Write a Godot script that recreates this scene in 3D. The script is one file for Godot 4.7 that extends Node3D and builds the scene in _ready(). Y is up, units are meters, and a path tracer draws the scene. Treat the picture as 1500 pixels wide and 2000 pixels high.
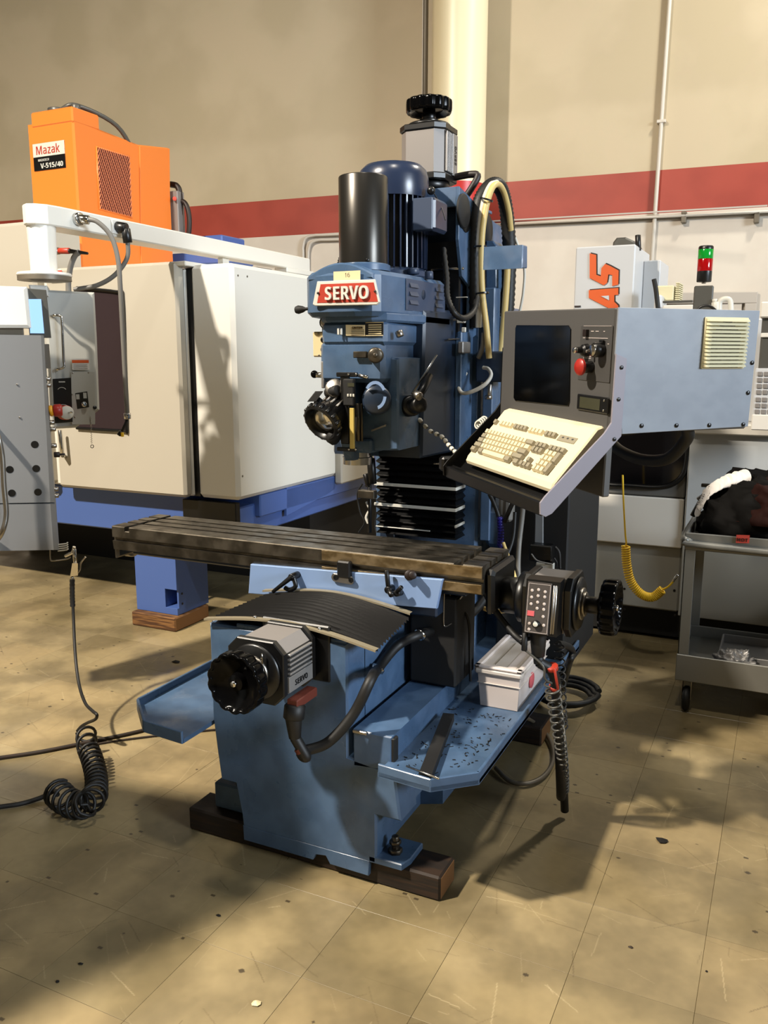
extends Node3D
# A machine shop: a blue bed mill on timbers, a machining centre behind it on the left, another on the right, a cart, hoses.

var S: SurfaceTool
var XF := Transform3D()
var M := {}
var used := {}
var rng := RandomNumberGenerator.new()

# ---------- nodes ----------
func numbered(parent: Node, called: String) -> String:
	var key = str(parent.get_instance_id()) + called
	var n: int = used.get(key, 0)
	used[key] = n + 1
	return called if n == 0 else "%s_%03d" % [called, n]

func tag(o: Node, label: String, category: String, group := "") -> void:
	o.set_meta("label", label)
	o.set_meta("category", category)
	if group != "":
		o.set_meta("group", group)

func thing(called: String, label: String, category: String, at: Vector3, group := "", basis_in := Basis()) -> Node3D:
	var o = Node3D.new()
	o.name = numbered(self, called)
	add_child(o, true)
	o.transform = Transform3D(basis_in, at)
	tag(o, label, category, group)
	XF = o.transform.affine_inverse()
	return o

func setting(called: String) -> Node3D:
	var o = Node3D.new()
	o.name = numbered(self, called)
	add_child(o, true)
	o.set_meta("kind", "structure")
	XF = Transform3D()
	return o

func mb() -> void:
	S = SurfaceTool.new()
	S.begin(Mesh.PRIMITIVE_TRIANGLES)

func put(parent: Node, called: String, m: Material, label := "") -> MeshInstance3D:
	var o = MeshInstance3D.new()
	o.name = numbered(parent, called)
	o.mesh = S.commit()
	o.material_override = m
	parent.add_child(o, true)
	if label != "":
		o.set_meta("label", label)
	return o

# ---------- shapes ----------
func tri(a: Vector3, b: Vector3, c: Vector3, na: Vector3, nb: Vector3, nc: Vector3) -> void:
	a = XF * a
	b = XF * b
	c = XF * c
	na = (XF.basis * na).normalized()
	nb = (XF.basis * nb).normalized()
	nc = (XF.basis * nc).normalized()
	if (b - a).cross(c - a).dot(na + nb + nc) > 0.0:
		var t = b
		b = c
		c = t
		t = nb
		nb = nc
		nc = t
	S.set_normal(na)
	S.add_vertex(a)
	S.set_normal(nb)
	S.add_vertex(b)
	S.set_normal(nc)
	S.add_vertex(c)

func face(p: Array, mid: Vector3) -> void:
	var n: Vector3 = (p[1] - p[0]).cross(p[2] - p[0])
	if n.length_squared() < 1e-16:
		n = (p[2] - p[0]).cross(p[p.size() - 1] - p[0])
	if n.length_squared() < 1e-18:
		return
	n = n.normalized()
	if n.dot(p[0] - mid) < 0.0:
		n = -n
	for k in range(1, p.size() - 1):
		tri(p[0], p[k], p[k + 1], n, n, n)

func box(lo: Vector3, hi: Vector3, bev := 0.004) -> void:
	var c = (lo + hi) / 2.0
	var h = (hi - lo).abs() / 2.0
	var b: float = minf(bev, minf(h.x, minf(h.y, h.z)) * 0.9)
	var px = {}
	for i in 8:
		var s = Vector3(1 if i & 1 else -1, 1 if i & 2 else -1, 1 if i & 4 else -1)
		px[i] = [c + s * Vector3(h.x, h.y - b, h.z - b), c + s * Vector3(h.x - b, h.y, h.z - b), c + s * Vector3(h.x - b, h.y - b, h.z)]
	for ax in 3:
		var u = 1 << ((ax + 1) % 3)
		var w = 1 << ((ax + 2) % 3)
		for e in [0, 1 << ax]:
			face([px[e][ax], px[e | u][ax], px[e | u | w][ax], px[e | w][ax]], c)
		if b > 0.0:
			var a1 = (ax + 1) % 3
			var a2 = (ax + 2) % 3
			for k in 4:
				var e2: int = (u if k & 1 else 0) | (w if k & 2 else 0)
				face([px[e2][a1], px[e2][a2], px[e2 | (1 << ax)][a2], px[e2 | (1 << ax)][a1]], c)
	if b > 0.0:
		for i in 8:
			face([px[i][0], px[i][1], px[i][2]], c)

func hexa(p: Array) -> void:   # bottom ring 0-3, top ring 4-7
	var c = Vector3()
	for q in p:
		c += q / 8.0
	face([p[0], p[1], p[2], p[3]], c)
	face([p[4], p[5], p[6], p[7]], c)
	for k in 4:
		var j = (k + 1) % 4
		face([p[k], p[j], p[j + 4], p[k + 4]], c)

func prism(poly: Array, ext: Vector3, bev := 0.0) -> void:
	var n = ext.normalized()
	var u = n.cross(Vector3.UP if absf(n.y) < 0.9 else Vector3.RIGHT).normalized()
	var w = n.cross(u)
	var o: Vector3 = poly[0]
	var flat = PackedVector2Array()
	for q in poly:
		flat.append(Vector2((q - o).dot(u), (q - o).dot(w)))
	var area = 0.0
	var cnt = flat.size()
	for k in cnt:
		area += flat[k].cross(flat[(k + 1) % cnt])
	var sg = signf(area)
	var inner = PackedVector2Array()
	for k in cnt:
		var d1 = (flat[k] - flat[(k - 1 + cnt) % cnt]).normalized()
		var d2 = (flat[(k + 1) % cnt] - flat[k]).normalized()
		var n1 = Vector2(-d1.y, d1.x) * sg
		var n2 = Vector2(-d2.y, d2.x) * sg
		var bis = n1 + n2
		inner.append(flat[k] + bis / maxf(0.5, bis.length_squared()) * 2.0 * bev)
	var idx = Geometry2D.triangulate_polygon(flat)
	var depth = ext.length()
	var cap = inner if bev > 0.0 else flat
	var lift = func(q: Vector2, h: float) -> Vector3: return o + u * q.x + w * q.y + n * h
	for k in range(0, idx.size(), 3):
		tri(lift.call(cap[idx[k]], 0.0), lift.call(cap[idx[k + 1]], 0.0), lift.call(cap[idx[k + 2]], 0.0), -n, -n, -n)
		tri(lift.call(cap[idx[k]], depth), lift.call(cap[idx[k + 1]], depth), lift.call(cap[idx[k + 2]], depth), n, n, n)
	for k in cnt:
		var j = (k + 1) % cnt
		var d = (flat[j] - flat[k]).normalized()
		var out2 = Vector2(d.y, -d.x) * sg
		var out = u * out2.x + w * out2.y
		var a: Vector3 = lift.call(flat[k], bev)
		var b: Vector3 = lift.call(flat[j], bev)
		var c: Vector3 = lift.call(flat[j], depth - bev)
		var e: Vector3 = lift.call(flat[k], depth - bev)
		tri(a, b, c, out, out, out)
		tri(a, c, e, out, out, out)
		if bev > 0.0:
			for z in [[0.0, a, b, -n], [depth, e, c, n]]:
				var nn: Vector3 = (out + z[3]).normalized()
				var i1: Vector3 = lift.call(inner[k], z[0])
				var i2: Vector3 = lift.call(inner[j], z[0])
				tri(z[1], z[2], i2, nn, nn, nn)
				tri(z[1], i2, i1, nn, nn, nn)

func lathe(o: Vector3, axis: Vector3, prof: Array, n := 24) -> void:   # prof: [radius, height] pairs
	var ax = axis.normalized()
	var u = ax.cross(Vector3.UP if absf(ax.y) < 0.9 else Vector3.RIGHT).normalized()
	var w = ax.cross(u)
	var seg = []
	for k in prof.size() - 1:
		var d = Vector2(prof[k + 1][0] - prof[k][0], prof[k + 1][1] - prof[k][1]).normalized()
		seg.append(Vector2(d.y, -d.x))
	for k in prof.size() - 1:
		var s: Vector2 = seg[k]
		var s0 = s
		var s1 = s
		if k > 0 and seg[k - 1].dot(s) > 0.7:
			s0 = (s + seg[k - 1]).normalized()
		if k < seg.size() - 1 and seg[k + 1].dot(s) > 0.7:
			s1 = (s + seg[k + 1]).normalized()
		for i in n:
			var r0 = u * cos(TAU * i / n) + w * sin(TAU * i / n)
			var r1 = u * cos(TAU * (i + 1) / n) + w * sin(TAU * (i + 1) / n)
			var p00: Vector3 = o + r0 * prof[k][0] + ax * prof[k][1]
			var p01: Vector3 = o + r1 * prof[k][0] + ax * prof[k][1]
			var p10: Vector3 = o + r0 * prof[k + 1][0] + ax * prof[k + 1][1]
			var p11: Vector3 = o + r1 * prof[k + 1][0] + ax * prof[k + 1][1]
			if prof[k][0] > 1e-6:
				tri(p00, p01, p11, r0 * s0.x + ax * s0.y, r1 * s0.x + ax * s0.y, r1 * s1.x + ax * s1.y)
			if prof[k + 1][0] > 1e-6:
				tri(p00, p11, p10, r0 * s0.x + ax * s0.y, r1 * s1.x + ax * s1.y, r0 * s1.x + ax * s1.y)

func cyl(a: Vector3, b: Vector3, r: float, n := 20, bev := 0.002, r2 := -1.0) -> void:
	var h = (b - a).length()
	var q = r if r2 < 0.0 else r2
	var e: float = minf(bev, minf(minf(r, q), h) * 0.4)
	lathe(a, b - a, [[0.0, 0.0], [r - e, 0.0], [r, e], [q, h - e], [q - e, h], [0.0, h]], n)

func ball(c: Vector3, r: float, n := 14, squash := 1.0, axis := Vector3.UP) -> void:
	var prof = []
	for k in 9:
		var a = -PI / 2 + PI * k / 8.0
		prof.append([maxf(0.0, cos(a) * r) if k % 8 else 0.0, sin(a) * r * squash])
	lathe(c, axis, prof, n)

func curve(p: Array, k := 6, closed := false) -> Array:
	var out = []
	var n = p.size()
	for i in (n if closed else n - 1):
		var p0: Vector3 = p[(i - 1 + n) % n] if closed or i > 0 else p[0] * 2.0 - p[1]
		var p1: Vector3 = p[i]
		var p2: Vector3 = p[(i + 1) % n]
		var p3: Vector3 = p[(i + 2) % n] if closed or i < n - 2 else p2 * 2.0 - p1
		for j in k:
			out.append(p1.cubic_interpolate(p2, p0, p3, float(j) / k))
	if not closed:
		out.append(p[n - 1])
	return out

func tube(p: Array, r: float, n := 8, closed := false, ripple := 0.0) -> void:
	var cnt = p.size()
	var rings = []
	var nors = []
	var t0: Vector3 = (p[1] - p[0]).normalized()
	var u = t0.cross(Vector3.UP if absf(t0.y) < 0.9 else Vector3.RIGHT).normalized()
	for i in cnt:
		var t: Vector3 = (p[(i + 1) % cnt] - p[(i - 1 + cnt) % cnt]) if closed else (p[mini(i + 1, cnt - 1)] - p[maxi(i - 1, 0)])
		t = t.normalized()
		u = (u - t * u.dot(t)).normalized()
		var w = t.cross(u)
		var ring = []
		var nor = []
		var rr = r + (ripple if i % 2 else 0.0)
		for k in n:
			var d = u * cos(TAU * k / n) + w * sin(TAU * k / n)
			ring.append(p[i] + d * rr)
			nor.append(d)
		rings.append(ring)
		nors.append(nor)
	for i in (cnt if closed else cnt - 1):
		var j = (i + 1) % cnt
		for k in n:
			var l = (k + 1) % n
			tri(rings[i][k], rings[i][l], rings[j][l], nors[i][k], nors[i][l], nors[j][l])
			tri(rings[i][k], rings[j][l], rings[j][k], nors[i][k], nors[j][l], nors[j][k])
	if not closed:
		face(rings[0], p[1])
		face(rings[cnt - 1], p[cnt - 2])

func hose(p: Array, r: float, n := 8, k := 6) -> void:
	tube(curve(p, k), r, n)

func coil(p: Array, turns: float, rc: float, r: float, n := 6, per := 14, rc2 := -1.0) -> void:   # a wire wound round a path
	var path = curve(p, 12)
	var total = int(turns * per)
	var out = []
	var t0: Vector3 = (path[1] - path[0]).normalized()
	var u = t0.cross(Vector3.UP if absf(t0.y) < 0.9 else Vector3.RIGHT).normalized()
	for i in total + 1:
		var f = float(i) / total * (path.size() - 1)
		var a = mini(int(f), path.size() - 2)
		var q: Vector3 = path[a].lerp(path[a + 1], f - a)
		var t: Vector3 = (path[a + 1] - path[a]).normalized()
		u = (u - t * u.dot(t)).normalized()
		var w = t.cross(u)
		var ang = TAU * i / per
		var rr = rc if rc2 < 0.0 else lerpf(rc, rc2, float(i) / total)
		out.append(q + (u * cos(ang) + w * sin(ang)) * rr)
	tube(out, r, n)

func rect(o: Vector3, u: Vector3, w: Vector3, n: Vector3, bev := 0.0) -> void:   # a slab: corner o, edges u and w, thickness n
	prism([o, o + u, o + u + w, o + w], n, bev)

func slab(a: Vector3, b: Vector3, u: Vector3, n: Vector3) -> void:   # upright plate between two opposite corners, u along it, n its thickness
	var w = u.normalized() * (b - a).dot(u.normalized())
	prism([a, a + w, a + w + Vector3(0, b.y - a.y, 0), a + Vector3(0, b.y - a.y, 0)], n)

func loft(a: Array, b: Array, closed := false) -> void:   # flat-shaded strip between two rows of points
	for k in (a.size() if closed else a.size() - 1):
		var j = (k + 1) % a.size()
		var n: Vector3 = (a[j] - a[k]).cross(b[k] - a[k]).normalized()
		tri(a[k], a[j], b[j], n, n, n)
		tri(a[k], b[j], b[k], n, n, n)

func skin(g: Array, mid: Vector3) -> void:   # smooth-shaded sheet over a grid of points, facing away from mid
	var nr = []
	for i in g.size():
		var row = []
		for k in g[i].size():
			var last: int = g[i].size() - 1
			var round_trip: bool = g[i][0].is_equal_approx(g[i][last])
			var l: Vector3 = g[i][k - 1] if k > 0 else (g[i][last - 1] if round_trip else g[i][0])
			var r: Vector3 = g[i][k + 1] if k < last else (g[i][1] if round_trip else g[i][last])
			var n: Vector3 = (r - l).cross(g[mini(i + 1, g.size() - 1)][k] - g[maxi(i - 1, 0)][k])
			if n.length_squared() < 1e-14:
				n = g[i][k] - mid
			n = n.normalized()
			row.append(n if n.dot(g[i][k] - mid) > 0.0 else -n)
		nr.append(row)
	for i in g.size() - 1:
		for k in g[i].size() - 1:
			tri(g[i][k], g[i][k + 1], g[i + 1][k + 1], nr[i][k], nr[i][k + 1], nr[i + 1][k + 1])
			tri(g[i][k], g[i + 1][k + 1], g[i + 1][k], nr[i][k], nr[i + 1][k + 1], nr[i + 1][k])

func sheet(g: Array, mid: Vector3) -> void:   # smooth-shaded ring of rows, one side throughout; the outermost row faces away from mid
	var nr = []
	var last: int = g[0].size() - 1
	var far = 0
	for i in g.size():
		if g[i][0].distance_to(mid) > g[far][0].distance_to(mid):
			far = i
		var row = []
		for k in last + 1:
			row.append((g[i][(k + 1) % last] - g[i][(k - 1 + last) % last]).cross(g[mini(i + 1, g.size() - 1)][k] - g[maxi(i - 1, 0)][k]).normalized())
		nr.append(row)
	var sg: float = signf(nr[far][0].dot(g[far][0] - mid))
	for i in g.size() - 1:
		for k in last:
			tri(g[i][k], g[i][k + 1], g[i + 1][k + 1], nr[i][k] * sg, nr[i][k + 1] * sg, nr[i + 1][k + 1] * sg)
			tri(g[i][k], g[i + 1][k + 1], g[i + 1][k], nr[i][k] * sg, nr[i + 1][k + 1] * sg, nr[i + 1][k] * sg)

func words(parent: Node3D, called: String, s: String, cap: float, depth: float, at: Transform3D, m: Material, bold := true, stretch := 1.0, label := "") -> MeshInstance3D:
	var f = SystemFont.new()
	f.font_names = PackedStringArray(["Droid Sans"])
	f.font_weight = 700 if bold else 400
	var t = TextMesh.new()
	t.font = f
	t.font_size = 40
	t.text = s
	t.pixel_size = cap / (0.715 * 40.0)
	t.depth = depth
	t.curve_step = 2.0
	var o = MeshInstance3D.new()
	o.name = numbered(parent, called)
	o.mesh = t
	o.material_override = m
	parent.add_child(o, true)
	o.transform = XF * at * Transform3D(Basis().scaled(Vector3(stretch, 1, 1)), Vector3())
	if label != "":
		o.set_meta("label", label)
	return o

func facing(at: Vector3, right: Vector3, up: Vector3) -> Transform3D:
	var r = right.normalized()
	var u = (up - r * up.dot(r)).normalized()
	return Transform3D(Basis(r, u, r.cross(u)), at)

# ---------- materials ----------
func mat(called: String, c: Color, rough := 0.5, metal := 0.0) -> StandardMaterial3D:
	var m = StandardMaterial3D.new()
	m.resource_name = called
	m.albedo_color = c
	m.roughness = rough
	m.metallic = metal
	M[called] = m
	return m

func noise_map(sd: int, freq: float, a: Color, b: Color, w := 512, oct := 4, lo := 0.25, hi := 0.75, stretch := 1) -> ImageTexture:
	var f = FastNoiseLite.new()
	f.seed = sd
	f.frequency = freq
	f.fractal_octaves = oct
	var src = f.get_seamless_image(w, w)
	src.convert(Image.FORMAT_L8)
	var d = src.get_data()
	var px = PackedByteArray()
	px.resize(w * w * 3)
	for y in w:
		for x in w:
			var t: float = smoothstep(lo, hi, d[y * w + (x / stretch) % w] / 255.0)
			var c = a.lerp(b, t)
			var i = (y * w + x) * 3
			px[i] = int(c.r * 255)
			px[i + 1] = int(c.g * 255)
			px[i + 2] = int(c.b * 255)
	return ImageTexture.create_from_image(Image.create_from_data(w, w, false, Image.FORMAT_RGB8, px))

func clad(m: StandardMaterial3D, t: Texture2D, metres: Vector3, rough: Texture2D = null) -> StandardMaterial3D:
	m.albedo_texture = t
	m.albedo_color = Color.WHITE
	m.uv1_triplanar = true
	m.uv1_world_triplanar = true
	m.uv1_scale = Vector3(1.0 / metres.x, 1.0 / metres.y, 1.0 / metres.z)
	if rough:
		m.roughness_texture = rough
		m.roughness = 1.0
	return m

func floor_map() -> ImageTexture:
	var w = 1024
	var big = FastNoiseLite.new()
	big.seed = 5
	big.frequency = 0.006
	big.fractal_octaves = 5
	var fine = FastNoiseLite.new()
	fine.seed = 9
	fine.frequency = 0.06
	fine.fractal_octaves = 3
	var ib = big.get_seamless_image(w, w)
	var jf = fine.get_seamless_image(w, w)
	ib.convert(Image.FORMAT_L8)
	jf.convert(Image.FORMAT_L8)
	var db = ib.get_data()
	var df = jf.get_data()
	var img = Image.create(w, w, false, Image.FORMAT_RGB8)
	var c0 = Color(0.455, 0.405, 0.295)
	var c1 = Color(0.605, 0.54, 0.40)
	for y in w:
		for x in w:
			var t: float = smoothstep(0.2, 0.75, db[y * w + x] / 255.0) * 0.75 + (df[y * w + x] / 255.0) * 0.25
			img.set_pixel(x, y, c0.lerp(c1, t))
	rng.seed = 77
	for k in 620:                                     # scuffs, mostly along two directions
		var p = Vector2(rng.randf() * w, rng.randf() * w)
		var ang: float = [0.1, 1.5, 0.7, 2.4][rng.randi() % 4] + rng.randf_range(-0.25, 0.25)
		var ln = rng.randf_range(8, 60)
		var light = rng.randf() < 0.62
		var amt = rng.randf_range(0.08, 0.34)
		for s in int(ln):
			var q = p + Vector2(cos(ang), sin(ang)) * s
			var xi = posmod(int(q.x), w)
			var yi = posmod(int(q.y), w)
			img.set_pixel(xi, yi, img.get_pixel(xi, yi).lerp(Color(0.84, 0.78, 0.64) if light else Color(0.25, 0.20, 0.13), amt))
	for k in 160:                                     # specks and drips of oil
		var cx = rng.randi() % w
		var cy = rng.randi() % w
		var r = rng.randf_range(0.8, 3.2)
		for dy in range(-4, 5):
			for dx in range(-4, 5):
				if Vector2(dx, dy * 1.4).length() < r:
					var xi = posmod(cx + dx, w)
					var yi = posmod(cy + dy, w)
					img.set_pixel(xi, yi, img.get_pixel(xi, yi).lerp(Color(0.13, 0.1, 0.07), 0.6))
	return ImageTexture.create_from_image(img)

func materials() -> void:
	var grime = noise_map(3, 0.012, Color(0.26, 0.26, 0.26), Color(0.52, 0.52, 0.52), 256)
	clad(mat("mill_blue", Color.WHITE, 0.4), noise_map(21, 0.02, Color(0.25, 0.34, 0.45), Color(0.28, 0.375, 0.49), 256, 5), Vector3(0.6, 0.6, 0.6), grime)
	mat("mill_dark_blue", Color(0.12, 0.17, 0.24), 0.35)  # darker copy of the mill blue, shade of the head side put in
	mat("motor_blue", Color(0.135, 0.175, 0.26), 0.27)
	mat("tube_steel", Color(0.23, 0.22, 0.205), 0.3, 0.75)
	mat("panel_blue_grey", Color(0.20, 0.25, 0.34), 0.4)
	mat("black", Color(0.03, 0.03, 0.032), 0.35)
	mat("black_gloss", Color(0.022, 0.022, 0.024), 0.16)
	mat("black_matt", Color(0.045, 0.043, 0.042), 0.7)
	mat("rubber", Color(0.04, 0.038, 0.036), 0.55)
	clad(mat("steel", Color.WHITE, 0.4, 0.85), noise_map(31, 0.02, Color(0.30, 0.28, 0.245), Color(0.38, 0.355, 0.315), 256, 5), Vector3(0.5, 0.5, 0.5), noise_map(33, 0.02, Color(0.30, 0.30, 0.30), Color(0.5, 0.5, 0.5), 256))
	clad(mat("lit_brown_steel", Color.WHITE, 0.42, 0.75), noise_map(35, 0.025, Color(0.40, 0.335, 0.225), Color(0.54, 0.47, 0.355), 256, 5), Vector3(0.5, 0.3, 0.5), noise_map(33, 0.02, Color(0.34, 0.34, 0.34), Color(0.55, 0.55, 0.55), 256))  # table steel tinted golden, as if lit
	mat("chrome", Color(0.78, 0.77, 0.75), 0.16, 1.0)
	mat("dull_chrome", Color(0.6, 0.58, 0.55), 0.34, 1.0)
	mat("aluminium", Color(0.56, 0.55, 0.54), 0.45, 0.55)
	mat("motor_grey", Color(0.50, 0.48, 0.465), 0.5, 0.2)
	mat("light_blue_plate", Color(0.50, 0.60, 0.76), 0.3, 0.15)  # mill blue lightened for the sheen on the saddle plate
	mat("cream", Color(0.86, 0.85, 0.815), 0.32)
	mat("cream_shaded", Color(0.71, 0.685, 0.63), 0.34)  # same cream darkened; shade on the front panels put into the colour
	mat("white_plate", Color(0.86, 0.85, 0.82), 0.4)
	mat("pendant_grey", Color(0.68, 0.68, 0.655), 0.4)
	mat("pendant_dark", Color(0.46, 0.465, 0.47), 0.42)
	mat("mazak_blue", Color(0.28, 0.385, 0.63), 0.35)
	mat("pleat", Color(0.055, 0.052, 0.05), 0.4)
	mat("mazak_blue_dark", Color(0.20, 0.27, 0.52), 0.4)
	mat("orange", Color(0.91, 0.49, 0.19), 0.33)
	mat("orange_shade", Color(0.36, 0.13, 0.07), 0.7)  # column orange darkened into the shade behind the mesh
	mat("mesh_orange", Color(0.85, 0.50, 0.34), 0.5)
	mat("red", Color(0.60, 0.13, 0.09), 0.4)
	mat("badge_red", Color(0.66, 0.20, 0.13), 0.45)
	mat("sticker_red", Color(0.80, 0.28, 0.22), 0.6)
	mat("ink", Color(0.12, 0.05, 0.03), 0.6)
	mat("yellow", Color(0.93, 0.76, 0.16), 0.4)
	mat("amber", Color(0.85, 0.6, 0.12), 0.4)
	mat("yellow_scale", Color(0.74, 0.65, 0.34), 0.5)
	mat("strip_tan", Color(0.56, 0.52, 0.43), 0.45, 0.3)
	mat("rust_label", Color(0.36, 0.14, 0.08), 0.6)
	mat("hose_tan", Color(0.80, 0.70, 0.45), 0.45)
	mat("hose_grey", Color(0.42, 0.41, 0.39), 0.5)
	mat("hose_white", Color(0.78, 0.77, 0.73), 0.45)
	mat("console_dark", Color(0.29, 0.285, 0.28), 0.5)
	mat("console_panel", Color(0.25, 0.245, 0.24), 0.5)
	clad(mat("console_side", Color.WHITE, 0.42), noise_map(41, 0.02, Color(0.50, 0.525, 0.56), Color(0.54, 0.565, 0.60), 256, 5), Vector3(0.5, 0.5, 0.5))
	mat("console_strip", Color(0.54, 0.52, 0.555), 0.45)
	mat("vent_beige", Color(0.80, 0.77, 0.63), 0.5)
	mat("screen_black", Color(0.012, 0.012, 0.013), 0.14)
	mat("lcd", Color(0.23, 0.23, 0.17), 0.25)
	mat("key_beige", Color(0.86, 0.81, 0.68), 0.5)
	mat("key_light", Color(0.84, 0.79, 0.65), 0.5)
	mat("key_grey", Color(0.56, 0.53, 0.45), 0.5)
	mat("key_print", Color(0.90, 0.86, 0.75), 0.5)
	mat("keypad", Color(0.27, 0.25, 0.24), 0.4)
	mat("keypad_print", Color(0.72, 0.68, 0.66), 0.5)
	mat("pink", Color(0.78, 0.36, 0.38), 0.4)
	mat("tub", Color(0.80, 0.76, 0.74), 0.42)
	mat("tub_lid", Color(0.76, 0.73, 0.70), 0.4)
	mat("haas_white", Color(0.74, 0.745, 0.75), 0.38)
	mat("haas_cream", Color(0.83, 0.81, 0.77), 0.36)
	mat("haas_grey", Color(0.60, 0.59, 0.555), 0.42)
	mat("haas_door", Color(0.40, 0.395, 0.38), 0.42)
	mat("haas_light", Color(0.70, 0.71, 0.71), 0.2)
	mat("letter_orange", Color(0.80, 0.33, 0.10), 0.45)
	mat("dark_brown", Color(0.10, 0.05, 0.03), 0.5)
	mat("cart_grey", Color(0.33, 0.325, 0.305), 0.38, 0.3)
	mat("cart_steel", Color(0.47, 0.465, 0.44), 0.36, 0.3)
	mat("bag_black", Color(0.05, 0.045, 0.042), 0.75)
	mat("bag_brown", Color(0.135, 0.06, 0.045), 0.75)
	for dull in ["bag_black", "bag_brown", "black_gloss"]:
		M[dull].metallic_specular = 0.22
	mat("rag", Color(0.86, 0.84, 0.82), 0.85)
	mat("glass_dark", Color(0.05, 0.045, 0.05), 0.08)
	mat("window_brown", Color(0.20, 0.16, 0.17), 0.12)
	mat("blue_plastic", Color(0.10, 0.08, 0.45), 0.35)
	mat("brass", Color(0.75, 0.6, 0.3), 0.3, 0.9)
	mat("orange_tip", Color(0.92, 0.38, 0.14), 0.45)
	mat("dirt", Color(0.05, 0.04, 0.035), 0.9)
	mat("paper", Color(0.84, 0.77, 0.60), 0.6)
	var g = mat("green_lens", Color(0.05, 0.55, 0.17, 1), 0.12)
	g.emission_enabled = false
	mat("red_lens", Color(0.60, 0.03, 0.05), 0.12)
	var wood = noise_map(51, 0.03, Color(0.28, 0.17, 0.075), Color(0.50, 0.35, 0.19), 256, 4, 0.25, 0.75, 4)
	clad(mat("timber", Color.WHITE, 0.8), wood, Vector3(0.5, 0.14, 0.5))
	mat("timber_end", Color(0.47, 0.33, 0.19), 0.8)
	clad(mat("timber_dark", Color.WHITE, 0.7), noise_map(53, 0.03, Color(0.10, 0.065, 0.035), Color(0.18, 0.115, 0.06), 256, 4, 0.25, 0.75, 4), Vector3(0.5, 0.14, 0.5))
	var fl = floor_map()
	var fr = noise_map(61, 0.015, Color(0.30, 0.30, 0.30), Color(0.60, 0.60, 0.60), 256)
	for k in 4:
		var fm = clad(mat("floor_%d" % k, Color.WHITE, 0.45), fl, Vector3(2.9, 2.9, 2.9), fr)
		fm.albedo_color = [Color(1, 1, 1), Color(0.95, 0.95, 0.94), Color(0.985, 0.975, 0.96), Color(0.92, 0.915, 0.90)][k]
	mat("joint", Color(0.40, 0.35, 0.25), 0.8)
	clad(mat("wall_beige", Color.WHITE, 0.5), noise_map(71, 0.008, Color(0.715, 0.655, 0.54), Color(0.75, 0.69, 0.575), 256, 5), Vector3(2.5, 2.5, 2.5))
	clad(mat("wall_white", Color.WHITE, 0.6), noise_map(73, 0.01, Color(0.795, 0.755, 0.70), Color(0.825, 0.79, 0.735), 256, 5), Vector3(2, 2, 2))
	clad(mat("wall_red", Color.WHITE, 0.5), noise_map(75, 0.01, Color(0.58, 0.22, 0.165), Color(0.625, 0.25, 0.19), 256, 5), Vector3(2, 2, 2))
	mat("pillar_cream", Color(0.90, 0.85, 0.71), 0.35)
	mat("pillar_red", Color(0.72, 0.17, 0.14), 0.35)
	mat("conduit", Color(0.78, 0.75, 0.70), 0.4)
	mat("conduit_dark", Color(0.42, 0.39, 0.34), 0.45, 0.3)
	mat("frame_grey", Color(0.70, 0.67, 0.63), 0.45)
	mat("ceiling_dark", Color(0.34, 0.33, 0.31), 0.8)  # unseen ceiling, kept dark to hold back bounced light
	mat("wall_far", Color(0.45, 0.42, 0.36), 0.8)  # unseen walls, darkened to limit bounce
	var lamp = mat("unseen_lamp_glow", Color(1, 1, 1), 0.5)
	lamp.emission_enabled = true
	lamp.emission = Color(1.0, 0.86, 0.66)
	lamp.emission_energy_multiplier = 3.0
	var wg = mat("unseen_window_glow", Color(0.8, 0.85, 0.9), 0.3)  # glow of the unseen window on the right
	wg.emission_enabled = true
	wg.emission = Color(0.85, 0.93, 1.0)
	wg.emission_energy_multiplier = 1.5
	var scr = mat("screen_glow", Color(0.1, 0.15, 0.3), 0.2)
	scr.emission_enabled = true
	scr.emission = Color(0.60, 0.77, 1.0)
	scr.emission_energy_multiplier = 1.2

func unseen_high_bay(where: String, at: Vector3, size: Vector2, energy: float, tint: Color) -> void:  # a lamp out of view, set to light the shop and throw its shadows
	var t = thing("unseen_ceiling_light", "square high bay lamp out of view under the ceiling " + where, "lamp", at, "unseen high bay lamps")
	mb()
	box(at + Vector3(-size.x / 2 - 0.04, 0.0, -size.y / 2 - 0.04), at + Vector3(size.x / 2 + 0.04, 0.12, size.y / 2 + 0.04), 0.01)
	put(t, "housing", M.cart_grey)
	mb()
	box(at + Vector3(-size.x / 2, -0.02, -size.y / 2), at + Vector3(size.x / 2, 0.0, size.y / 2), 0.0)
	put(t, "diffuser", M.unseen_lamp_glow)
	var l = AreaLight3D.new()
	l.name = "unseen_lamp_light"
	l.area_size = size
	l.light_energy = energy
	l.light_color = tint
	l.shadow_enabled = true
	l.area_range = 40.0
	l.area_attenuation = 2.0
	t.add_child(l, true)
	l.position = Vector3(0, -0.035, 0)
	l.rotation_degrees = Vector3(-90, 0, 0)

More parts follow.
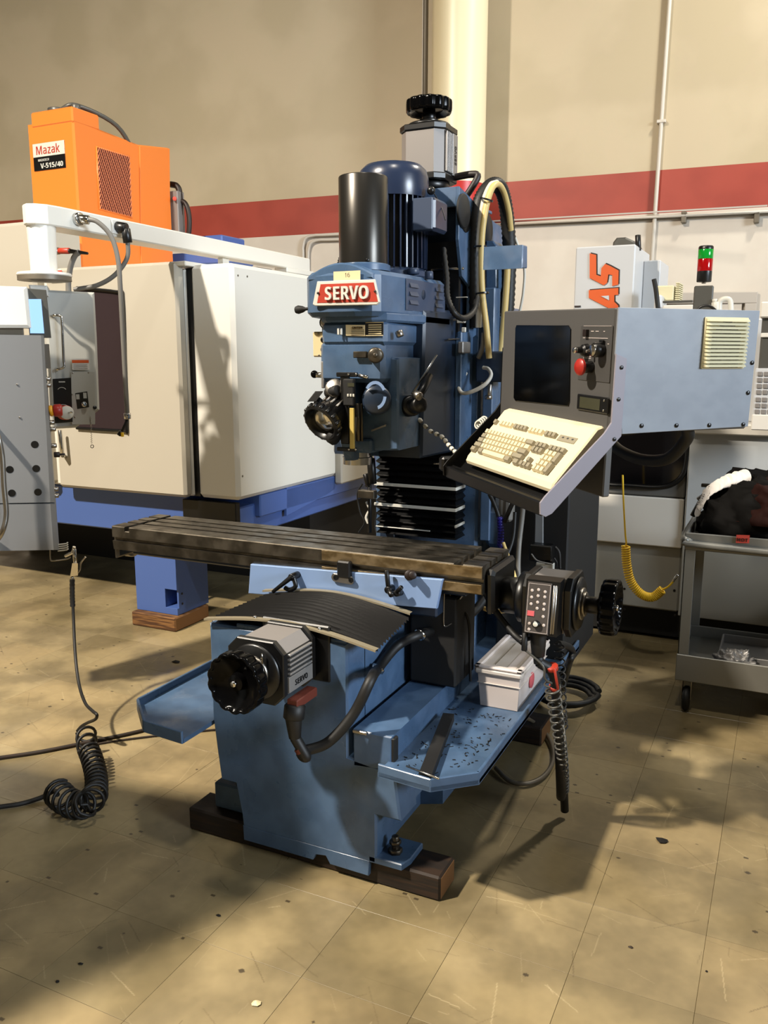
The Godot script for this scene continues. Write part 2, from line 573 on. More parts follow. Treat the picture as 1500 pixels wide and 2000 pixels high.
func off_frame() -> void:   # unseen blockers at left and right, placed to shade floor and mill
	var t = thing("unseen_enclosure", "unseen grey machine enclosure at the left, placed to shade the floor and mill bed", "machine tool", Vector3(-3.1, 0, 0.2))
	var plan = [Vector3(-2.08, 0.1, -1.08), Vector3(-4.1, 0.1, -0.80), Vector3(-4.6, 0.1, 1.2), Vector3(-3.2, 0.1, 1.5)]
	mb()
	prism(plan, Vector3(0, 2.1, 0), 0.02)
	put(t, "housing", M.pendant_grey)
	mb()
	prism(plan.map(func(q): return q.lerp(Vector3(-3.4, 0.1, 0.2), 0.05) - Vector3(0, 0.1, 0)), Vector3(0, 0.12, 0))
	put(t, "plinth", M.black_matt)
	mb()
	var a: Vector3 = plan[0].lerp(plan[3], 0.12) + Vector3(0, 0.3, 0)
	var b: Vector3 = plan[0].lerp(plan[3], 0.88) + Vector3(0, 0.3, 0)
	rect(a, b - a, Vector3(0, 1.6, 0), Vector3(0.91, 0, 0.41) * 0.02, 0.004)
	var d = put(t, "door", M.cream)
	mb()
	cyl(a.lerp(b, 0.1) + Vector3(0.06, 0.6, 0.03), a.lerp(b, 0.1) + Vector3(0.06, 0.95, 0.03), 0.012, 10)
	put(d, "handle", M.chrome)
	var c = thing("unseen_cabinet", "unseen waist-high grey cabinet at the right, placed to shade the floor", "cabinet", Vector3(2.2, 0, -2.2))  # out of view, keeps low window light off the floor
	mb()
	box(Vector3(1.8, 0.08, -4.6), Vector3(2.5, 1.12, 0.4), 0.01)
	put(c, "body", M.cart_grey)
	mb()
	box(Vector3(1.85, 0, -4.5), Vector3(2.45, 0.09, 0.3), 0.0)
	put(c, "plinth", M.black_matt)
	for k in 5:
		for r in 4:
			mb()
			box(Vector3(1.785, 0.13 + 0.24 * r, -4.56 + 0.99 * k), Vector3(1.802, 0.36 + 0.24 * r, -3.6 + 0.99 * k), 0.003)
			var dr = put(c, "drawer", M.cart_grey)
			mb()
			box(Vector3(1.765, 0.30 + 0.24 * r, -4.3 + 0.99 * k), Vector3(1.787, 0.32 + 0.24 * r, -3.85 + 0.99 * k), 0.003)
			put(dr, "handle", M.aluminium)

func room() -> void:
	# floor: a slab, and square tiles with fine joints where they can be seen
	var f = setting("floor")
	mb()
	box(Vector3(-14, -0.25, -9.5), Vector3(12, -0.0035, 14), 0.0)
	put(f, "slab", M.joint)
	rng.seed = 4
	mb()
	box(Vector3(-0.1521, -0.0035, -0.1521), Vector3(0.1521, 0, 0.1521), 0.0005)
	var tile = S.commit()
	for i in range(-13, 4):
		for j in range(-18, -2):
			var o = MeshInstance3D.new()
			o.name = numbered(f, "tile")
			o.mesh = tile
			o.material_override = M["floor_%d" % (rng.randi() % 4)]
			f.add_child(o, true)
			o.position = Vector3(-0.245 + 0.305 * i, 0, -0.25 + 0.305 * j)
	mb()
	var x0 = -0.245 + 0.305 * -13.5
	var x1 = -0.245 + 0.305 * 3.5
	var z0 = -0.25 + 0.305 * -18.5
	var z1 = -0.25 + 0.305 * -2.5
	for r in [[-14.0, -9.5, 12.0, z0], [-14.0, z1, 12.0, 14.0], [-14.0, z0, x0, z1], [x1, z0, 12.0, z1]]:
		box(Vector3(r[0], -0.0035, r[1]), Vector3(r[2], 0, r[3]), 0.0)
	var far = put(f, "far_tiles", M.floor_0)
	far.set_meta("kind", "stuff")

	# back wall, painted in three bands, turned a little against the machine
	var b = Basis(Vector3.UP, deg_to_rad(3.6))
	var w = setting("wall_back")
	w.transform = Transform3D(b, Vector3(-2.645, 0, -7.5))
	XF = Transform3D()
	mb()
	box(Vector3(-11.8, 0, -0.25), Vector3(15.0, 2.72, 0), 0.0)
	put(w, "lower_band", M.wall_white)
	mb()
	box(Vector3(-11.8, 2.72, -0.25), Vector3(15.0, 3.06, 0), 0.0)
	put(w, "red_band", M.wall_red)
	mb()
	box(Vector3(-11.8, 3.06, -0.25), Vector3(15.0, 7.2, 0), 0.0)
	put(w, "upper_band", M.wall_beige)
	for s in [["wall_left", Vector3(-14.2, 0, -9.5), Vector3(-14, 7.2, 14), M.wall_far], ["wall_right", Vector3(12, 0, -9.5), Vector3(12.2, 7.2, 14), M.wall_far], ["wall_front", Vector3(-14, 0, 14), Vector3(12, 7.2, 14.2), M.wall_far], ["ceiling", Vector3(-14.2, 7.2, -9.5), Vector3(12.2, 7.4, 14.2), M.ceiling_dark]]:
		var o = setting(s[0])
		mb()
		box(s[1], s[2], 0.0)
		put(o, "plaster", s[3])
	# a drywall seam and a door casing on the back wall
	var tr = setting("trim_1")
	mb()
	rect(Vector3(-2.613, 2.743, -7.498), Vector3(-0.275, 2.712, -7.645) - Vector3(-2.613, 2.743, -7.498), Vector3(0, -0.012, 0), Vector3(0, 0, 0.01))
	put(tr, "ledge", M.frame_grey)
	var dr = setting("door_1")
	mb()
	var dl = Vector3(-0.911, 2.079, -7.589)
	var dq = Vector3(-0.302, 2.066, -7.627)
	var dy = Vector3(0, dl.y, 0)
	var dx = (dq - dl).normalized()
	dx.y = 0
	var dn = Vector3(0.063, 0, 0.998) * 0.03
	rect(dl - dx * 0.3 - Vector3(0, 0.09, 0), dq - dl + dx * 0.3, Vector3(0, 0.09, 0), dn, 0.004)
	rect(dq - dx * 0.09 - Vector3(0, dq.y, 0), dx * 0.09, Vector3(0, dq.y - 0.09, 0), dn, 0.004)
	put(dr, "door_frame", M.frame_grey)
	mb()
	rect(dl - dx * 0.28 - Vector3(0, dl.y, 0), dx * (dq - dl).length() + dx * 0.17, Vector3(0, dl.y - 0.1, 0), dn * 0.4, 0.002)
	put(dr, "door_panel", M.wall_white)

	# round pillar with its own red band
	var p = setting("pillar")
	mb()
	lathe(Vector3(-2.70, 0, -7.12), Vector3.UP, [[0.228, 0.0], [0.228, 2.70]], 48)
	put(p, "lower_shaft", M.wall_white)
	mb()
	lathe(Vector3(-2.70, 0, -7.12), Vector3.UP, [[0.2285, 2.70], [0.2285, 2.985]], 48)
	put(p, "red_band", M.pillar_red)
	mb()
	lathe(Vector3(-2.70, 0, -7.12), Vector3.UP, [[0.228, 2.985], [0.228, 7.2]], 48)
	put(p, "upper_shaft", M.pillar_cream)

	# conduits
	var c1 = thing("conduit", "white vertical conduit running down the wall right of the pillar", "pipe", Vector3(-1.105, 4.328, -7.567))
	mb()
	var top = Vector3(-1.105, 4.328, -7.567)
	var low = Vector3(-1.131, 2.394, -7.565)
	var dv = (low - top) / (top.y - low.y)
	cyl(top - dv * 2.5, top + dv * 4.2, 0.017, 12)
	put(c1, "tube", M.conduit)
	for fy in [0.9, 2.05]:
		mb()
		var q: Vector3 = top + dv * fy
		box(q + Vector3(-0.035, -0.012, -0.025), q + Vector3(0.035, 0.012, 0.02), 0.003)
		put(c1, "strap", M.conduit)
	var c2 = thing("conduit", "grey horizontal conduit clipped along the wall under the red band", "pipe", Vector3(-2.607, 2.692, -7.482))
	mb()
	cyl(Vector3(-2.797, 2.698, -7.47), Vector3(0.161, 2.664, -7.657), 0.014, 10)
	put(c2, "tube", M.conduit_dark)
	mb()
	cyl(Vector3(-2.597, 2.701, -7.453), Vector3(0.16, 2.674, -7.626), 0.012, 10)
	put(c2, "tube", M.conduit)
	for q in [Vector3(-0.898, 2.671, -7.58), Vector3(-0.351, 2.641, -7.614)]:
		mb()
		box(q + Vector3(-0.02, -0.045, -0.03), q + Vector3(0.02, 0.045, 0.03), 0.004)
		put(c2, "strap", M.conduit_dark)
	var c3 = thing("conduit", "thin dark conduit beside the round pillar", "pipe", Vector3(-2.95, 3.0, -7.0))
	mb()
	cyl(Vector3(-2.981, 3.621, -7.05) - Vector3(0, 1.6, 0), Vector3(-2.976, 4.457, -7.05) + Vector3(0, 2.6, 0), 0.022, 12)
	put(c3, "tube", M.conduit_dark)
	mb()
	cyl(Vector3(-3.002, 3.624, -7.05) - Vector3(0, 1.6, 0), Vector3(-3.001, 4.461, -7.05) + Vector3(0, 2.6, 0), 0.009, 8)
	put(c3, "tube", M.conduit)
	var bends = [[[Vector3(-4.388, 2.226, -7.36), Vector3(-4.382, 2.516, -7.361), Vector3(-4.381, 2.602, -7.361), Vector3(-4.352, 2.677, -7.363), Vector3(-4.269, 2.701, -7.368), Vector3(-4.116, 2.7, -7.377), Vector3(-3.485, 2.693, -7.417)], "outer"], [[Vector3(-4.332, 2.225, -7.364), Vector3(-4.327, 2.513, -7.364), Vector3(-4.32, 2.575, -7.365), Vector3(-4.292, 2.631, -7.366), Vector3(-4.215, 2.656, -7.371), Vector3(-4.063, 2.653, -7.381), Vector3(-3.485, 2.643, -7.417)], "inner"]]
	for bd in bends:
		var t = thing("conduit", "%s one of two bent conduits behind the end of the cream arm" % bd[1], "pipe", bd[0][0], "bent conduits")
		mb()
		hose(bd[0], 0.014, 10, 5)
		put(t, "tube", M.conduit)

func _ready() -> void:
	# camera
	var cam = Camera3D.new()
	cam.name = "camera"
	add_child(cam)
	cam.position = Vector3(0, 1.55, 0)
	cam.rotation = Vector3(deg_to_rad(-10.4), deg_to_rad(25.5), 0)
	cam.fov = rad_to_deg(2.0 * atan(1000.0 / 1650.0))
	cam.near = 0.05
	cam.far = 60.0
	cam.current = true
	# environment
	var env = Environment.new()
	env.background_mode = Environment.BG_COLOR
	env.background_color = Color(0.02, 0.02, 0.02)
	env.tonemap_mode = Environment.TONE_MAPPER_LINEAR
	env.tonemap_exposure = 1.27
	env.sdfgi_enabled = true
	env.ssao_enabled = true
	env.ssil_enabled = true
	var we = WorldEnvironment.new()
	we.name = "environment"
	we.environment = env
	add_child(we)
	materials()
	# unseen ceiling lamps, placed for the shadows and lit sides
	var warm = Color(1.0, 0.92, 0.80)
	unseen_high_bay("to the left in front", Vector3(-4.2, 6.6, 1.5), Vector2(0.3, 0.3), 126.0, Color(1.0, 0.952, 0.88))
	unseen_high_bay("near the back wall", Vector3(1.2, 6.6, -6.0), Vector2(0.35, 0.35), 18.0, Color(1.0, 0.97, 0.91))
	unseen_high_bay("above the blue mill", Vector3(-0.35, 6.6, -0.95), Vector2(0.35, 0.35), 7.0, Color(1.0, 0.97, 0.915))
	var win = setting("unseen_window_1")  # unseen window, placed to throw cool light on right-hand sides
	mb()
	for k in 4:
		box(Vector3(11.9, 3.0, -1.55 + 1.35 * k - 0.05), Vector3(12.05, 6.0, -1.55 + 1.35 * k + 0.05), 0.005)
	for k in 3:
		box(Vector3(11.92, 3.0 + 1.47 * k, -1.6), Vector3(12.03, 3.06 + 1.47 * k, 2.55), 0.005)
	put(win, "window_frame", M.frame_grey)
	mb()
	box(Vector3(11.98, 3.0, -1.55), Vector3(11.995, 6.0, 2.5), 0.0)
	put(win, "window_pane", M.unseen_window_glow)
	var day = AreaLight3D.new()
	day.name = "unseen_window_light"
	day.area_size = Vector2(4.0, 2.9)
	day.light_energy = 165.0
	day.light_color = Color(0.90, 0.95, 1.0)
	day.shadow_enabled = true
	day.area_range = 60.0
	day.area_attenuation = 2.0
	win.add_child(day, true)
	day.position = Vector3(11.85, 4.5, 0.5)
	day.rotation_degrees = Vector3(0, 90, 0)
	room()
	off_frame()
	machining_centre()
	control_pendant()
	haas()
	mill()
	console()
	keyboard()
	cart()
	loose()

func handwheel(parent: Node3D, at: Vector3, axis: Vector3, r: float) -> void:   # scalloped wheel, axis towards its open face
	mb()
	var ax = axis.normalized()
	var u = ax.cross(Vector3.UP if absf(ax.y) < 0.9 else Vector3.RIGHT).normalized()
	var w = ax.cross(u)
	var prof = [[0.60, 0.0], [0.80, -0.010], [0.93, -0.013], [0.985, -0.006], [1.0, 0.004], [1.0, 0.024], [0.985, 0.031], [0.94, 0.034], [0.88, 0.030], [0.80, 0.020], [0.5, 0.008], [0.25, 0.004]]
	var n = 126
	var rows = []
	for p in prof:
		var row = []
		for i in n + 1:
			var a = TAU * (i % n) / n
			var scal: float = 1.0 - (0.055 * pow(0.5 + 0.5 * cos(a * 14.0), 2.0) if p[0] > 0.85 else 0.0)
			row.append(at + (u * cos(a) + w * sin(a)) * r * p[0] * scal + ax * p[1])
		rows.append(row)
	sheet(rows, at + ax * 0.012)
	lathe(at, ax, [[0.0, -0.03], [r * 0.26, -0.03], [r * 0.28, 0.0], [r * 0.62, 0.001]], 24)
	lathe(at, ax, [[r * 0.3, 0.005], [r * 0.26, 0.022], [r * 0.12, 0.026], [0.0, 0.026]], 24)
	var h = put(parent, "handwheel", M.black_gloss)
	mb()
	cyl(at + ax * 0.024, at + ax * 0.034, 0.009, 12, 0.002)
	put(h, "cap_screw", M.chrome)
	return

func servo_motor(t: Node3D, f: Transform3D, length: float, side: float, called: String, wheel_out: float, lettering: String) -> MeshInstance3D:
	var keep = XF
	XF = keep * f
	var s = 0.085
	var c = 0.03
	var oct = []
	for q in [[s - c, s], [s, s - c], [s, -s + c], [s - c, -s], [-s + c, -s], [-s, -s + c], [-s, s - c], [-s + c, s]]:
		oct.append(Vector3(q[0], q[1], -length / 2))
	mb()
	prism(oct, Vector3(0, 0, length), 0.002)
	var m = put(t, called, M.motor_grey)
	for once in 1:
		for k in 5:
			mb()
			var y: float = 0.05 - 0.0135 * k
			box(Vector3(side * 0.083, y - 0.003, -length / 2 + 0.006), Vector3(side * 0.0955, y + 0.003, length / 2 - 0.006), 0.001)
			put(m, "cooling_fin", M.aluminium)
		mb()
		box(Vector3(side * 0.0845, -0.055, -length / 2 + 0.004), Vector3(side * 0.0865, 0.056, length / 2 - 0.004), 0.0)
		put(m, "fin_bed", M.black)
		mb()
		box(Vector3(side * 0.084, -0.057, -length / 2 + 0.002), Vector3(side * 0.0935, -0.012, length / 2 - 0.002), 0.001)
		put(m, "name_strip", M.aluminium)
	if lettering != "":
		words(m, "lettering", lettering, 0.016, 0.0015, facing(Vector3(side * 0.0942, -0.036, 0.0), Vector3(0, 0, -side), Vector3(0, 1, 0)), M.black)
	for e in [1, -1]:
		mb()
		var o2 = []
		for q in oct:
			o2.append(Vector3(q.x * 1.07, q.y * 1.07, e * length / 2))
		prism(o2, Vector3(0, 0, e * 0.022), 0.003)
		if e == 1:
			cyl(Vector3(0, 0, length / 2 + 0.02), Vector3(0, 0, length / 2 + 0.034), 0.082, 32, 0.006)
		else:
			cyl(Vector3(0, 0, -length / 2 - 0.02), Vector3(0, 0, -length / 2 - 0.05), 0.08, 28, 0.004)
		put(m, "end_flange", M.black)
	mb()
	cyl(Vector3(0, 0, length / 2 + 0.03), Vector3(0, 0, length / 2 + 0.042), 0.05, 24, 0.003)
	cyl(Vector3(0, 0, length / 2 + 0.04), Vector3(0, 0, length / 2 + 0.05), 0.038, 24, 0.003)
	put(m, "dial_collar", M.dull_chrome)
	mb()
	cyl(Vector3(0, 0, length / 2 + 0.045), Vector3(0, 0, length / 2 + wheel_out), 0.026, 20)
	put(m, "hub", M.black)
	handwheel(m, Vector3(0, 0, length / 2 + wheel_out + 0.01), Vector3(0, 0, 1), 0.086)
	XF = keep
	return m

func mill() -> void:
	var t = thing("milling_machine", "blue bed milling machine with a red SERVO badge, standing on timbers mid-shop", "milling machine", Vector3(-1.28, 0.08, -2.6))
	# ---- bed
	mb()
	prism([Vector3(-1.568, 0.74, -2.03), Vector3(-1.568, 0.43, -2.03), Vector3(-1.558, 0.33, -2.03), Vector3(-1.545, 0.222, -2.03), Vector3(-1.489, 0.222, -2.03), Vector3(-1.47, 0.12, -2.03), Vector3(-1.466, 0.08, -2.03), Vector3(-0.993, 0.08, -2.03), Vector3(-0.993, 0.236, -2.03), Vector3(-0.915, 0.236, -2.03), Vector3(-0.935, 0.38, -2.03), Vector3(-1.085, 0.40, -2.03), Vector3(-1.085, 0.745, -2.03)], Vector3(0, 0, -0.12), 0.006)
	prism([Vector3(-1.568, 0.74, -2.14), Vector3(-1.568, 0.08, -2.14), Vector3(-1.01, 0.08, -2.14), Vector3(-1.01, 0.236, -2.14), Vector3(-0.93, 0.236, -2.14), Vector3(-0.93, 0.38, -2.14), Vector3(-1.085, 0.42, -2.14), Vector3(-1.085, 0.745, -2.14)], Vector3(0, 0, -0.26))
	prism([Vector3(-1.568, 0.74, -2.4), Vector3(-1.568, 0.08, -2.4), Vector3(-1.01, 0.08, -2.4), Vector3(-0.93, 0.10, -2.4), Vector3(-0.93, 0.38, -2.4), Vector3(-1.085, 0.42, -2.4), Vector3(-1.085, 0.745, -2.4)], Vector3(0, 0, -1.1))
	var bed = put(t, "bed", M.mill_blue)
	mb()
	prism([Vector3(-1.466, 0.085, -2.03), Vector3(-1.464, 0.034, -2.03), Vector3(-1.21, 0.034, -2.03), Vector3(-1.2, 0.055, -2.03), Vector3(-1.165, 0.06, -2.03), Vector3(-1.15, 0.036, -2.03), Vector3(-1.02, 0.034, -2.03), Vector3(-1.016, 0.085, -2.03)], Vector3(0, 0, -0.018), 0.002)
	put(bed, "front_lip", M.mill_blue)
	mb()
	prism([Vector3(-1.016, 0.08, -2.03), Vector3(-0.912, 0.08, -2.03), Vector3(-0.90, 0.08, -2.07), Vector3(-0.90, 0.08, -2.16), Vector3(-1.016, 0.08, -2.16)], Vector3(0, 0.022, 0), 0.003)
	put(bed, "foot_ledge", M.mill_blue)
	mb()
	cyl(Vector3(-0.955, 0.10, -2.08), Vector3(-0.955, 0.116, -2.08), 0.022, 6, 0.002)
	cyl(Vector3(-0.955, 0.10, -2.08), Vector3(-0.955, 0.155, -2.08), 0.011, 12)
	cyl(Vector3(-0.955, 0.128, -2.08), Vector3(-0.955, 0.142, -2.08), 0.018, 6, 0.002)
	put(bed, "levelling_bolt", M.steel)
	mb()
	box(Vector3(-1.62, 0.08, -2.09), Vector3(-1.46, 0.17, -2.24), 0.006)
	put(bed, "rear_foot", M.mill_blue)
	# top ledges of the bed under the pleated cover
	mb()
	box(Vector3(-1.585, 0.70, -2.06), Vector3(-1.47, 0.745, -2.4), 0.008)
	put(bed, "slide_way", M.mill_dark_blue)
	mb()
	box(Vector3(-1.47, 0.735, -2.035), Vector3(-1.09, 0.752, -2.36), 0.003)
	put(bed, "slide_way", M.mill_blue)
	# guard channel along the right side
	mb()
	prism([Vector3(-1.068, 0.375, -2.03), Vector3(-0.944, 0.385, -2.03), Vector3(-0.944, 0.49, -2.03), Vector3(-1.068, 0.49, -2.03)], Vector3(0, 0, -0.66), 0.004)
	var ch = put(bed, "side_channel", M.mill_blue)
	mb()
	box(Vector3(-0.962, 0.36, -2.032), Vector3(-0.936, 0.485, -2.06), 0.003)
	put(ch, "rubber_edge", M.black_matt)
	mb()
	box(Vector3(-1.066, 0.482, -2.022), Vector3(-1.02, 0.492, -2.032), 0.002)
	put(ch, "wiper", M.dull_chrome)

	# ---- coolant trays on both sides
	var ro = [Vector3(-0.955, 0.40, -1.962), Vector3(-0.79, 0.40, -1.945), Vector3(-0.685, 0.40, -2.04), Vector3(-0.685, 0.40, -3.25), Vector3(-1.07, 0.40, -3.25), Vector3(-1.07, 0.40, -2.05), Vector3(-0.955, 0.40, -2.05)]
	mb()
	prism(ro, Vector3(0, 0.014, 0))
	var tr = put(t, "coolant_tray", M.mill_blue)
	mb()
	for k in 3:
		var a: Vector3 = ro[k]
		var b: Vector3 = ro[k + 1]
		var n = (b - a).cross(Vector3.UP).normalized() * 0.009
		rect(a, b - a, Vector3(0, 0.037, 0), -n, 0.002)
	put(tr, "rim", M.mill_blue)
	var lo = [Vector3(-1.865, 0.40, -3.1), Vector3(-1.865, 0.40, -2.03), Vector3(-1.735, 0.40, -1.91), Vector3(-1.575, 0.40, -1.895), Vector3(-1.575, 0.40, -3.1)]
	mb()
	prism(lo, Vector3(0, 0.014, 0))
	tr = put(t, "coolant_tray", M.mill_blue)
	mb()
	for k in 3:
		var a: Vector3 = lo[k]
		var b: Vector3 = lo[k + 1]
		var n = (b - a).cross(Vector3.UP).normalized() * 0.009
		rect(a, b - a, Vector3(0, 0.04, 0), n, 0.002)
	put(tr, "rim", M.mill_blue)

	# ---- saddle
	mb()
	box(Vector3(-1.6, 0.745, -2.365), Vector3(-0.945, 0.838, -2.66), 0.006)
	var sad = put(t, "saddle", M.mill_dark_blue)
	mb()
	box(Vector3(-1.06, 0.50, -2.42), Vector3(-0.90, 0.80, -2.6), 0.006)
	put(sad, "side_skirt", M.black_matt)  # black stands for the shaded side of the saddle
	mb()
	prism([Vector3(-1.626, 0.851, -2.36), Vector3(-0.919, 0.878, -2.36), Vector3(-0.938, 0.782, -2.36), Vector3(-1.638, 0.746, -2.36)], Vector3(0, 0, 0.016), 0.002)
	var fp = put(sad, "front_plate", M.light_blue_plate, "blue plate along the front of the saddle, its sheen painted pale")
	mb()
	var oval = []
	for k in 16:
		var a = TAU * k / 16
		oval.append(Vector3(-1.263, 0.841, -2.343) + Vector3((0.026 if cos(a) > 0 else -0.026) + cos(a) * 0.015, sin(a) * 0.015 - (0.0 if cos(a) > 0 else -0.004), 0))
	prism(oval, Vector3(0, 0, 0.01), 0.002)
	put(fp, "stop_plate", M.dull_chrome)
	for p in [Vector3(-1.285, 0.846, -2.332), Vector3(-1.229, 0.844, -2.332)]:
		mb()
		lathe(p, Vector3(0, 0, 1), [[0.009, 0.0], [0.009, 0.003], [0.005, 0.003], [0.005, 0.0005], [0.0, 0.0005]], 14)
		put(fp, "socket_screw", M.black)
	mb()
	var lv = Vector3(-1.09, 0.832, -2.33)
	cyl(lv + Vector3(0, 0, -0.02), lv + Vector3(0, 0, 0.02), 0.012, 14)
	cyl(lv + Vector3(0, 0, 0.012), Vector3(-1.098, 0.895, -2.32), 0.0075, 10, 0.002)
	cyl(lv + Vector3(0, 0, 0.012), lv + Vector3(0.02, -0.012, 0.03), 0.009, 10)
	cyl(lv + Vector3(0.03, -0.012, -0.02), lv + Vector3(0.03, -0.006, 0.02), 0.011, 12)
	cyl(lv + Vector3(0.03, -0.004, 0.016), lv + Vector3(0.05, 0.018, 0.02), 0.007, 10)
	put(fp, "clamp_lever", M.black)
	mb()
	lv = Vector3(-1.437, 0.836, -2.33)
	cyl(lv + Vector3(0, 0, -0.02), lv + Vector3(0, 0, 0.03), 0.012, 14)
	cyl(lv + Vector3(0.004, 0.004, 0.024), lv + Vector3(-0.06, -0.052, 0.05), 0.009, 10, 0.003, 0.006)
	hose([lv + Vector3(0.004, 0, 0.02), lv + Vector3(0.012, -0.03, 0.02), lv + Vector3(-0.01, -0.045, 0.02), lv + Vector3(-0.03, -0.04, 0.02)], 0.008, 8, 4)
	put(fp, "clamp_lever", M.black)

	# ---- pleated cover in front of the saddle
	var fy = func(x: float) -> float: return 0.756 + 0.03 * cos((x + 1.28) / 0.30 * PI / 2) - 0.012 * clampf((x + 1.28) / 0.3, 0, 1)
	mb()
	var rows = 13
	var prev = []
	for k in rows * 2 + 1:
		var z: float = -2.335 + 0.30 * k / (rows * 2.0)
		var f = float(k) / (rows * 2.0)
		var row = []
		for i in 25:
			var x: float = lerpf(-1.555 - 0.01 * f, -1.02 + 0.03 * f, i / 24.0)
			row.append(Vector3(x, fy.call(x) + 0.022 * sin(f * PI * 0.8 + 0.5) * sin(PI * i / 24.0) + (0.011 if k % 2 else 0.0) - 0.010, z + (0.009 if k % 2 else 0.0)))
		if k > 0:
			loft(prev, row)
		prev = row
	var pl = put(t, "pleated_cover", M.pleat)
	for e in [[-2.032, 0.022, 0.0, -1.572, -0.985], [-2.335, 0.02, 0.012, -1.56, -1.015]]:
		mb()
		var a = []
		var b = []
		var c = []
		for i in 25:
			var x: float = lerpf(e[3], e[4], i / 24.0)
			var y: float = fy.call(x) + e[2]
			a.append(Vector3(x, y + 0.003, e[0]))
			b.append(Vector3(x, y + 0.003, e[0] + e[1]))
			c.append(Vector3(x, y - 0.003, e[0] + e[1]))
		loft(a, b)
		loft(b, c)
		put(pl, "edge_strip", M.strip_tan)
	for x in [-1.39, -1.17]:
		mb()
		ball(Vector3(x, fy.call(x) + 0.005, -2.02), 0.006, 10)
		put(pl, "rivet", M.chrome)

	# ---- table
	var zf = -2.355
	var zb = -2.618
	var sect = func(top: float, slots: bool) -> Array:
		var p = [Vector3(0, 0.84, zf - 0.004), Vector3(0, 0.874, zf), Vector3(0, 0.874, zf - 0.014), Vector3(0, 0.888, zf - 0.014), Vector3(0, 0.888, zf), Vector3(0, top - 0.003, zf), Vector3(0, top, zf - 0.003)]
		if slots:
			for s in [-2.432, -2.491, -2.551]:
				p += [Vector3(0, top, s + 0.008), Vector3(0, top - 0.018, s + 0.008), Vector3(0, top - 0.018, s - 0.008), Vector3(0, top, s - 0.008)]
		p += [Vector3(0, top, zb), Vector3(0, 0.84, zb)]
		return p
	mb()
	for g in [[-2.25, -2.232, 0.93, true], [-2.232, -2.19, 0.93, true], [-2.19, -2.168, 0.914, false], [-2.168, -0.888, 0.93, true], [-0.888, -0.858, 0.912, false], [-0.858, -0.795, 0.93, true]]:
		var poly = []
		for q in sect.call(g[2], g[3]):
			poly.append(q + Vector3(g[0], 0, 0))
		prism(poly, Vector3(g[1] - g[0], 0, 0))
	var tb = put(t, "table", M.steel, "long worn steel table with three slots")
	mb()
	box(Vector3(-2.2, 0.815, -2.40), Vector3(-0.86, 0.842, -2.575), 0.006)
	put(tb, "underside_way", M.mill_dark_blue)
	mb()  # tan strips carry the golden light on the right of the front
	box(Vector3(-1.35, 0.892, zf - 0.001), Vector3(-0.797, 0.926, zf + 0.001), 0.0005)
	box(Vector3(-1.35, 0.843, zf - 0.004), Vector3(-0.797, 0.871, zf + 0.001), 0.0005)
	put(tb, "lit_front_edge", M.lit_brown_steel, "front edge painted tan for the light on it")
	mb()
	cyl(Vector3(-1.023, 0.883, -2.35), Vector3(-1, 0.893, -2.3), 0.013, 16, 0.003)
	cyl(Vector3(-1.037, 0.876, -2.36), Vector3(-1.023, 0.884, -2.33), 0.017, 16, 0.003)
	put(tb, "stop_knob", M.dark_brown)
	mb()
	box(Vector3(-1.28, 0.859, -2.35) - Vector3(0, 0.012, 0), Vector3(-1.232, 0.904, -2.35) + Vector3(0, 0, 0.024), 0.005)
	put(tb, "trip_dog", M.black)
	mb()
	cyl(Vector3(-2.27, 0.835, -2.49), Vector3(-2.30, 0.835, -2.49), 0.055, 28, 0.004)
	cyl(Vector3(-2.25, 0.835, -2.49), Vector3(-2.275, 0.835, -2.49), 0.04, 28, 0.004)
	lathe(Vector3(-2.30, 0.835, -2.49), Vector3(-1, 0, 0), [[0.05, 0.0], [0.04, 0.01], [0.028, 0.012], [0.028, 0.004], [0.0, 0.004]], 28)
	put(tb, "screw_bearing", M.dull_chrome)
	mb()
	prism([Vector3(-2.25, 0.80, -2.38), Vector3(-2.25, 0.88, -2.38), Vector3(-2.25, 0.88, -2.6), Vector3(-2.25, 0.80, -2.6)], Vector3(-0.022, 0, 0), 0.008)
	put(tb, "end_bracket", M.steel)

	# ---- x drive at the right end of the table
	mb()
	prism([Vector3(-0.795, 0.775, -2.385), Vector3(-0.795, 0.90, -2.375), Vector3(-0.795, 0.915, -2.39), Vector3(-0.795, 0.915, -2.60), Vector3(-0.795, 0.775, -2.60)], Vector3(0.03, 0, 0), 0.01)
	cyl(Vector3(-0.77, 0.813, -2.49), Vector3(-0.715, 0.813, -2.49), 0.058, 28, 0.004)
	cyl(Vector3(-0.72, 0.813, -2.49), Vector3(-0.70, 0.813, -2.49), 0.048, 28, 0.002)
	put(tb, "bearing_housing", M.black)
	var xm = servo_motor(t, Transform3D(Basis(Vector3(0, 0, -1), Vector3(0, 1, 0), Vector3(1, 0, 0)), Vector3(-0.61, 0.813, -2.49)), 0.105, 1, "x_drive_motor", 0.10, "")
	mb()
	hexa([Vector3(-0.664, 0.745, -2.345), Vector3(-0.562, 0.745, -2.345), Vector3(-0.562, 0.735, -2.42), Vector3(-0.664, 0.735, -2.42), Vector3(-0.664, 0.903, -2.375), Vector3(-0.562, 0.903, -2.375), Vector3(-0.562, 0.905, -2.425), Vector3(-0.664, 0.905, -2.425)])
	put(xm, "keypad_box", M.black)
	# keypad face: a plate on the slanted front
	var ko = Vector3(-0.661, 0.746, -2.344)
	var ku = Vector3(1, 0, 0)
	var kw = (Vector3(-0.664, 0.903, -2.375) - Vector3(-0.664, 0.745, -2.345)).normalized()
	var kn = ku.cross(kw).normalized()
	mb()
	rect(ko + ku * 0.003 + kw * 0.002, ku * 0.072, kw * 0.152, kn * 0.003, 0.001)
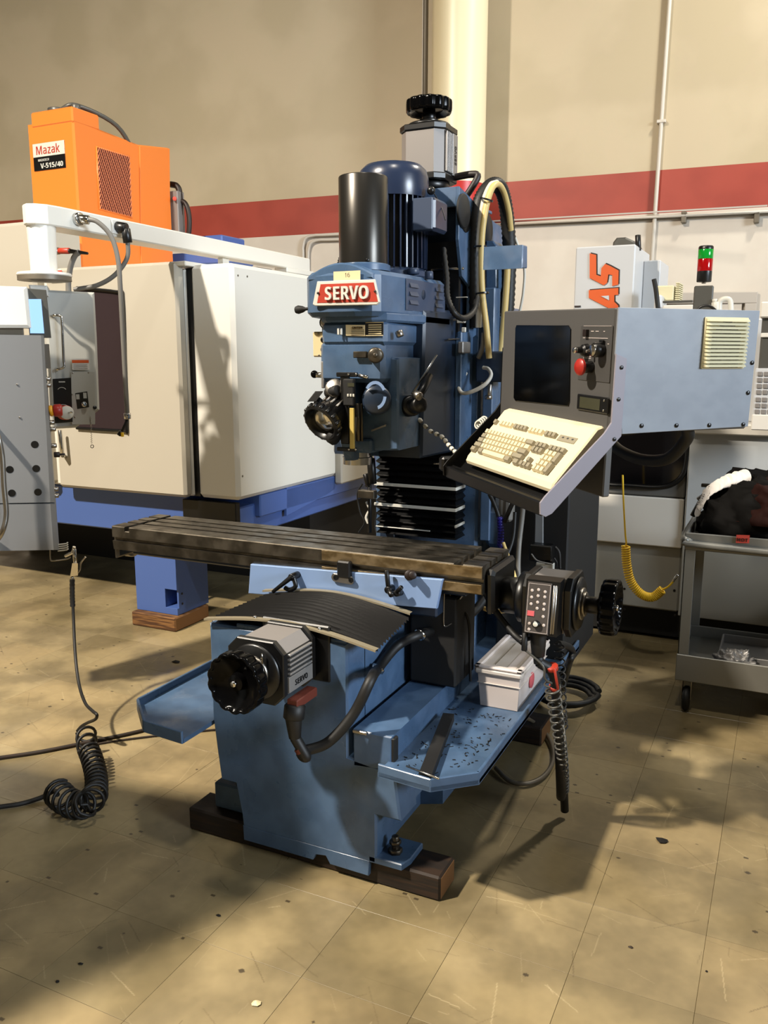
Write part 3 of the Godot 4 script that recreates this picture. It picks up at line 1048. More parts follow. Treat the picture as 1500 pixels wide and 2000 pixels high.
	put(xm, "keypad", M.keypad)
	mb()
	for e in [[0.006, 0.005, 0.066, 0.0012], [0.006, 0.148, 0.066, 0.0012], [0.006, 0.005, 0.0012, 0.144], [0.0708, 0.005, 0.0012, 0.144]]:
		rect(ko + ku * e[0] + kw * e[1] + kn * 0.003, ku * e[2], kw * e[3], kn * 0.0006)
	put(xm, "keypad_border", M.keypad_print)
	for e in [[0.018, 0.128], [0.018, 0.108], [0.018, 0.088], [0.018, 0.03], [0.018, 0.013], [0.037, 0.132], [0.037, 0.114], [0.037, 0.095], [0.037, 0.077], [0.057, 0.128], [0.057, 0.113], [0.057, 0.092], [0.057, 0.076], [0.057, 0.055], [0.061, 0.03]]:
		mb()
		cyl(ko + ku * e[0] + kw * e[1] + kn * 0.003, ko + ku * e[0] + kw * e[1] + kn * 0.005, 0.0048, 10, 0.001)
		put(xm, "push_button", M.keypad_print)
	mb()
	rect(ko + ku * 0.009 + kw * 0.052 + kn * 0.003, ku * 0.021, kw * 0.016, kn * 0.003, 0.001)
	put(xm, "stop_button", M.pink, "rose red button")
	mb()
	cyl(ko + ku * 0.039 + kw * 0.031 + kn * 0.003, ko + ku * 0.039 + kw * 0.031 + kn * 0.016, 0.0115, 16)
	put(xm, "speed_knob", M.black)
	mb()
	cyl(ko + ku * 0.039 + kw * 0.031 + kn * 0.016, ko + ku * 0.039 + kw * 0.031 + kn * 0.0175, 0.0075, 14, 0.001)
	put(xm, "knob_cap", M.hose_white)
	mb()
	for k in 3:
		cyl(ko + ku * (0.082 + 0.006 * k) - kn * 0.003 * k + kw * 0.006, ko + ku * (0.082 + 0.006 * k) - kn * 0.003 * k + kw * 0.15, 0.004, 8)
	put(xm, "ribbed_strip", M.dull_chrome)
	mb()
	cyl(Vector3(-0.63, 0.735, -2.40), Vector3(-0.625, 0.66, -2.39), 0.026, 16, 0.004, 0.02)
	cyl(Vector3(-0.625, 0.665, -2.39), Vector3(-0.622, 0.64, -2.39), 0.016, 12)
	put(xm, "plug", M.rubber)
	mb()
	cyl(Vector3(-0.665, 0.735, -2.38), Vector3(-0.663, 0.68, -2.37), 0.009, 10)
	put(xm, "plug", M.rubber)

	# ---- y drive at the front of the bed
	var ym = servo_motor(t, Transform3D(Basis(), Vector3(-1.268, 0.70, -1.925)), 0.13, 1, "y_drive_motor", 0.085, "SERVO")
	mb()
	box(Vector3(-1.37, 0.62, -2.025), Vector3(-1.14, 0.79, -2.04), 0.004)
	put(ym, "mount_plate", M.black)
	mb()
	cyl(Vector3(-1.23, 0.735, -1.815), Vector3(-1.23, 0.765, -1.815), 0.0025, 8)
	put(ym, "index_pin", M.chrome)
	mb()
	box(Vector3(-1.19, 0.595, -1.98), Vector3(-1.155, 0.622, -1.87), 0.003)
	put(ym, "warning_strip", M.rust_label)
	mb()
	cyl(Vector3(-1.175, 0.602, -1.89), Vector3(-1.175, 0.56, -1.88), 0.03, 14, 0.005)
	cyl(Vector3(-1.175, 0.57, -1.88), Vector3(-1.168, 0.505, -1.875), 0.024, 14, 0.004, 0.017)
	put(ym, "cable_plug", M.rubber)
	mb()
	hose([Vector3(-1.168, 0.51, -1.875), Vector3(-1.14, 0.455, -1.885), Vector3(-1.161, 0.458, -1.9), Vector3(-1.101, 0.481, -1.94), Vector3(-1.04, 0.561, -1.98), Vector3(-1.003, 0.66, -2.02), Vector3(-1.06, 0.624, -2.179), Vector3(-1.05, 0.66, -2.294), Vector3(-1, 0.687, -2.352), Vector3(-0.97, 0.662, -2.553), Vector3(-0.93, 0.684, -2.669), Vector3(-0.9, 0.744, -2.769)], 0.0155, 12, 8)
	put(ym, "cable", M.rubber, "thick black cable looping along the bed")
	for q in [[Vector3(-1.06, 0.624, -2.179), Vector3(0.3, 0.6, -0.5)], [Vector3(-1, 0.685, -2.364), Vector3(0.3, 0.3, -0.8)]]:
		mb()
		var d: Vector3 = q[1].normalized()
		cyl(q[0] - d * 0.008, q[0] + d * 0.008, 0.021, 16, 0.003)
		put(ym, "cable_clamp", M.chrome)
	mb()
	cyl(Vector3(-1.172, 0.456, -1.9), Vector3(-1.155, 0.459, -1.901), 0.0175, 12, 0.001)
	put(ym, "cable_tape", M.rust_label)
	mb()
	cyl(Vector3(-1.158, 0.482, -1.88), Vector3(-1.15, 0.47, -1.8825), 0.0175, 12, 0.001)
	put(ym, "cable_tape", M.rust_label)
	# small pipework behind the saddle plate
	mb()
	hose([Vector3(-0.942, 0.827, -2.42), Vector3(-0.943, 0.76, -2.42), Vector3(-0.942, 0.709, -2.42), Vector3(-0.933, 0.705, -2.42), Vector3(-0.916, 0.717, -2.42)], 0.0025, 6, 5)
	put(sad, "oil_pipe", M.dull_chrome)
	mb()
	hose([Vector3(-0.93, 0.807, -2.44), Vector3(-0.926, 0.77, -2.44), Vector3(-0.912, 0.77, -2.44), Vector3(-0.912, 0.748, -2.44)], 0.0025, 6, 4)
	put(sad, "oil_pipe", M.dull_chrome)
	mb()
	hose([Vector3(-0.897, 0.794, -2.44), Vector3(-0.885, 0.812, -2.44), Vector3(-0.881, 0.826, -2.44)], 0.0025, 6, 4)
	put(sad, "oil_pipe", M.dull_chrome)
	mb()
	hose([Vector3(-0.906, 0.732, -2.5), Vector3(-0.894, 0.723, -2.5), Vector3(-0.884, 0.676, -2.5), Vector3(-0.88, 0.572, -2.5), Vector3(-0.877, 0.501, -2.5)], 0.005, 8, 5)
	put(sad, "cable", M.rubber)
	mb()
	hose([Vector3(-0.821, 0.834, -2.45), Vector3(-0.786, 0.772, -2.45), Vector3(-0.72, 0.712, -2.43), Vector3(-0.675, 0.695, -2.4)], 0.011, 8, 5)
	hose([Vector3(-0.682, 0.702, -2.4), Vector3(-0.639, 0.717, -2.4), Vector3(-0.613, 0.717, -2.4)], 0.008, 8, 4)
	put(sad, "cable", M.rubber)
	mb()
	hose([Vector3(-0.87, 0.723, -2.6), Vector3(-0.84, 0.717, -2.6), Vector3(-0.799, 0.724, -2.6), Vector3(-0.759, 0.75, -2.58), Vector3(-0.747, 0.759, -2.58)], 0.008, 8, 5)
	put(sad, "air_pipe", M.hose_tan)
	mill_column(t)

func mill_column(t: Node3D) -> void:
	# ---- column
	mb()
	box(Vector3(-1.50, 0.08, -3.06), Vector3(-1.06, 1.75, -3.6), 0.01)
	box(Vector3(-1.62, 0.08, -3.2), Vector3(-0.93, 0.7, -3.7), 0.01)
	var col = put(t, "column", M.mill_blue)
	mb()
	box(Vector3(-1.47, 0.72, -2.70), Vector3(-1.08, 0.80, -3.06), 0.006)
	box(Vector3(-1.45, 0.78, -3.0), Vector3(-1.385, 0.92, -3.05), 0.004)
	put(col, "front_ledge", M.mill_dark_blue)
	mb()
	box(Vector3(-1.045, 0.85, -3.05), Vector3(-1.005, 1.8, -3.12), 0.004)
	put(col, "slide_way", M.mill_blue)
	mb()
	box(Vector3(-1.03, 0.82, -3.06), Vector3(-0.93, 0.98, -3.14), 0.02)
	put(col, "way_lug", M.mill_blue)
	# top housing with the big round covers
	var px = -1.09
	mb()
	prism([Vector3(px, 2.125, -2.86), Vector3(px, 1.95, -2.86), Vector3(px, 1.83, -2.90), Vector3(px, 1.80, -2.98), Vector3(px, 1.62, -2.985), Vector3(px, 1.62, -3.02), Vector3(px, 1.72, -3.42), Vector3(px, 2.045, -3.42), Vector3(px, 2.06, -3.24)], Vector3(0.012, 0, 0), 0.001)
	var hs = put(t, "top_housing", M.mill_blue)
	mb()
	prism([Vector3(-1.47, 2.125, -2.86), Vector3(-1.47, 1.95, -2.86), Vector3(-1.47, 1.62, -2.985), Vector3(-1.47, 1.62, -3.42), Vector3(-1.47, 2.045, -3.42), Vector3(-1.47, 2.06, -3.24)], Vector3(-0.012, 0, 0), 0.001)
	put(hs, "side_plate", M.mill_blue)
	mb()
	box(Vector3(-1.47, 2.06, -2.86), Vector3(px, 2.125, -2.872), 0.001)
	box(Vector3(-1.47, 2.09, -2.87), Vector3(px, 2.10, -3.25), 0.001)
	put(hs, "top_plate", M.mill_blue)
	mb()
	box(Vector3(-1.46, 1.62, -2.93), Vector3(-1.10, 2.07, -3.4), 0.004)
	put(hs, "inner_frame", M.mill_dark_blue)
	mb()
	cyl(Vector3(-1.078, 2.048, -2.887), Vector3(-1.078, 2.048, -2.887) + Vector3(0.012, 0, 0), 0.057, 36, 0.003)
	put(hs, "round_cover", M.black_matt)
	mb()
	cyl(Vector3(-1.078, 2.033, -2.924), Vector3(-1.078, 2.033, -2.924) + Vector3(0.003, 0, 0), 0.052, 36, 0.001)
	put(hs, "cover_opening", M.black)
	mb()
	cyl(Vector3(-1.075, 2.02, -3.144), Vector3(-1.075, 2.02, -3.144) + Vector3(0.008, 0, 0), 0.055, 36, 0.003)
	put(hs, "round_cover", M.black_matt)
	# z drive on top
	mb()
	box(Vector3(-1.40, 2.10, -2.97), Vector3(-1.16, 2.125, -3.2), 0.004)
	put(hs, "motor_seat", M.black)
	var zm = servo_motor(t, Transform3D(Basis(Vector3(-1, 0, 0), Vector3(0, 0, 1), Vector3(0, 1, 0)), Vector3(-1.285, 2.285, -3.08)), 0.15, -1, "z_drive_motor", 0.075, "SERVO")
	mb()
	hose([Vector3(-1.20, 2.21, -3.12), Vector3(-1.13, 2.215, -3.12), Vector3(-1.105, 2.205, -3.12), Vector3(-1.13, 2.15, -3.10), Vector3(-1.155, 2.11, -3.08)], 0.013, 10, 5)
	put(zm, "cable", M.dark_brown)

	# ---- head carriage
	mb()
	prism([Vector3(-1.44, 1.70, -2.62), Vector3(-1.44, 1.215, -2.60), Vector3(-1.44, 1.205, -3.02), Vector3(-1.44, 1.72, -3.02)], Vector3(0.34, 0, 0), 0.008)
	var hc = put(t, "head_carriage", M.mill_dark_blue)  # painted darker than the casting, as its side lies in shade
	mb()
	box(Vector3(-1.10, 1.20, -2.90), Vector3(-1.075, 1.64, -3.02), 0.004)
	put(hc, "gib_plate", M.mill_blue)
	mb()
	box(Vector3(-1.37, 1.47, -2.39), Vector3(-1.14, 1.60, -2.66), 0.014)
	box(Vector3(-1.36, 1.585, -2.385), Vector3(-1.13, 1.66, -2.66), 0.012)
	prism([Vector3(-1.356, 1.536, -2.41), Vector3(-1.257, 1.536, -2.41), Vector3(-1.26, 1.22, -2.41), Vector3(-1.293, 1.218, -2.41), Vector3(-1.357, 1.441, -2.41)], Vector3(0, 0, -0.2), 0.006)
	prism([Vector3(-1.225, 1.561, -2.44), Vector3(-1.114, 1.546, -2.44), Vector3(-1.113, 1.257, -2.44), Vector3(-1.256, 1.25, -2.44)], Vector3(0, 0, -0.2), 0.006)
	box(Vector3(-1.30, 1.245, -2.42), Vector3(-1.2, 1.29, -2.6), 0.006)
	var hd = put(t, "head_casting", M.mill_blue)
	mb()
	cyl(Vector3(-1.186, 1.414, -2.44), Vector3(-1.157, 1.419, -2.37), 0.046, 28, 0.008)
	put(hd, "feed_gearbox", M.mill_dark_blue)
	for e in [[Vector3(-1.13, 1.478, -2.355), 25.0, 150.0], [Vector3(-1.139, 1.406, -2.355), -75.0, -5.0]]:
		mb()
		var a = []
		var b = []
		var cc: Vector3 = Vector3(-1.153, 1.434, -2.355)
		for k in 9:
			var ang = deg_to_rad(lerpf(e[1], e[2], k / 8.0))
			a.append(cc + Vector3(cos(ang) * 0.028, sin(ang) * 0.034, 0))
			b.append(cc + Vector3(cos(ang) * 0.038, sin(ang) * 0.044, 0))
		loft(a, b)
		put(hd, "dial_arc", M.light_blue_plate)
	# spindle nose
	mb()
	lathe(Vector3(-1.285, 1.25, -2.49), Vector3(0, -1, 0), [[0.0, 0.0], [0.045, 0.0], [0.045, 0.025], [0.05, 0.027], [0.05, 0.05], [0.03, 0.052], [0.0, 0.052]], 28)
	put(hd, "spindle_nose", M.chrome)
	# neck ring under the belt housing
	mb()
	prism([Vector3(-1.36, 1.656, -2.39), Vector3(-1.33, 1.656, -2.365), Vector3(-1.17, 1.656, -2.365), Vector3(-1.13, 1.656, -2.39), Vector3(-1.10, 1.656, -2.6), Vector3(-1.10, 1.656, -2.84), Vector3(-1.40, 1.656, -2.84)], Vector3(0, 0.03, 0), 0.006)
	put(hd, "neck", M.mill_blue)
	# plates and knobs of the head front
	mb()
	rect(Vector3(-1.268, 1.615, -2.383), Vector3(-1.2, 1.613, -2.383) - Vector3(-1.268, 1.615, -2.383), Vector3(-1.268, 1.649, -2.383) - Vector3(-1.268, 1.615, -2.383), Vector3(0, 0, 0.003), 0.001)
	var cp = put(hd, "caution_plate", M.paper)
	words(cp, "lettering", "CAUTION", 0.007, 0.001, facing(Vector3(-1.226, 1.639, -2.379), Vector3.RIGHT, Vector3.UP), M.ink, true, 0.85)
	mb()
	for k in 4:
		box(Vector3(-1.248, 1.633, -2.38) + Vector3(0, -0.005 * k, 0), Vector3(-1.203, 1.633, -2.38) + Vector3(0, -0.005 * k - 0.0015, 0.001), 0.0)
	put(cp, "small_print", M.ink)
	mb()
	rect(Vector3(-1.2, 1.614, -2.383), Vector3(-1.137, 1.615, -2.383) - Vector3(-1.2, 1.614, -2.383), Vector3(-1.2, 1.654, -2.383) - Vector3(-1.2, 1.614, -2.383), Vector3(0, 0, 0.003), 0.001)
	var dp = put(hd, "data_plate", M.black)
	mb()
	for k in 5:
		box(Vector3(-1.188, 1.648, -2.38) + Vector3(0, -0.0065 * k, 0), Vector3(-1.144, 1.647, -2.38) + Vector3(0, -0.0065 * k - 0.002, 0.0008), 0.0)
	for e in [[714, 631, 750, 629.6], [714, 656, 750, 654.6]]:
		var q0: Vector3 = [Vector3(-1.198, 1.653, -2.38), Vector3(-1.198, 1.614, -2.38)][0 if e[1] == 631 else 1]
		box(q0, q0 + Vector3(0.06, 0.002, 0.0008), 0.0)
	put(dp, "small_print", M.paper)
	mb()
	box(Vector3(-1.291, 1.618, -2.375), Vector3(-1.285, 1.638, -2.375) + Vector3(0, 0, 0.008), 0.001)
	put(hd, "sight_glass", M.hose_white)
	mb()
	box(Vector3(-1.28, 1.618, -2.375), Vector3(-1.276, 1.638, -2.375) + Vector3(0, 0, 0.008), 0.001)
	put(hd, "sight_glass", M.hose_white)
	mb()
	box(Vector3(-1.239, 1.547, -2.385), Vector3(-1.192, 1.567, -2.385) + Vector3(0, 0, 0.012), 0.002)
	put(hd, "range_plate", M.steel)
	mb()
	cyl(Vector3(-1.171, 1.555, -2.4), Vector3(-1.148, 1.555, -2.345), 0.024, 24, 0.006)
	cyl(Vector3(-1.148, 1.555, -2.345), Vector3(-1.143, 1.556, -2.335), 0.007, 12, 0.002)
	put(hd, "range_knob", M.steel)
	mb()
	cyl(Vector3(-1.105, 1.629, -2.42), Vector3(-1.098, 1.611, -2.42), 0.012, 12)
	put(hd, "oil_cap", M.dull_chrome)
	# switch box and air gauge on the left
	mb()
	box(Vector3(-1.405, 1.55, -2.44), Vector3(-1.354, 1.63, -2.44) + Vector3(0, 0, 0.03), 0.004)
	var sb = put(hd, "switch_box", M.paper, "beige box with two round buttons")
	for q in [[Vector3(-1.363, 1.604, -2.41), M.black], [Vector3(-1.364, 1.574, -2.41), M.aluminium]]:
		mb()
		cyl(q[0], q[0] + Vector3(0, 0, 0.008), 0.0095, 16, 0.002)
		put(sb, "push_button", q[1])
	for q in [Vector3(-1.382, 1.623, -2.41), Vector3(-1.381, 1.555, -2.41), Vector3(-1.347, 1.623, -2.41)]:
		mb()
		cyl(q, q + Vector3(0, 0, 0.003), 0.0035, 10, 0.001)
		put(sb, "screw", M.dull_chrome)
	mb()
	cyl(Vector3(-1.386, 1.66, -2.47), Vector3(-1.371, 1.659, -2.44), 0.022, 24, 0.003)
	box(Vector3(-1.394, 1.628, -2.47), Vector3(-1.374, 1.654, -2.47) + Vector3(0, 0, 0.02), 0.003)
	var ga = put(hd, "air_gauge", M.black)
	mb()
	cyl(Vector3(-1.371, 1.659, -2.44), Vector3(-1.369, 1.659, -2.437), 0.018, 24, 0.0005)
	put(ga, "dial", M.hose_white)
	# lever with a ball at the left
	mb()
	box(Vector3(-1.364, 1.451, -2.41), Vector3(-1.354, 1.536, -2.41) + Vector3(0, 0, 0.02), 0.002)
	put(hd, "side_plate", M.aluminium)
	mb()
	cyl(Vector3(-1.356, 1.492, -2.4), Vector3(-1.387, 1.493, -2.4), 0.009, 14, 0.002)
	put(hd, "lever_shank", M.chrome)
	mb()
	ball(Vector3(-1.394, 1.495, -2.4), 0.0125, 16)
	put(hd, "lever_ball", M.black_gloss)
	# clamp lever from the belt housing
	mb()
	var kn0 = Vector3(-1.425, 1.697, -2.36)
	lathe(kn0, Vector3(1, 0.06, 0), [[0.0, -0.014], [0.011, -0.009], [0.0135, 0.0], [0.010, 0.016], [0.005, 0.026], [0.005, 0.04], [0.0, 0.04]], 16)
	put(hd, "brake_lever", M.black_matt)

	# ---- belt housing
	mb()
	var plan = [Vector3(-1.392, 0, -2.36), Vector3(-1.372, 0, -2.338), Vector3(-1.30, 0, -2.326), Vector3(-1.21, 0, -2.326), Vector3(-1.155, 0, -2.338), Vector3(-1.135, 0, -2.36), Vector3(-1.112, 0, -2.55), Vector3(-1.105, 0, -2.80), Vector3(-1.125, 0, -2.85), Vector3(-1.43, 0, -2.85), Vector3(-1.445, 0, -2.80), Vector3(-1.43, 0, -2.52)]
	var b0 = []
	for q in plan:
		b0.append(q + Vector3(0, 1.672, 0))
	prism(b0, Vector3(0, 0.135, 0), 0.014)
	var bh = put(t, "belt_housing", M.mill_blue)
	mb()
	var arch = []
	for k in 13:
		var f = k / 12.0
		arch.append(Vector3(lerpf(-1.375, -1.15, f), 1.795 + 0.036 * sin(PI * f), -2.334))
	arch.append(Vector3(-1.15, 1.78, -2.334))
	arch.append(Vector3(-1.375, 1.78, -2.334))
	prism(arch, Vector3(0, 0, -0.3), 0.005)
	put(bh, "arched_lid", M.mill_blue)
	# badge
	var zq = -2.326
	mb()
	prism([Vector3(-1.349, 1.709, -2.326), Vector3(-1.332, 1.777, -2.326), Vector3(-1.136, 1.776, -2.326), Vector3(-1.12, 1.71, -2.326), Vector3(-1.13, 1.702, -2.326), Vector3(-1.34, 1.704, -2.326)], Vector3(0, 0, 0.009), 0.002)
	var bd = put(bh, "badge", M.hose_white, "red plate with raised white SERVO lettering")
	mb()
	prism([Vector3(-1.332, 1.713, -2.317), Vector3(-1.319, 1.768, -2.317), Vector3(-1.139, 1.767, -2.317), Vector3(-1.125, 1.711, -2.317)], Vector3(0, 0, 0.001), 0.0002)
	put(bd, "red_field", M.badge_red)
	words(bd, "lettering", "SERVO", 0.0385, 0.008, facing(Vector3(-1.227, 1.739, -2.313) , Vector3(1, 0.0, 0), Vector3.UP), M.hose_white, true, 0.92)
	for q in [Vector3(-1.327, 1.742, -2.315), Vector3(-1.133, 1.741, -2.315)]:
		mb()
		cyl(q, q + Vector3(0, 0, 0.003), 0.004, 10, 0.001)
		put(bd, "screw", M.dark_brown)
	mb()
	rect(Vector3(-1.278, 1.777, -2.325), Vector3(-1.187, 1.777, -2.325) - Vector3(-1.278, 1.777, -2.325), Vector3(0, 0.027, 0), Vector3(0, 0, 0.0012))
	var nt = put(bh, "number_tape", M.paper, "yellowed tape marked 16")
	words(nt, "lettering", "16", 0.0125, 0.0006, facing(Vector3(-1.231, 1.792, -2.324), Vector3.RIGHT, Vector3.UP), M.ink, false)
	# louvre plate on the right side
	var la = Vector3(-1.118, 1.795, -2.50)
	var lb = Vector3(-1.1055, 1.795, -2.80)
	var ld = (lb - la).normalized()
	var ln = Vector3(1, 0, 0.042).normalized()
	mb()
	rect(la + ln * 0.001 - Vector3(0, 0.10, 0), lb - la, Vector3(0, 0.098, 0), ln * 0.003, 0.001)
	var lp = put(bh, "louvre_plate", M.panel_blue_grey)
	for e in [[0.02, 0.0], [0.02, 1.0], [0.02, 2.0], [0.215, 0.0], [0.215, 1.0], [0.215, 2.0]]:
		mb()
		var o: Vector3 = la + ld * e[0] + ln * 0.004 + Vector3(0, -0.028 - 0.026 * e[1], 0)
		hexa([o, o + ld * 0.062, o + ld * 0.062 + ln * 0.007, o + ln * 0.007, o + Vector3(0, 0.014, 0), o + ld * 0.062 + Vector3(0, 0.014, 0), o + ld * 0.06 + Vector3(0, 0.012, 0) + ln * 0.001, o + ld * 0.002 + Vector3(0, 0.012, 0) + ln * 0.001])
		put(lp, "louvre", M.panel_blue_grey)
	mb()
	cyl(la + ld * 0.125 + ln * 0.003 + Vector3(0, -0.045, 0), la + ld * 0.125 + ln * 0.0045 + Vector3(0, -0.045, 0), 0.016, 20, 0.0005)
	put(lp, "oil_spot", M.mill_dark_blue)
	# ---- drawbar tube
	mb()
	lathe(Vector3(-1.25, 1.815, -2.47), Vector3.UP, [[0.085, 0.0], [0.085, 0.018], [0.078, 0.022]], 40)
	put(bh, "tube_collar", M.mill_blue)
	mb()
	lathe(Vector3(-1.25, 1.832, -2.47), Vector3.UP, [[0.077, 0.0], [0.077, 0.264], [0.0745, 0.267], [0.0, 0.267]], 48)
	var dt = put(t, "drawbar_cover", M.tube_steel, "tall dark polished tube")
	mb()
	cyl(Vector3(-1.205, 1.843, -2.408), Vector3(-1.203, 1.843, -2.405), 0.005, 10, 0.001)
	put(dt, "screw", M.black)
	# ---- spindle motor
	var mc = Vector3(-1.272, 0, -2.74)
	mb()
	lathe(mc + Vector3(0, 2.075, 0), Vector3.UP, [[0.108, 0.0], [0.119, 0.0], [0.121, 0.02], [0.120, 0.065], [0.112, 0.092], [0.095, 0.108], [0.06, 0.116], [0.0, 0.118]], 40)
	var sm = put(t, "spindle_motor", M.motor_blue)
	mb()
	lathe(mc + Vector3(0, 1.83, 0), Vector3.UP, [[0.0, 0.0], [0.095, 0.0], [0.095, 0.25]], 32)
	put(sm, "motor_core", M.black)
	for k in 34:
		mb()
		var a = TAU * k / 34.0
		var d = Vector3(cos(a), 0, sin(a))
		var s = Vector3(-sin(a), 0, cos(a)) * 0.0025
		var o = mc + d * 0.093
		hexa([o - s + Vector3(0, 1.845, 0), o + s + Vector3(0, 1.845, 0), o + s + d * 0.026 + Vector3(0, 1.845, 0), o - s + d * 0.026 + Vector3(0, 1.845, 0), o - s + Vector3(0, 2.078, 0), o + s + Vector3(0, 2.078, 0), o + s + d * 0.024 + Vector3(0, 2.078, 0), o - s + d * 0.024 + Vector3(0, 2.078, 0)])
		put(sm, "cooling_fin", M.motor_blue)
	mb()
	lathe(mc + Vector3(0, 1.815, 0), Vector3.UP, [[0.115, 0.0], [0.12, 0.004], [0.12, 0.02], [0.10, 0.032]], 36)
	put(sm, "motor_foot", M.panel_blue_grey)
	mb()
	cyl(Vector3(-1.161, 1.819, -2.66), Vector3(-1.162, 1.839, -2.66), 0.02, 14)
	put(sm, "foot_bolt", M.panel_blue_grey)
	mb()
	cyl(Vector3(-1.104, 1.802, -2.66), Vector3(-1.105, 1.827, -2.66), 0.014, 12)
	put(sm, "foot_bolt", M.panel_blue_grey)
	mb()
	box(Vector3(-1.165, 1.955, -2.655), Vector3(-1.085, 2.06, -2.775), 0.01)
	var jb = put(sm, "junction_box", M.motor_blue)
	mb()
	box(Vector3(-1.16, 1.957, -2.648), Vector3(-1.09, 2.058, -2.656), 0.003)
	put(jb, "junction_lid", M.panel_blue_grey)
	mb()
	hose([Vector3(-1.13, 2.092, -2.75), Vector3(-1.091, 2.044, -2.72), Vector3(-1.065, 1.991, -2.7)], 0.0018, 6, 4)
	put(sm, "lifting_wire", M.black)
	mb()
	ball(Vector3(-1.125, 2.091, -2.72), 0.014, 10)
	put(sm, "lifting_eye", M.black)
	mb()
	ball(mc + Vector3(-0.06, 2.178, 0.06), 0.008, 8)
	put(sm, "lifting_eye", M.black)
	mb()
	var sp = curve([Vector3(-1.103, 1.913, -2.78), Vector3(-1.078, 1.817, -2.75), Vector3(-1.062, 1.748, -2.72), Vector3(-1.031, 1.696, -2.7), Vector3(-1.015, 1.678, -2.75), Vector3(-1.015, 1.706, -2.85), Vector3(-1.02, 1.757, -2.9)], 10)
	tube(sp, 0.009, 8, false, 0.0025)
	put(sm, "conduit_hose", M.rubber)
	mb()
	tube(curve([Vector3(-1.381, 1.903, -2.6), Vector3(-1.397, 1.87, -2.6), Vector3(-1.405, 1.834, -2.6)], 10), 0.012, 8, false, 0.003)
	put(sm, "conduit_hose", M.rubber)
	# bits in the gap behind the motor
	mb()
	cyl(Vector3(-1.196, 1.857, -2.9), Vector3(-1.072, 1.857, -2.9), 0.005, 8)
	put(hc, "tie_rod", M.chrome)
	for e in [[Vector3(-1.082, 1.762, -2.86), Vector3(-1.04, 1.747, -2.86)], [Vector3(-1.077, 1.673, -2.86), Vector3(-1.046, 1.679, -2.86)], [Vector3(-1.059, 1.641, -2.86), Vector3(-1.044, 1.646, -2.86)]]:
		mb()
		box(e[0] + Vector3(0, -0.006, 0), e[1] + Vector3(0, 0.006, 0.01), 0.002)
		put(hc, "bellows_tab", M.hose_white)
	for e in [[628, 1.0], [645, 0.8]]:
		mb()
		var q0: Vector3 = Vector3(-1.23, 1.676, -2.88) if e[0] == 628 else Vector3(-1.291, 1.646, -2.88)
		box(q0, q0 + Vector3(0.17 * e[1], 0.007, 0.006), 0.001)
		put(hc, "bellows_bar", M.hose_grey)
	mb()
	prism([Vector3(-1.43, 1.62, -2.90), Vector3(-1.09, 1.62, -2.90), Vector3(-1.09, 1.95, -2.93), Vector3(-1.43, 1.95, -2.93)], Vector3(0, 0, -0.02))
	put(hc, "upper_bellows", M.black)
	# rod work on the right side of the carriage
	mb()
	hose([Vector3(-1.085, 1.61, -2.789), Vector3(-1.085, 1.614, -2.942), Vector3(-1.085, 1.608, -2.986), Vector3(-1.085, 1.563, -3.005)], 0.003, 6, 5)
	put(hc, "oil_pipe", M.dull_chrome)
	mb()
	box(Vector3(-1.075, 1.563, -2.86), Vector3(-1.075, 1.603, -2.937) + Vector3(0.02, 0, 0), 0.003)
	put(hc, "oil_block", M.aluminium)
	mb()
	cyl(Vector3(-1.103, 1.432, -2.52), Vector3(-1.05, 1.557, -2.6), 0.0038, 10, 0.001)
	put(hd, "feed_lever", M.chrome)
	mb()
	cyl(Vector3(-1.15, 1.387, -2.56), Vector3(-1.082, 1.398, -2.48), 0.034, 24, 0.006)
	cyl(Vector3(-1.086, 1.397, -2.49), Vector3(-1.041, 1.404, -2.45), 0.026, 24, 0.006)
	hose([Vector3(-1.091, 1.4, -2.5), Vector3(-1.064, 1.449, -2.52), Vector3(-1.068, 1.488, -2.58)], 0.014, 8, 4)
	put(hd, "quill_hub", M.black)
	mb()
	cyl(Vector3(-1.143, 1.4, -2.52), Vector3(-1.127, 1.402, -2.51), 0.018, 18)
	put(hd, "hub_ring", M.dull_chrome)
	mb()
	cyl(Vector3(-1.06, 1.435, -2.45), Vector3(-1.04, 1.428, -2.44), 0.014, 14)
	put(hd, "hub_ring", M.dull_chrome)
	mb()
	rect(Vector3(-1.201, 1.315, -2.43), Vector3(-1.15, 1.334, -2.43) - Vector3(-1.201, 1.315, -2.43), Vector3(0, 0.006, 0), Vector3(0, 0, 0.008), 0.001)
	put(hd, "quill_handle", M.aluminium)
	# digital quill scale
	mb()
	box(Vector3(-1.272, 1.28, -2.36), Vector3(-1.242, 1.492, -2.36) + Vector3(0, 0, 0.012), 0.002)
	box(Vector3(-1.284, 1.489, -2.36), Vector3(-1.214, 1.503, -2.36) + Vector3(0, 0, 0.016), 0.002)
	box(Vector3(-1.285, 1.257, -2.36), Vector3(-1.219, 1.269, -2.36) + Vector3(0, 0, 0.016), 0.002)
	var ds = put(hd, "quill_scale", M.black)
	mb()
	box(Vector3(-1.254, 1.401, -2.35), Vector3(-1.217, 1.483, -2.35) + Vector3(0, 0, 0.018), 0.003)
	var rd = put(hd, "readout", M.black_matt)
	mb()
	box(Vector3(-1.236, 1.46, -2.332), Vector3(-1.214, 1.471, -2.332) + Vector3(0, 0, 0.0015), 0.0)
	put(rd, "display", M.lcd)
	for k in 3:
		mb()
		box(Vector3(-1.238, 1.429, -2.332) + Vector3(0.0096 * k, 0, 0), Vector3(-1.232, 1.438, -2.332) + Vector3(0.0096 * k, 0, 0.003), 0.001)
		put(rd, "button", M.hose_white)
	mb()
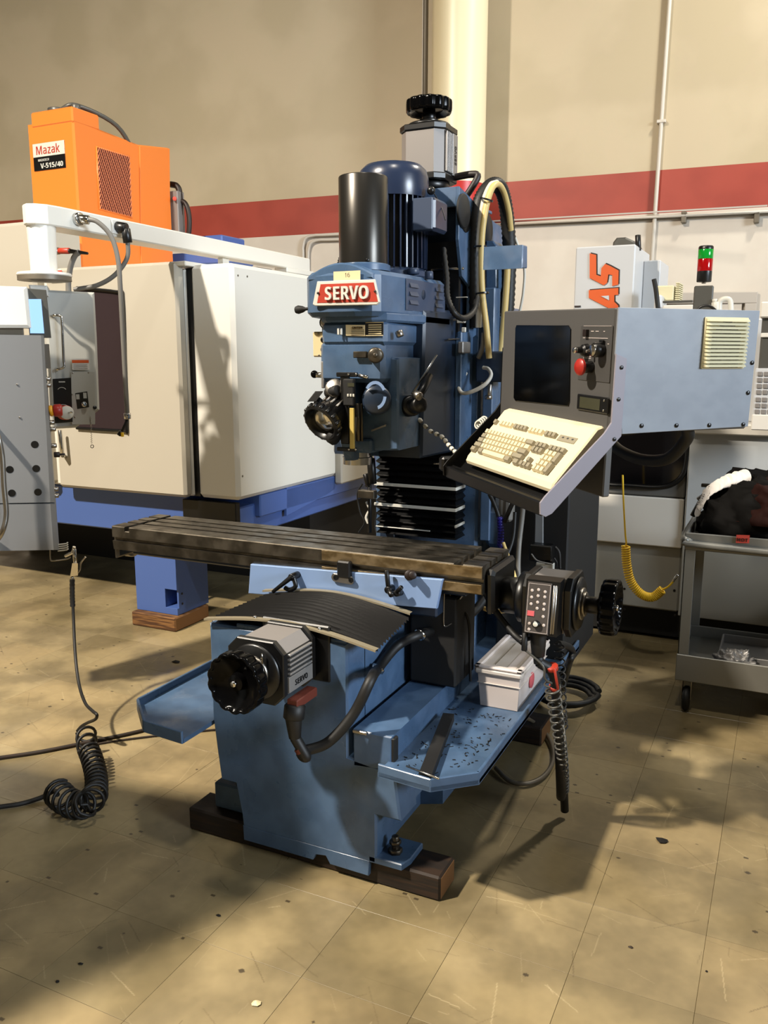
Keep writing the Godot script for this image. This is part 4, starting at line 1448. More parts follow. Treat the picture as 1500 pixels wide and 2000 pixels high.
	box(Vector3(-1.234, 1.267, -2.345), Vector3(-1.219, 1.394, -2.345) + Vector3(0, 0, 0.008), 0.001)
	put(ds, "scale_beam", M.yellow_scale)
	mb()
	cyl(Vector3(-1.22, 1.288, -2.37), Vector3(-1.223, 1.407, -2.37), 0.009, 12)
	put(ds, "stop_rod", M.steel)
	mb()
	cyl(Vector3(-1.207, 1.288, -2.37), Vector3(-1.208, 1.407, -2.37), 0.004, 8)
	put(ds, "guide_rod", M.steel)
	for q in [Vector3(-1.239, 1.264, -2.343), Vector3(-1.215, 1.265, -2.343), Vector3(-1.239, 1.497, -2.343), Vector3(-1.212, 1.498, -2.343)]:
		mb()
		cyl(q, q + Vector3(0, 0, 0.004), 0.0035, 10, 0.001)
		put(ds, "screw", M.chrome)
	mb()
	cyl(Vector3(-1.214, 1.494, -2.36), Vector3(-1.18, 1.488, -2.36), 0.006, 10)
	put(ds, "clamp_screw", M.chrome)
	# work lamp
	var lc = Vector3(-1.313, 1.348, -2.3)
	var lax = Vector3(-0.20, -0.50, 0.84).normalized()
	mb()
	var back = lc - lax * 0.14
	lathe(back, lax, [[0.0, 0.0], [0.03, 0.0], [0.042, 0.03], [0.046, 0.085], [0.056, 0.115], [0.063, 0.122], [0.063, 0.146], [0.057, 0.15], [0.052, 0.147], [0.045, 0.125]], 32)
	var wl = put(hd, "work_lamp", M.black, "black work lamp with a round lens")
	var lu = lax.cross(Vector3.UP).normalized()
	var lw = lax.cross(lu)
	for k in 16:
		mb()
		var a = TAU * k / 16
		var d = lu * cos(a) + lw * sin(a)
		cyl(back + d * 0.062 + lax * 0.123, back + d * 0.062 + lax * 0.145, 0.0065, 8)
		put(wl, "grip_rib", M.black)
	mb()
	lathe(back, lax, [[0.045, 0.125], [0.036, 0.134], [0.02, 0.142], [0.0, 0.145]], 28)
	put(wl, "lens", M.chrome)
	for k in 5:
		mb()
		var a = -0.9 + 0.45 * k
		var d = -lw * cos(a) + lu * sin(a)
		cyl(back + d * 0.044 + lax * 0.03, back + d * 0.048 + lax * 0.09, 0.004, 6)
		put(wl, "cooling_rib", M.dull_chrome)
	mb()
	hexa([Vector3(-1.381, 1.411, -2.33), Vector3(-1.349, 1.412, -2.33), Vector3(-1.332, 1.414, -2.3), Vector3(-1.362, 1.412, -2.3), Vector3(-1.351, 1.444, -2.33), Vector3(-1.323, 1.445, -2.33), Vector3(-1.306, 1.444, -2.3), Vector3(-1.333, 1.442, -2.3)])
	put(wl, "grip", M.black_matt)
	mb()
	cyl(Vector3(-1.34, 1.416, -2.32), Vector3(-1.335, 1.402, -2.34), 0.014, 10)
	cyl(Vector3(-1.277, 1.295, -2.34), Vector3(-1.306, 1.31, -2.34), 0.026, 14, 0.006)
	hose([Vector3(-1.291, 1.387, -2.34), Vector3(-1.273, 1.34, -2.34), Vector3(-1.273, 1.308, -2.34)], 0.005, 6, 4)
	cyl(Vector3(-1.323, 1.437, -2.36), Vector3(-1.275, 1.448, -2.34), 0.017, 14)
	cyl(Vector3(-1.309, 1.366, -2.36), Vector3(-1.262, 1.363, -2.34), 0.014, 12)
	put(wl, "swivel", M.black_matt)
	mb()
	cyl(Vector3(-1.299, 1.447, -2.37), Vector3(-1.293, 1.456, -2.345), 0.03, 20, 0.004)
	put(wl, "swivel_disc", M.dull_chrome)
	mb()
	cyl(Vector3(-1.328, 1.393, -2.36), Vector3(-1.272, 1.396, -2.36), 0.014, 14)
	ball(Vector3(-1.312, 1.383, -2.355), 0.019, 12)
	put(wl, "bracket", M.light_blue_plate)
	# coolant line of white beads
	mb()
	var seg = curve([Vector3(-1.108, 1.344, -2.6), Vector3(-1.062, 1.31, -2.58), Vector3(-1.01, 1.297, -2.55), Vector3(-0.979, 1.274, -2.53), Vector3(-0.945, 1.256, -2.5), Vector3(-0.918, 1.249, -2.48)], 2)
	for k in seg.size() - 1:
		var d: Vector3 = (seg[k + 1] - seg[k]).normalized()
		lathe(seg[k], d, [[0.004, -0.006], [0.0075, 0.0], [0.0075, 0.006], [0.005, 0.012]], 10)
	put(hd, "coolant_line", M.hose_white, "segmented white coolant hose")

	# ---- pleated bellows under the head
	mb()
	var prev = []
	var nb = 13
	for k in nb * 2 + 1:
		var y: float = 1.205 - 0.335 * k / (nb * 2.0)
		var e: float = 0.0 if k % 2 else 0.018
		var row = [Vector3(-1.422 - e * 0.6, y, -3.03), Vector3(-1.422 - e * 0.6, y, -2.945 + e), Vector3(-1.108 + e * 0.6, y, -2.945 + e), Vector3(-1.108 + e * 0.6, y, -3.03)]
		if k > 0:
			loft(prev, row)
		prev = row
	var bl = put(t, "bellows", M.black)
	for y in [1.065, 0.985, 0.897]:
		mb()
		if y > 0.9:
			box(Vector3(-1.436, y - 0.006, -2.926), Vector3(-1.096, y + 0.006, -2.92), 0.001)
		else:
			box(Vector3(-1.43, y - 0.002, -2.926), Vector3(-1.2, y + 0.002, -2.92), 0.001)
		if y != 0.897:
			box(Vector3(-1.101, y - 0.006, -3.02), Vector3(-1.095, y + 0.006, -2.922), 0.001)
		else:
			box(Vector3(-1.101, y + 0.02, -3.02), Vector3(-1.095, y + 0.03, -2.922), 0.001)
		put(bl, "stiffener", M.hose_white)
	# coolant manifold left of the bellows
	mb()
	cyl(Vector3(-1.42, 1.172, -2.86), Vector3(-1.412, 1.074, -2.86), 0.016, 12)
	cyl(Vector3(-1.442, 1.111, -2.86), Vector3(-1.429, 1.063, -2.86), 0.012, 10)
	cyl(Vector3(-1.425, 1.073, -2.86), Vector3(-1.425, 0.883, -2.86), 0.008, 8)
	var cm = put(hc, "coolant_manifold", M.black)
	mb()
	box(Vector3(-1.462, 1.019, -2.86), Vector3(-1.392, 1.051, -2.86) + Vector3(0, 0, 0.03), 0.003)
	put(cm, "bar", M.steel)
	mb()
	hose([Vector3(-1.438, 1.003, -2.86), Vector3(-1.425, 0.974, -2.86), Vector3(-1.439, 0.942, -2.86), Vector3(-1.43, 0.919, -2.86)], 0.007, 8, 5)
	put(cm, "white_hose", M.hose_white)
	mb()
	hose([Vector3(-1.456, 1.071, -2.86), Vector3(-1.478, 1.03, -2.86), Vector3(-1.467, 0.96, -2.86), Vector3(-1.447, 0.922, -2.86), Vector3(-1.474, 0.879, -2.86)], 0.003, 6, 5)
	put(cm, "thin_cable", M.rubber)
	mb()
	hose([Vector3(-1.395, 0.966, -2.86), Vector3(-1.403, 0.915, -2.86), Vector3(-1.397, 0.886, -2.86)], 0.003, 6, 5)
	put(cm, "thin_cable", M.rubber)

	# ---- right side of the column: arm block, boxes, hose loop
	mb()
	prism([Vector3(-1.068, 1.976, -3.12), Vector3(-1.04, 1.974, -3.12), Vector3(-1.026, 1.955, -3.12), Vector3(-1.022, 1.808, -3.12), Vector3(-1.026, 1.793, -3.12), Vector3(-1.064, 1.798, -3.12)], Vector3(0, 0, -0.1), 0.004)
	var rb = put(col, "arm_bracket", M.mill_blue)
	mb()
	box(Vector3(-1.066, 1.702, -3.14), Vector3(-1.037, 1.81, -3.14) + Vector3(0, 0, -0.05), 0.003)
	put(rb, "bracket_post", M.mill_blue)
	mb()
	box(Vector3(-1.045, 1.545, -3.16), Vector3(-1.006, 1.701, -3.16) + Vector3(0, 0, -0.05), 0.004)
	put(rb, "bracket_post", M.mill_blue)
	mb()
	prism([Vector3(-0.82, 1.908, -2.768), Vector3(-0.82, 1.91, -2.816), Vector3(-0.82, 1.839, -2.823), Vector3(-0.82, 1.834, -2.765)], Vector3(-0.135, 0, 0), 0.003)
	put(rb, "arm_block", M.mill_blue)
	mb()
	box(Vector3(-1.05, 1.46, -2.98), Vector3(-0.90, 1.57, -3.1), 0.006)
	var tbx = put(col, "terminal_box", M.mill_dark_blue)
	mb()
	box(Vector3(-0.935, 1.462, -2.972), Vector3(-0.905, 1.568, -2.982), 0.003)
	put(tbx, "box_end", M.mill_blue)
	mb()
	hose([Vector3(-1.079, 1.493, -2.96), Vector3(-1.088, 1.462, -2.93), Vector3(-1.082, 1.436, -2.9), Vector3(-1.062, 1.422, -2.89), Vector3(-1.024, 1.43, -2.89), Vector3(-0.983, 1.455, -2.9), Vector3(-0.973, 1.485, -2.93), Vector3(-0.99, 1.507, -2.95), Vector3(-1.013, 1.512, -2.96)], 0.007, 10, 6)
	put(tbx, "clear_tube", M.hose_white)
	mb()
	cyl(Vector3(-0.993, 1.453, -2.98), Vector3(-0.997, 1.397, -2.98), 0.009, 10)
	cyl(Vector3(-0.998, 1.412, -2.98), Vector3(-0.997, 1.397, -2.98), 0.014, 6)
	put(tbx, "pipe_fitting", M.dull_chrome)
	# loop of hoses
	mb()
	tube(curve([Vector3(-1.055, 1.655, -3), Vector3(-1.069, 1.837, -3), Vector3(-1.068, 1.997, -3), Vector3(-1.06, 2.096, -3.02), Vector3(-1.04, 2.152, -3.06), Vector3(-1.02, 2.164, -3.1), Vector3(-1.009, 2.129, -3.14), Vector3(-1.003, 2.034, -3.18), Vector3(-1, 1.907, -3.2), Vector3(-1.002, 1.756, -3.2), Vector3(-1.007, 1.661, -3.2)], 14), 0.024, 12, false, 0.003)
	var hl = put(col, "conduit_loop", M.rubber, "tall loop of black conduit")
	mb()
	hose([Vector3(-1.035, 1.654, -2.96), Vector3(-1.033, 1.824, -2.96), Vector3(-1.038, 1.955, -2.96), Vector3(-1.029, 2.077, -2.97), Vector3(-1.019, 2.145, -3.01), Vector3(-1.011, 2.165, -3.06)], 0.011, 10, 10)
	put(hl, "braided_hose", M.hose_white, "pale braided hose")
	mb()
	hose([Vector3(-0.992, 1.545, -2.96), Vector3(-1.001, 1.653, -2.95), Vector3(-1.021, 1.796, -2.95), Vector3(-1.025, 1.954, -2.95), Vector3(-1.017, 2.058, -2.96), Vector3(-1.007, 2.13, -2.99), Vector3(-1.001, 2.156, -3.04), Vector3(-0.997, 2.139, -3.1), Vector3(-0.99, 2.082, -3.14), Vector3(-0.988, 2.014, -3.17)], 0.011, 10, 10)
	put(hl, "braided_hose", M.hose_tan, "tan braided hose")
	mb()
	hose([Vector3(-0.981, 1.917, -3.12), Vector3(-0.984, 1.807, -3.12), Vector3(-0.991, 1.677, -3.12), Vector3(-1, 1.583, -3.12), Vector3(-1.011, 1.516, -3.12)], 0.012, 10, 8)
	put(hl, "braided_hose", M.hose_tan, "tan braided hose")
	for q in [[Vector3(-1.014, 2.092, -2.96), Vector3(0.3, 1, 0)], [Vector3(-1.034, 1.934, -2.96), Vector3(0, 1, 0)], [Vector3(-1.019, 1.773, -2.95), Vector3(-0.1, 1, 0)]]:
		mb()
		lathe(q[0], q[1], [[0.02, -0.003], [0.024, -0.003], [0.024, 0.003], [0.02, 0.003]], 14)
		put(hl, "cable_tie", M.black)
	mb()
	hose([Vector3(-0.997, 2.028, -3.2), Vector3(-0.968, 1.961, -3.2), Vector3(-0.956, 1.882, -3.25), Vector3(-0.957, 1.796, -3.25), Vector3(-0.969, 1.72, -3.25)], 0.005, 8, 8)
	put(hl, "white_cable", M.hose_white)
	mb()
	cyl(Vector3(-1.05, 1.708, -3.2), Vector3(-1.007, 1.813, -3.2), 0.016, 10)
	put(hl, "black_strut", M.black)
	mb()
	hose([Vector3(-1.017, 1.636, -2.97), Vector3(-1.022, 1.581, -2.97), Vector3(-1.037, 1.545, -2.97)], 0.009, 8, 5)
	put(hl, "grey_hose", M.hose_grey)
	# ---- electrical cabinet and pneumatics low on the right
	mb()
	box(Vector3(-0.97, 0.35, -3.05), Vector3(-0.70, 1.12, -3.6), 0.006)
	var ec = put(t, "electrical_cabinet", M.black_matt)
	mb()
	prism([Vector3(-0.823, 1.078, -3.04), Vector3(-0.796, 1.08, -3.04), Vector3(-0.788, 0.832, -3.04), Vector3(-0.821, 0.833, -3.04)], Vector3(0, 0, 0.01), 0.002)
	put(ec, "switch_plate", M.pendant_dark)
	mb()
	box(Vector3(-0.824, 0.809, -3.02), Vector3(-0.741, 0.872, -3.02) + Vector3(0, 0, 0.05), 0.004)
	put(ec, "connector_block", M.black)
	mb()
	box(Vector3(-0.766, 0.8, -3.02), Vector3(-0.736, 0.822, -3.02) + Vector3(0, 0, 0.05), 0.003)
	put(ec, "connector_block", M.black)
	mb()
	box(Vector3(-0.769, 0.835, -3), Vector3(-0.743, 0.86, -3) + Vector3(0, 0, 0.03), 0.002)
	put(ec, "connector", M.pendant_grey)
	mb()
	box(Vector3(-0.798, 0.773, -3), Vector3(-0.734, 0.807, -3) + Vector3(0, 0, 0.03), 0.003)
	put(ec, "connector", M.pendant_grey)
	mb()
	hose([Vector3(-0.726, 0.874, -2.96), Vector3(-0.71, 0.853, -2.96), Vector3(-0.705, 0.796, -2.96)], 0.005, 8, 5)
	put(ec, "cable", M.rubber)
	mb()
	hose([Vector3(-0.728, 0.832, -2.96), Vector3(-0.716, 0.814, -2.96), Vector3(-0.712, 0.786, -2.96)], 0.004, 8, 5)
	put(ec, "cable", M.rubber)
	mb()
	hose([Vector3(-0.815, 0.836, -2.97), Vector3(-0.789, 0.816, -2.96), Vector3(-0.735, 0.808, -2.96)], 0.003, 6, 5)
	put(ec, "grey_wire", M.hose_grey)
	var pn = Vector3()
	mb()
	box(Vector3(-0.921, 0.951, -3), Vector3(-0.889, 1.06, -3) + Vector3(0, 0, 0.05), 0.01)
	cyl(Vector3(-0.93, 0.975, -2.97), Vector3(-0.927, 1.052, -2.97), 0.016, 14)
	cyl(Vector3(-0.964, 1.096, -2.95), Vector3(-0.957, 1.119, -2.95), 0.02, 14)
	cyl(Vector3(-0.95, 1.06, -2.97), Vector3(-0.948, 1.127, -2.97), 0.01, 10)
	var reg = put(ec, "air_regulator", M.hose_grey)
	mb()
	hose([Vector3(-0.959, 1.06, -2.9), Vector3(-0.94, 1.024, -2.9), Vector3(-0.922, 0.978, -2.9), Vector3(-0.906, 0.926, -2.88)], 0.008, 8, 5)
	put(reg, "black_hose", M.rubber)
	mb()
	var bp = curve([Vector3(-0.905, 0.982, -2.86), Vector3(-0.9, 0.93, -2.86), Vector3(-0.902, 0.877, -2.86)], 5)
	for k in bp.size() - 1:
		lathe(bp[k], bp[k + 1] - bp[k], [[0.007, -0.006], [0.012, 0.0], [0.012, 0.004], [0.008, 0.012]], 12)
	put(reg, "blue_line", M.blue_plastic, "blue segmented coolant line")
	mb()
	hose([Vector3(-0.815, 1.077, -2.85), Vector3(-0.82, 0.995, -2.85), Vector3(-0.822, 0.906, -2.83), Vector3(-0.815, 0.839, -2.8), Vector3(-0.805, 0.771, -2.78)], 0.009, 8, 6)
	put(reg, "grey_hose", M.hose_grey)
	mb()
	hose([Vector3(-0.871, 0.908, -2.8), Vector3(-0.843, 0.859, -2.78), Vector3(-0.814, 0.814, -2.75), Vector3(-0.793, 0.779, -2.72)], 0.006, 8, 6)
	put(reg, "yellow_hose", M.hose_tan)
	mb()
	hose([Vector3(-0.846, 1.011, -2.85), Vector3(-0.845, 0.923, -2.83), Vector3(-0.857, 0.863, -2.8), Vector3(-0.878, 0.837, -2.78)], 0.007, 8, 6)
	put(reg, "cable", M.rubber)
	mb()
	hose([Vector3(-0.84, 1.083, -2.86), Vector3(-0.861, 1.036, -2.86), Vector3(-0.888, 0.969, -2.86)], 0.008, 8, 6)
	put(reg, "cable", M.rubber)
	mb()
	hose([Vector3(-0.834, 1.115, -2.9), Vector3(-0.811, 1.098, -2.9), Vector3(-0.812, 1.07, -2.9), Vector3(-0.825, 1.06, -2.9)], 0.003, 6, 6)
	put(reg, "cable", M.rubber)
	# air nozzle with an orange tip near the keyboard tray
	mb()
	cyl(Vector3(-1.042, 1.189, -2.7), Vector3(-1.027, 1.189, -2.7), 0.009, 12)
	put(hc, "nozzle", M.hose_white)
	mb()
	ball(Vector3(-1.057, 1.189, -2.7), 0.009, 12)
	put(hc, "nozzle_tip", M.orange_tip)
	mb()
	cyl(Vector3(-1.097, 1.186, -2.7), Vector3(-1.065, 1.188, -2.7), 0.003, 8)
	put(hc, "nozzle_pin", M.dull_chrome)

func machining_centre() -> void:
	var t = thing("machining_center", "white and blue machining centre with an orange Mazak column, behind the mill on the left", "machine tool", Vector3(-3.8, 0, -4.8))
	# ---- base and legs
	mb()
	box(Vector3(-5.6, 0.50, -3.90), Vector3(-3.13, 0.752, -6.2), 0.008)
	box(Vector3(-3.13, 0.62, -4.1), Vector3(-2.76, 0.752, -6.2), 0.008)
	box(Vector3(-3.1, 0.52, -3.92), Vector3(-2.80, 0.70, -6.2), 0.008)
	var bs = put(t, "base", M.mazak_blue)
	mb()
	box(Vector3(-3.155, 0.60, -3.88), Vector3(-2.78, 0.735, -3.925), 0.003)
	put(bs, "recess_shade", M.black)  # black box standing for the shade in the recess
	mb()
	prism([Vector3(-2.76, 0.758, -4.393), Vector3(-2.76, 0.743, -5.015), Vector3(-2.76, 0.662, -5.013), Vector3(-2.76, 0.642, -4.906), Vector3(-2.76, 0.58, -4.386)], Vector3(-0.02, 0, 0), 0.002)
	put(bs, "side_skirt", M.mazak_blue)
	mb()
	box(Vector3(-5.6, 0.0, -4.9), Vector3(-2.9, 0.5, -6.3), 0.0)
	put(bs, "void_shade", M.black_matt)  # black block standing for the dark void under the base
	# leg: hollow at its lower right corner, so built from four walls
	mb()
	var lx0 = -3.385
	var lx1 = -3.085
	prism([Vector3(lx0, 0.085, -3.71), Vector3(lx1, 0.085, -3.71), Vector3(lx1, 0.125, -3.71), Vector3(lx1 - 0.085, 0.125, -3.71), Vector3(lx1 - 0.085, 0.235, -3.71), Vector3(lx1, 0.235, -3.71), Vector3(lx1, 0.53, -3.71), Vector3(lx0, 0.53, -3.71)], Vector3(0, 0, -0.012), 0.001)
	prism([Vector3(lx1, 0.085, -3.72), Vector3(lx1, 0.085, -4.0), Vector3(lx1, 0.53, -4.0), Vector3(lx1, 0.53, -3.72), Vector3(lx1, 0.235, -3.72), Vector3(lx1, 0.235, -3.725), Vector3(lx1, 0.125, -3.725), Vector3(lx1, 0.125, -3.72)], Vector3(-0.012, 0, 0), 0.001)
	box(Vector3(lx0, 0.085, -3.72), Vector3(lx0 + 0.012, 0.53, -4.0), 0.001)
	box(Vector3(lx0, 0.115, -3.72), Vector3(lx1 - 0.012, 0.125, -4.0), 0.001)
	box(Vector3(lx1 - 0.095, 0.125, -3.85), Vector3(lx1 - 0.012, 0.235, -3.86), 0.0)
	box(Vector3(lx1 - 0.095, 0.125, -3.72), Vector3(lx1 - 0.085, 0.24, -3.86), 0.0)
	hexa([Vector3(lx1 - 0.02, 0.50, -3.74), Vector3(lx1 + 0.02, 0.50, -3.74), Vector3(lx1 + 0.02, 0.50, -4.0), Vector3(lx1 - 0.02, 0.50, -4.0), Vector3(lx1 - 0.02, 0.56, -3.72), Vector3(lx1 + 0.2, 0.56, -3.72), Vector3(lx1 + 0.2, 0.56, -4.0), Vector3(lx1 - 0.02, 0.56, -4.0)])
	var lg = put(t, "leg", M.mazak_blue)
	for y in [0.145, 0.205]:
		mb()
		cyl(Vector3(lx1 - 0.002, y, -3.755), Vector3(lx1 + 0.003, y, -3.755), 0.007, 10, 0.001)
		put(lg, "bolt", M.black)
	# ---- enclosure
	mb()
	box(Vector3(-4.03, 0.762, -3.79), Vector3(-3.055, 2.06, -3.86), 0.016)
	var fd = put(t, "front_door", M.cream_shaded)  # door in the shaded copy of the cream
	mb()
	box(Vector3(-3.1, 2.035, -3.80), Vector3(-3.0, 2.06, -4.4), 0.004)
	put(fd, "roof_lip", M.cream)
	mb()
	box(Vector3(-3.022, 0.757, -3.86), Vector3(-2.74, 2.045, -5.0), 0.022)
	var rc = put(t, "right_cabinet", M.cream)
	mb()
	for p in [Vector3(-2.739, 1.982, -3.914), Vector3(-2.739, 1.984, -4.001), Vector3(-2.739, 0.892, -3.9)]:
		mb()
		cyl(p - Vector3(0.002, 0, 0), p + Vector3(0.001, 0, 0), 0.006, 8, 0.0)
		put(rc, "screw_hole", M.conduit_dark)
	mb()
	box(Vector3(-2.76, 0.70, -5.0), Vector3(-2.70, 2.0, -5.5), 0.01)
	put(rc, "rear_cover", M.cream_shaded)
	mb()
	box(Vector3(-3.06, 0.76, -3.88), Vector3(-3.02, 2.03, -3.95), 0.0)
	put(rc, "gap_shade", M.black)  # black strip standing for the shade between door and cabinet
	mb()
	box(Vector3(-5.6, 0.76, -3.87), Vector3(-3.06, 2.03, -6.1), 0.01)
	put(t, "enclosure", M.cream)
	mb()
	box(Vector3(-4.5, 0.77, -3.80), Vector3(-4.12, 2.34, -4.2), 0.02)
	put(t, "left_cover", M.cream_shaded)
	mb()
	box(Vector3(-5.6, 0.77, -3.84), Vector3(-4.45, 2.32, -4.25), 0.03)
	put(t, "left_cover", M.white_plate)
	# window in the door
	mb()
	prism([Vector3(-3.775, 1.95, -3.786), Vector3(-3.448, 1.905, -3.786), Vector3(-3.444, 1.542, -3.786), Vector3(-3.46, 1.147, -3.786), Vector3(-3.489, 1.126, -3.786), Vector3(-3.847, 1.131, -3.786)], Vector3(0, 0, -0.004))
	var wn = put(fd, "window_pane", M.window_brown)
	mb()
	tube(curve([Vector3(-3.769, 1.943, -3.78), Vector3(-3.472, 1.911, -3.78), Vector3(-3.433, 1.882, -3.78), Vector3(-3.442, 1.542, -3.78), Vector3(-3.454, 1.157, -3.78), Vector3(-3.491, 1.129, -3.78), Vector3(-3.841, 1.131, -3.78)], 4), 0.009, 8)
	put(wn, "rubber_seal", M.black)
	# warning decal and door handle
	mb()
	rect(Vector3(-3.972, 1.98, -3.785), Vector3(0.085, 0, 0), Vector3(0, 0.075, 0), Vector3(0, 0, 0.0015))
	var dc = put(fd, "decal", M.white_plate)
	mb()
	rect(Vector3(-3.965, 2.034, -3.783), Vector3(0.085, 0, 0), Vector3(0, 0.012, 0), Vector3(0, 0, 0.001))
	put(dc, "decal_band", M.sticker_red)
	mb()
	cyl(Vector3(-3.937, 1.119, -3.74), Vector3(-3.93, 0.965, -3.74), 0.012, 12)
	cyl(Vector3(-3.93, 0.965, -3.74), Vector3(-3.958, 0.952, -3.79), 0.012, 12)
	put(fd, "door_handle", M.chrome)
	# ---- orange column
	var sx = -4.2
	var prof = [Vector3(-4.2, 1.99, -4.268), Vector3(-4.2, 3.025, -4.268), Vector3(-4.2, 3.012, -4.505), Vector3(-4.2, 2.995, -4.873), Vector3(-4.2, 3.04, -5.19), Vector3(-4.2, 1.99, -5.19)]
	mb()
	prism(prof, Vector3(-0.40, 0, 0), 0.012)
	var oc = put(t, "column", M.orange, "tall orange column")
	mb()
	var t0 = Vector3(-4.2, 3.095, -4.262)
	box(Vector3(-4.555, 3.0, t0.z), Vector3(sx + 0.003, t0.y, -4.50), 0.01)
	put(oc, "top_step", M.orange)
	mb()
	prism([Vector3(-4.192, 2.984, -4.868), Vector3(-4.192, 3.034, -5.19), Vector3(-4.192, 2.207, -5.144), Vector3(-4.192, 2.178, -4.823)], Vector3(-0.02, 0, 0), 0.004)
	put(oc, "rear_panel", M.orange)
	mb()
	cyl(Vector3(-4.42, t0.y, t0.z - 0.1), Vector3(-4.42, t0.y + 0.03, t0.z - 0.1), 0.06, 16)
	cyl(Vector3(-4.28, t0.y, t0.z - 0.12), Vector3(-4.28, t0.y + 0.045, t0.z - 0.12), 0.03, 12)
	hose([Vector3(-4.40, t0.y + 0.02, t0.z - 0.1), Vector3(-4.30, t0.y + 0.05, t0.z - 0.15), Vector3(-4.22, t0.y - 0.02, t0.z - 0.42), Vector3(-4.23, t0.y - 0.20, t0.z - 0.62)], 0.015, 8, 6)
	put(oc, "top_fitting", M.cart_grey)
	# mesh over a dark sheet that stands for the shaded opening
	var ma = Vector3(-4.198, 2.893, -4.457)
	var mb0 = Vector3(-4.198, 2.894, -4.762)
	var mc = Vector3(-4.198, 2.496, -4.756)
	var md = Vector3(-4.198, 2.508, -4.452)
	mb()
	prism([ma, mb0, mc, md], Vector3(0.003, 0, 0))
	var op = put(oc, "vent_shade", M.orange_shade)
	var nbar = 22
	for dirn in [1, -1]:
		for k in range(-12, 30) if dirn > 0 else range(-12, 30, 2):
			# bars lie in the plane of the opening, cut to its edges
			var s0: float = k / 18.0
			var p0 = Vector2(s0, 0.0)
			var p1 = Vector2(s0 + (0.62 if dirn > 0 else -0.62), 1.0)
			var lo = 0.0
			var hi = 1.0
			var dxx: float = p1.x - p0.x
			var ta: float = (0.0 - p0.x) / dxx
			var tb: float = (1.0 - p0.x) / dxx
			lo = maxf(lo, minf(ta, tb))
			hi = minf(hi, maxf(ta, tb))
			if hi - lo < 0.03:
				continue
			var at = func(f: float) -> Vector3:
				var q = p0.lerp(p1, f)
				return md.lerp(mc, q.x).lerp(ma.lerp(mb0, q.x), q.y) + Vector3(0.008 if dirn > 0 else 0.006, 0, 0)
			mb()
			var a3: Vector3 = at.call(lo)
			var b3: Vector3 = at.call(hi)
			cyl(a3, b3, 0.0030 if dirn > 0 else 0.0016, 5, 0.0)
			put(op, "mesh_wire", M.mesh_orange)
	mb()
	tube(curve([ma, mb0, mc, md], 1, true), 0.008, 6, true)
	put(op, "rim", M.orange)
	# nameplate
	var na = Vector3(-4.556, 2.738, -4.266)
	mb()
	rect(na, Vector3(0.275, 0, 0), Vector3(0, 0.083, 0), Vector3(0, 0, 0.003), 0.001)
	var npl = put(oc, "name_plate", M.black)
	mb()
	rect(na + Vector3(0, 0.083, 0), Vector3(0.275, 0, 0), Vector3(0, 0.082, 0), Vector3(0, 0, 0.003), 0.001)
	var npw = put(oc, "name_plate", M.hose_white)
	words(npw, "lettering", "Mazak", 0.05, 0.002, facing(na + Vector3(0.13, 0.122, 0.004), Vector3.RIGHT, Vector3.UP), M.badge_red, false, 1.05)
	words(npl, "lettering", "MAZATECH", 0.014, 0.002, facing(na + Vector3(0.09, 0.062, 0.004), Vector3.RIGHT, Vector3.UP), M.hose_white, false)
	words(npl, "lettering", "V-515/40", 0.03, 0.002, facing(na + Vector3(0.16, 0.026, 0.004), Vector3.RIGHT, Vector3.UP), M.hose_white, true, 1.15)
	# grey box and cables behind the column
	mb()
	box(Vector3(-4.232, 2.397, -5.2), Vector3(-4.151, 2.744, -5.2) + Vector3(0, 0, -0.08), 0.006)
	var gb = put(t, "rear_box", M.motor_grey)
	mb()
	hose([Vector3(-4.25, 2.803, -5.25), Vector3(-4.189, 2.784, -5.25), Vector3(-4.169, 2.725, -5.25), Vector3(-4.172, 2.581, -5.25)], 0.022, 8, 6)
	put(gb, "cable", M.dark_brown)
	mb()
	hose([Vector3(-4.181, 2.683, -5.25), Vector3(-4.121, 2.66, -5.25), Vector3(-4.092, 2.576, -5.25), Vector3(-4.098, 2.461, -5.25), Vector3(-4.137, 2.361, -5.25)], 0.018, 8, 6)
	put(gb, "cable", M.dark_brown)
	mb()
	cyl(Vector3(-4.169, 2.687, -5.19), Vector3(-4.153, 2.682, -5.17), 0.015, 10)
	put(gb, "indicator", M.sticker_red)
	mb()
	box(Vector3(-4.281, 2.082, -5.4), Vector3(-3.914, 2.447, -5.4) + Vector3(0, 0, -0.3), 0.01)
	box(Vector3(-4.314, 2.227, -5.3), Vector3(-3.769, 2.318, -5.3) + Vector3(0, 0, -0.3), 0.01)
	put(t, "tool_magazine", M.mazak_blue)
	# ---- arm over the cabinet
	var ax = -3.06
	mb()
	prism([Vector3(ax - 0.075, 2.118, -2.93), Vector3(ax - 0.067, 2.118, -2.86), Vector3(ax - 0.035, 2.118, -2.815), Vector3(ax, 2.118, -2.80), Vector3(ax + 0.035, 2.118, -2.815), Vector3(ax + 0.067, 2.118, -2.86), Vector3(ax + 0.075, 2.118, -2.93), Vector3(ax + 0.045, 2.118, -5.15), Vector3(ax - 0.045, 2.118, -5.15)], Vector3(0, 0.088, 0), 0.006)
	var arm = put(t, "swing_arm", M.cream, "long cream arm over the cabinet")
	mb()
	box(Vector3(ax - 0.05, 2.09, -4.85), Vector3(ax + 0.05, 2.125, -5.2), 0.005)
	put(arm, "arm_mount", M.cream)
	mb()
	box(Vector3(ax - 0.02, 2.04, -4.2), Vector3(ax + 0.02, 2.12, -4.26), 0.003)
	put(arm, "arm_mount", M.cream)
	mb()
	box(Vector3(ax - 0.03, 2.04, -4.55), Vector3(ax + 0.03, 2.1, -4.75), 0.02)
	put(arm, "clamp", M.conduit_dark)
	mb()
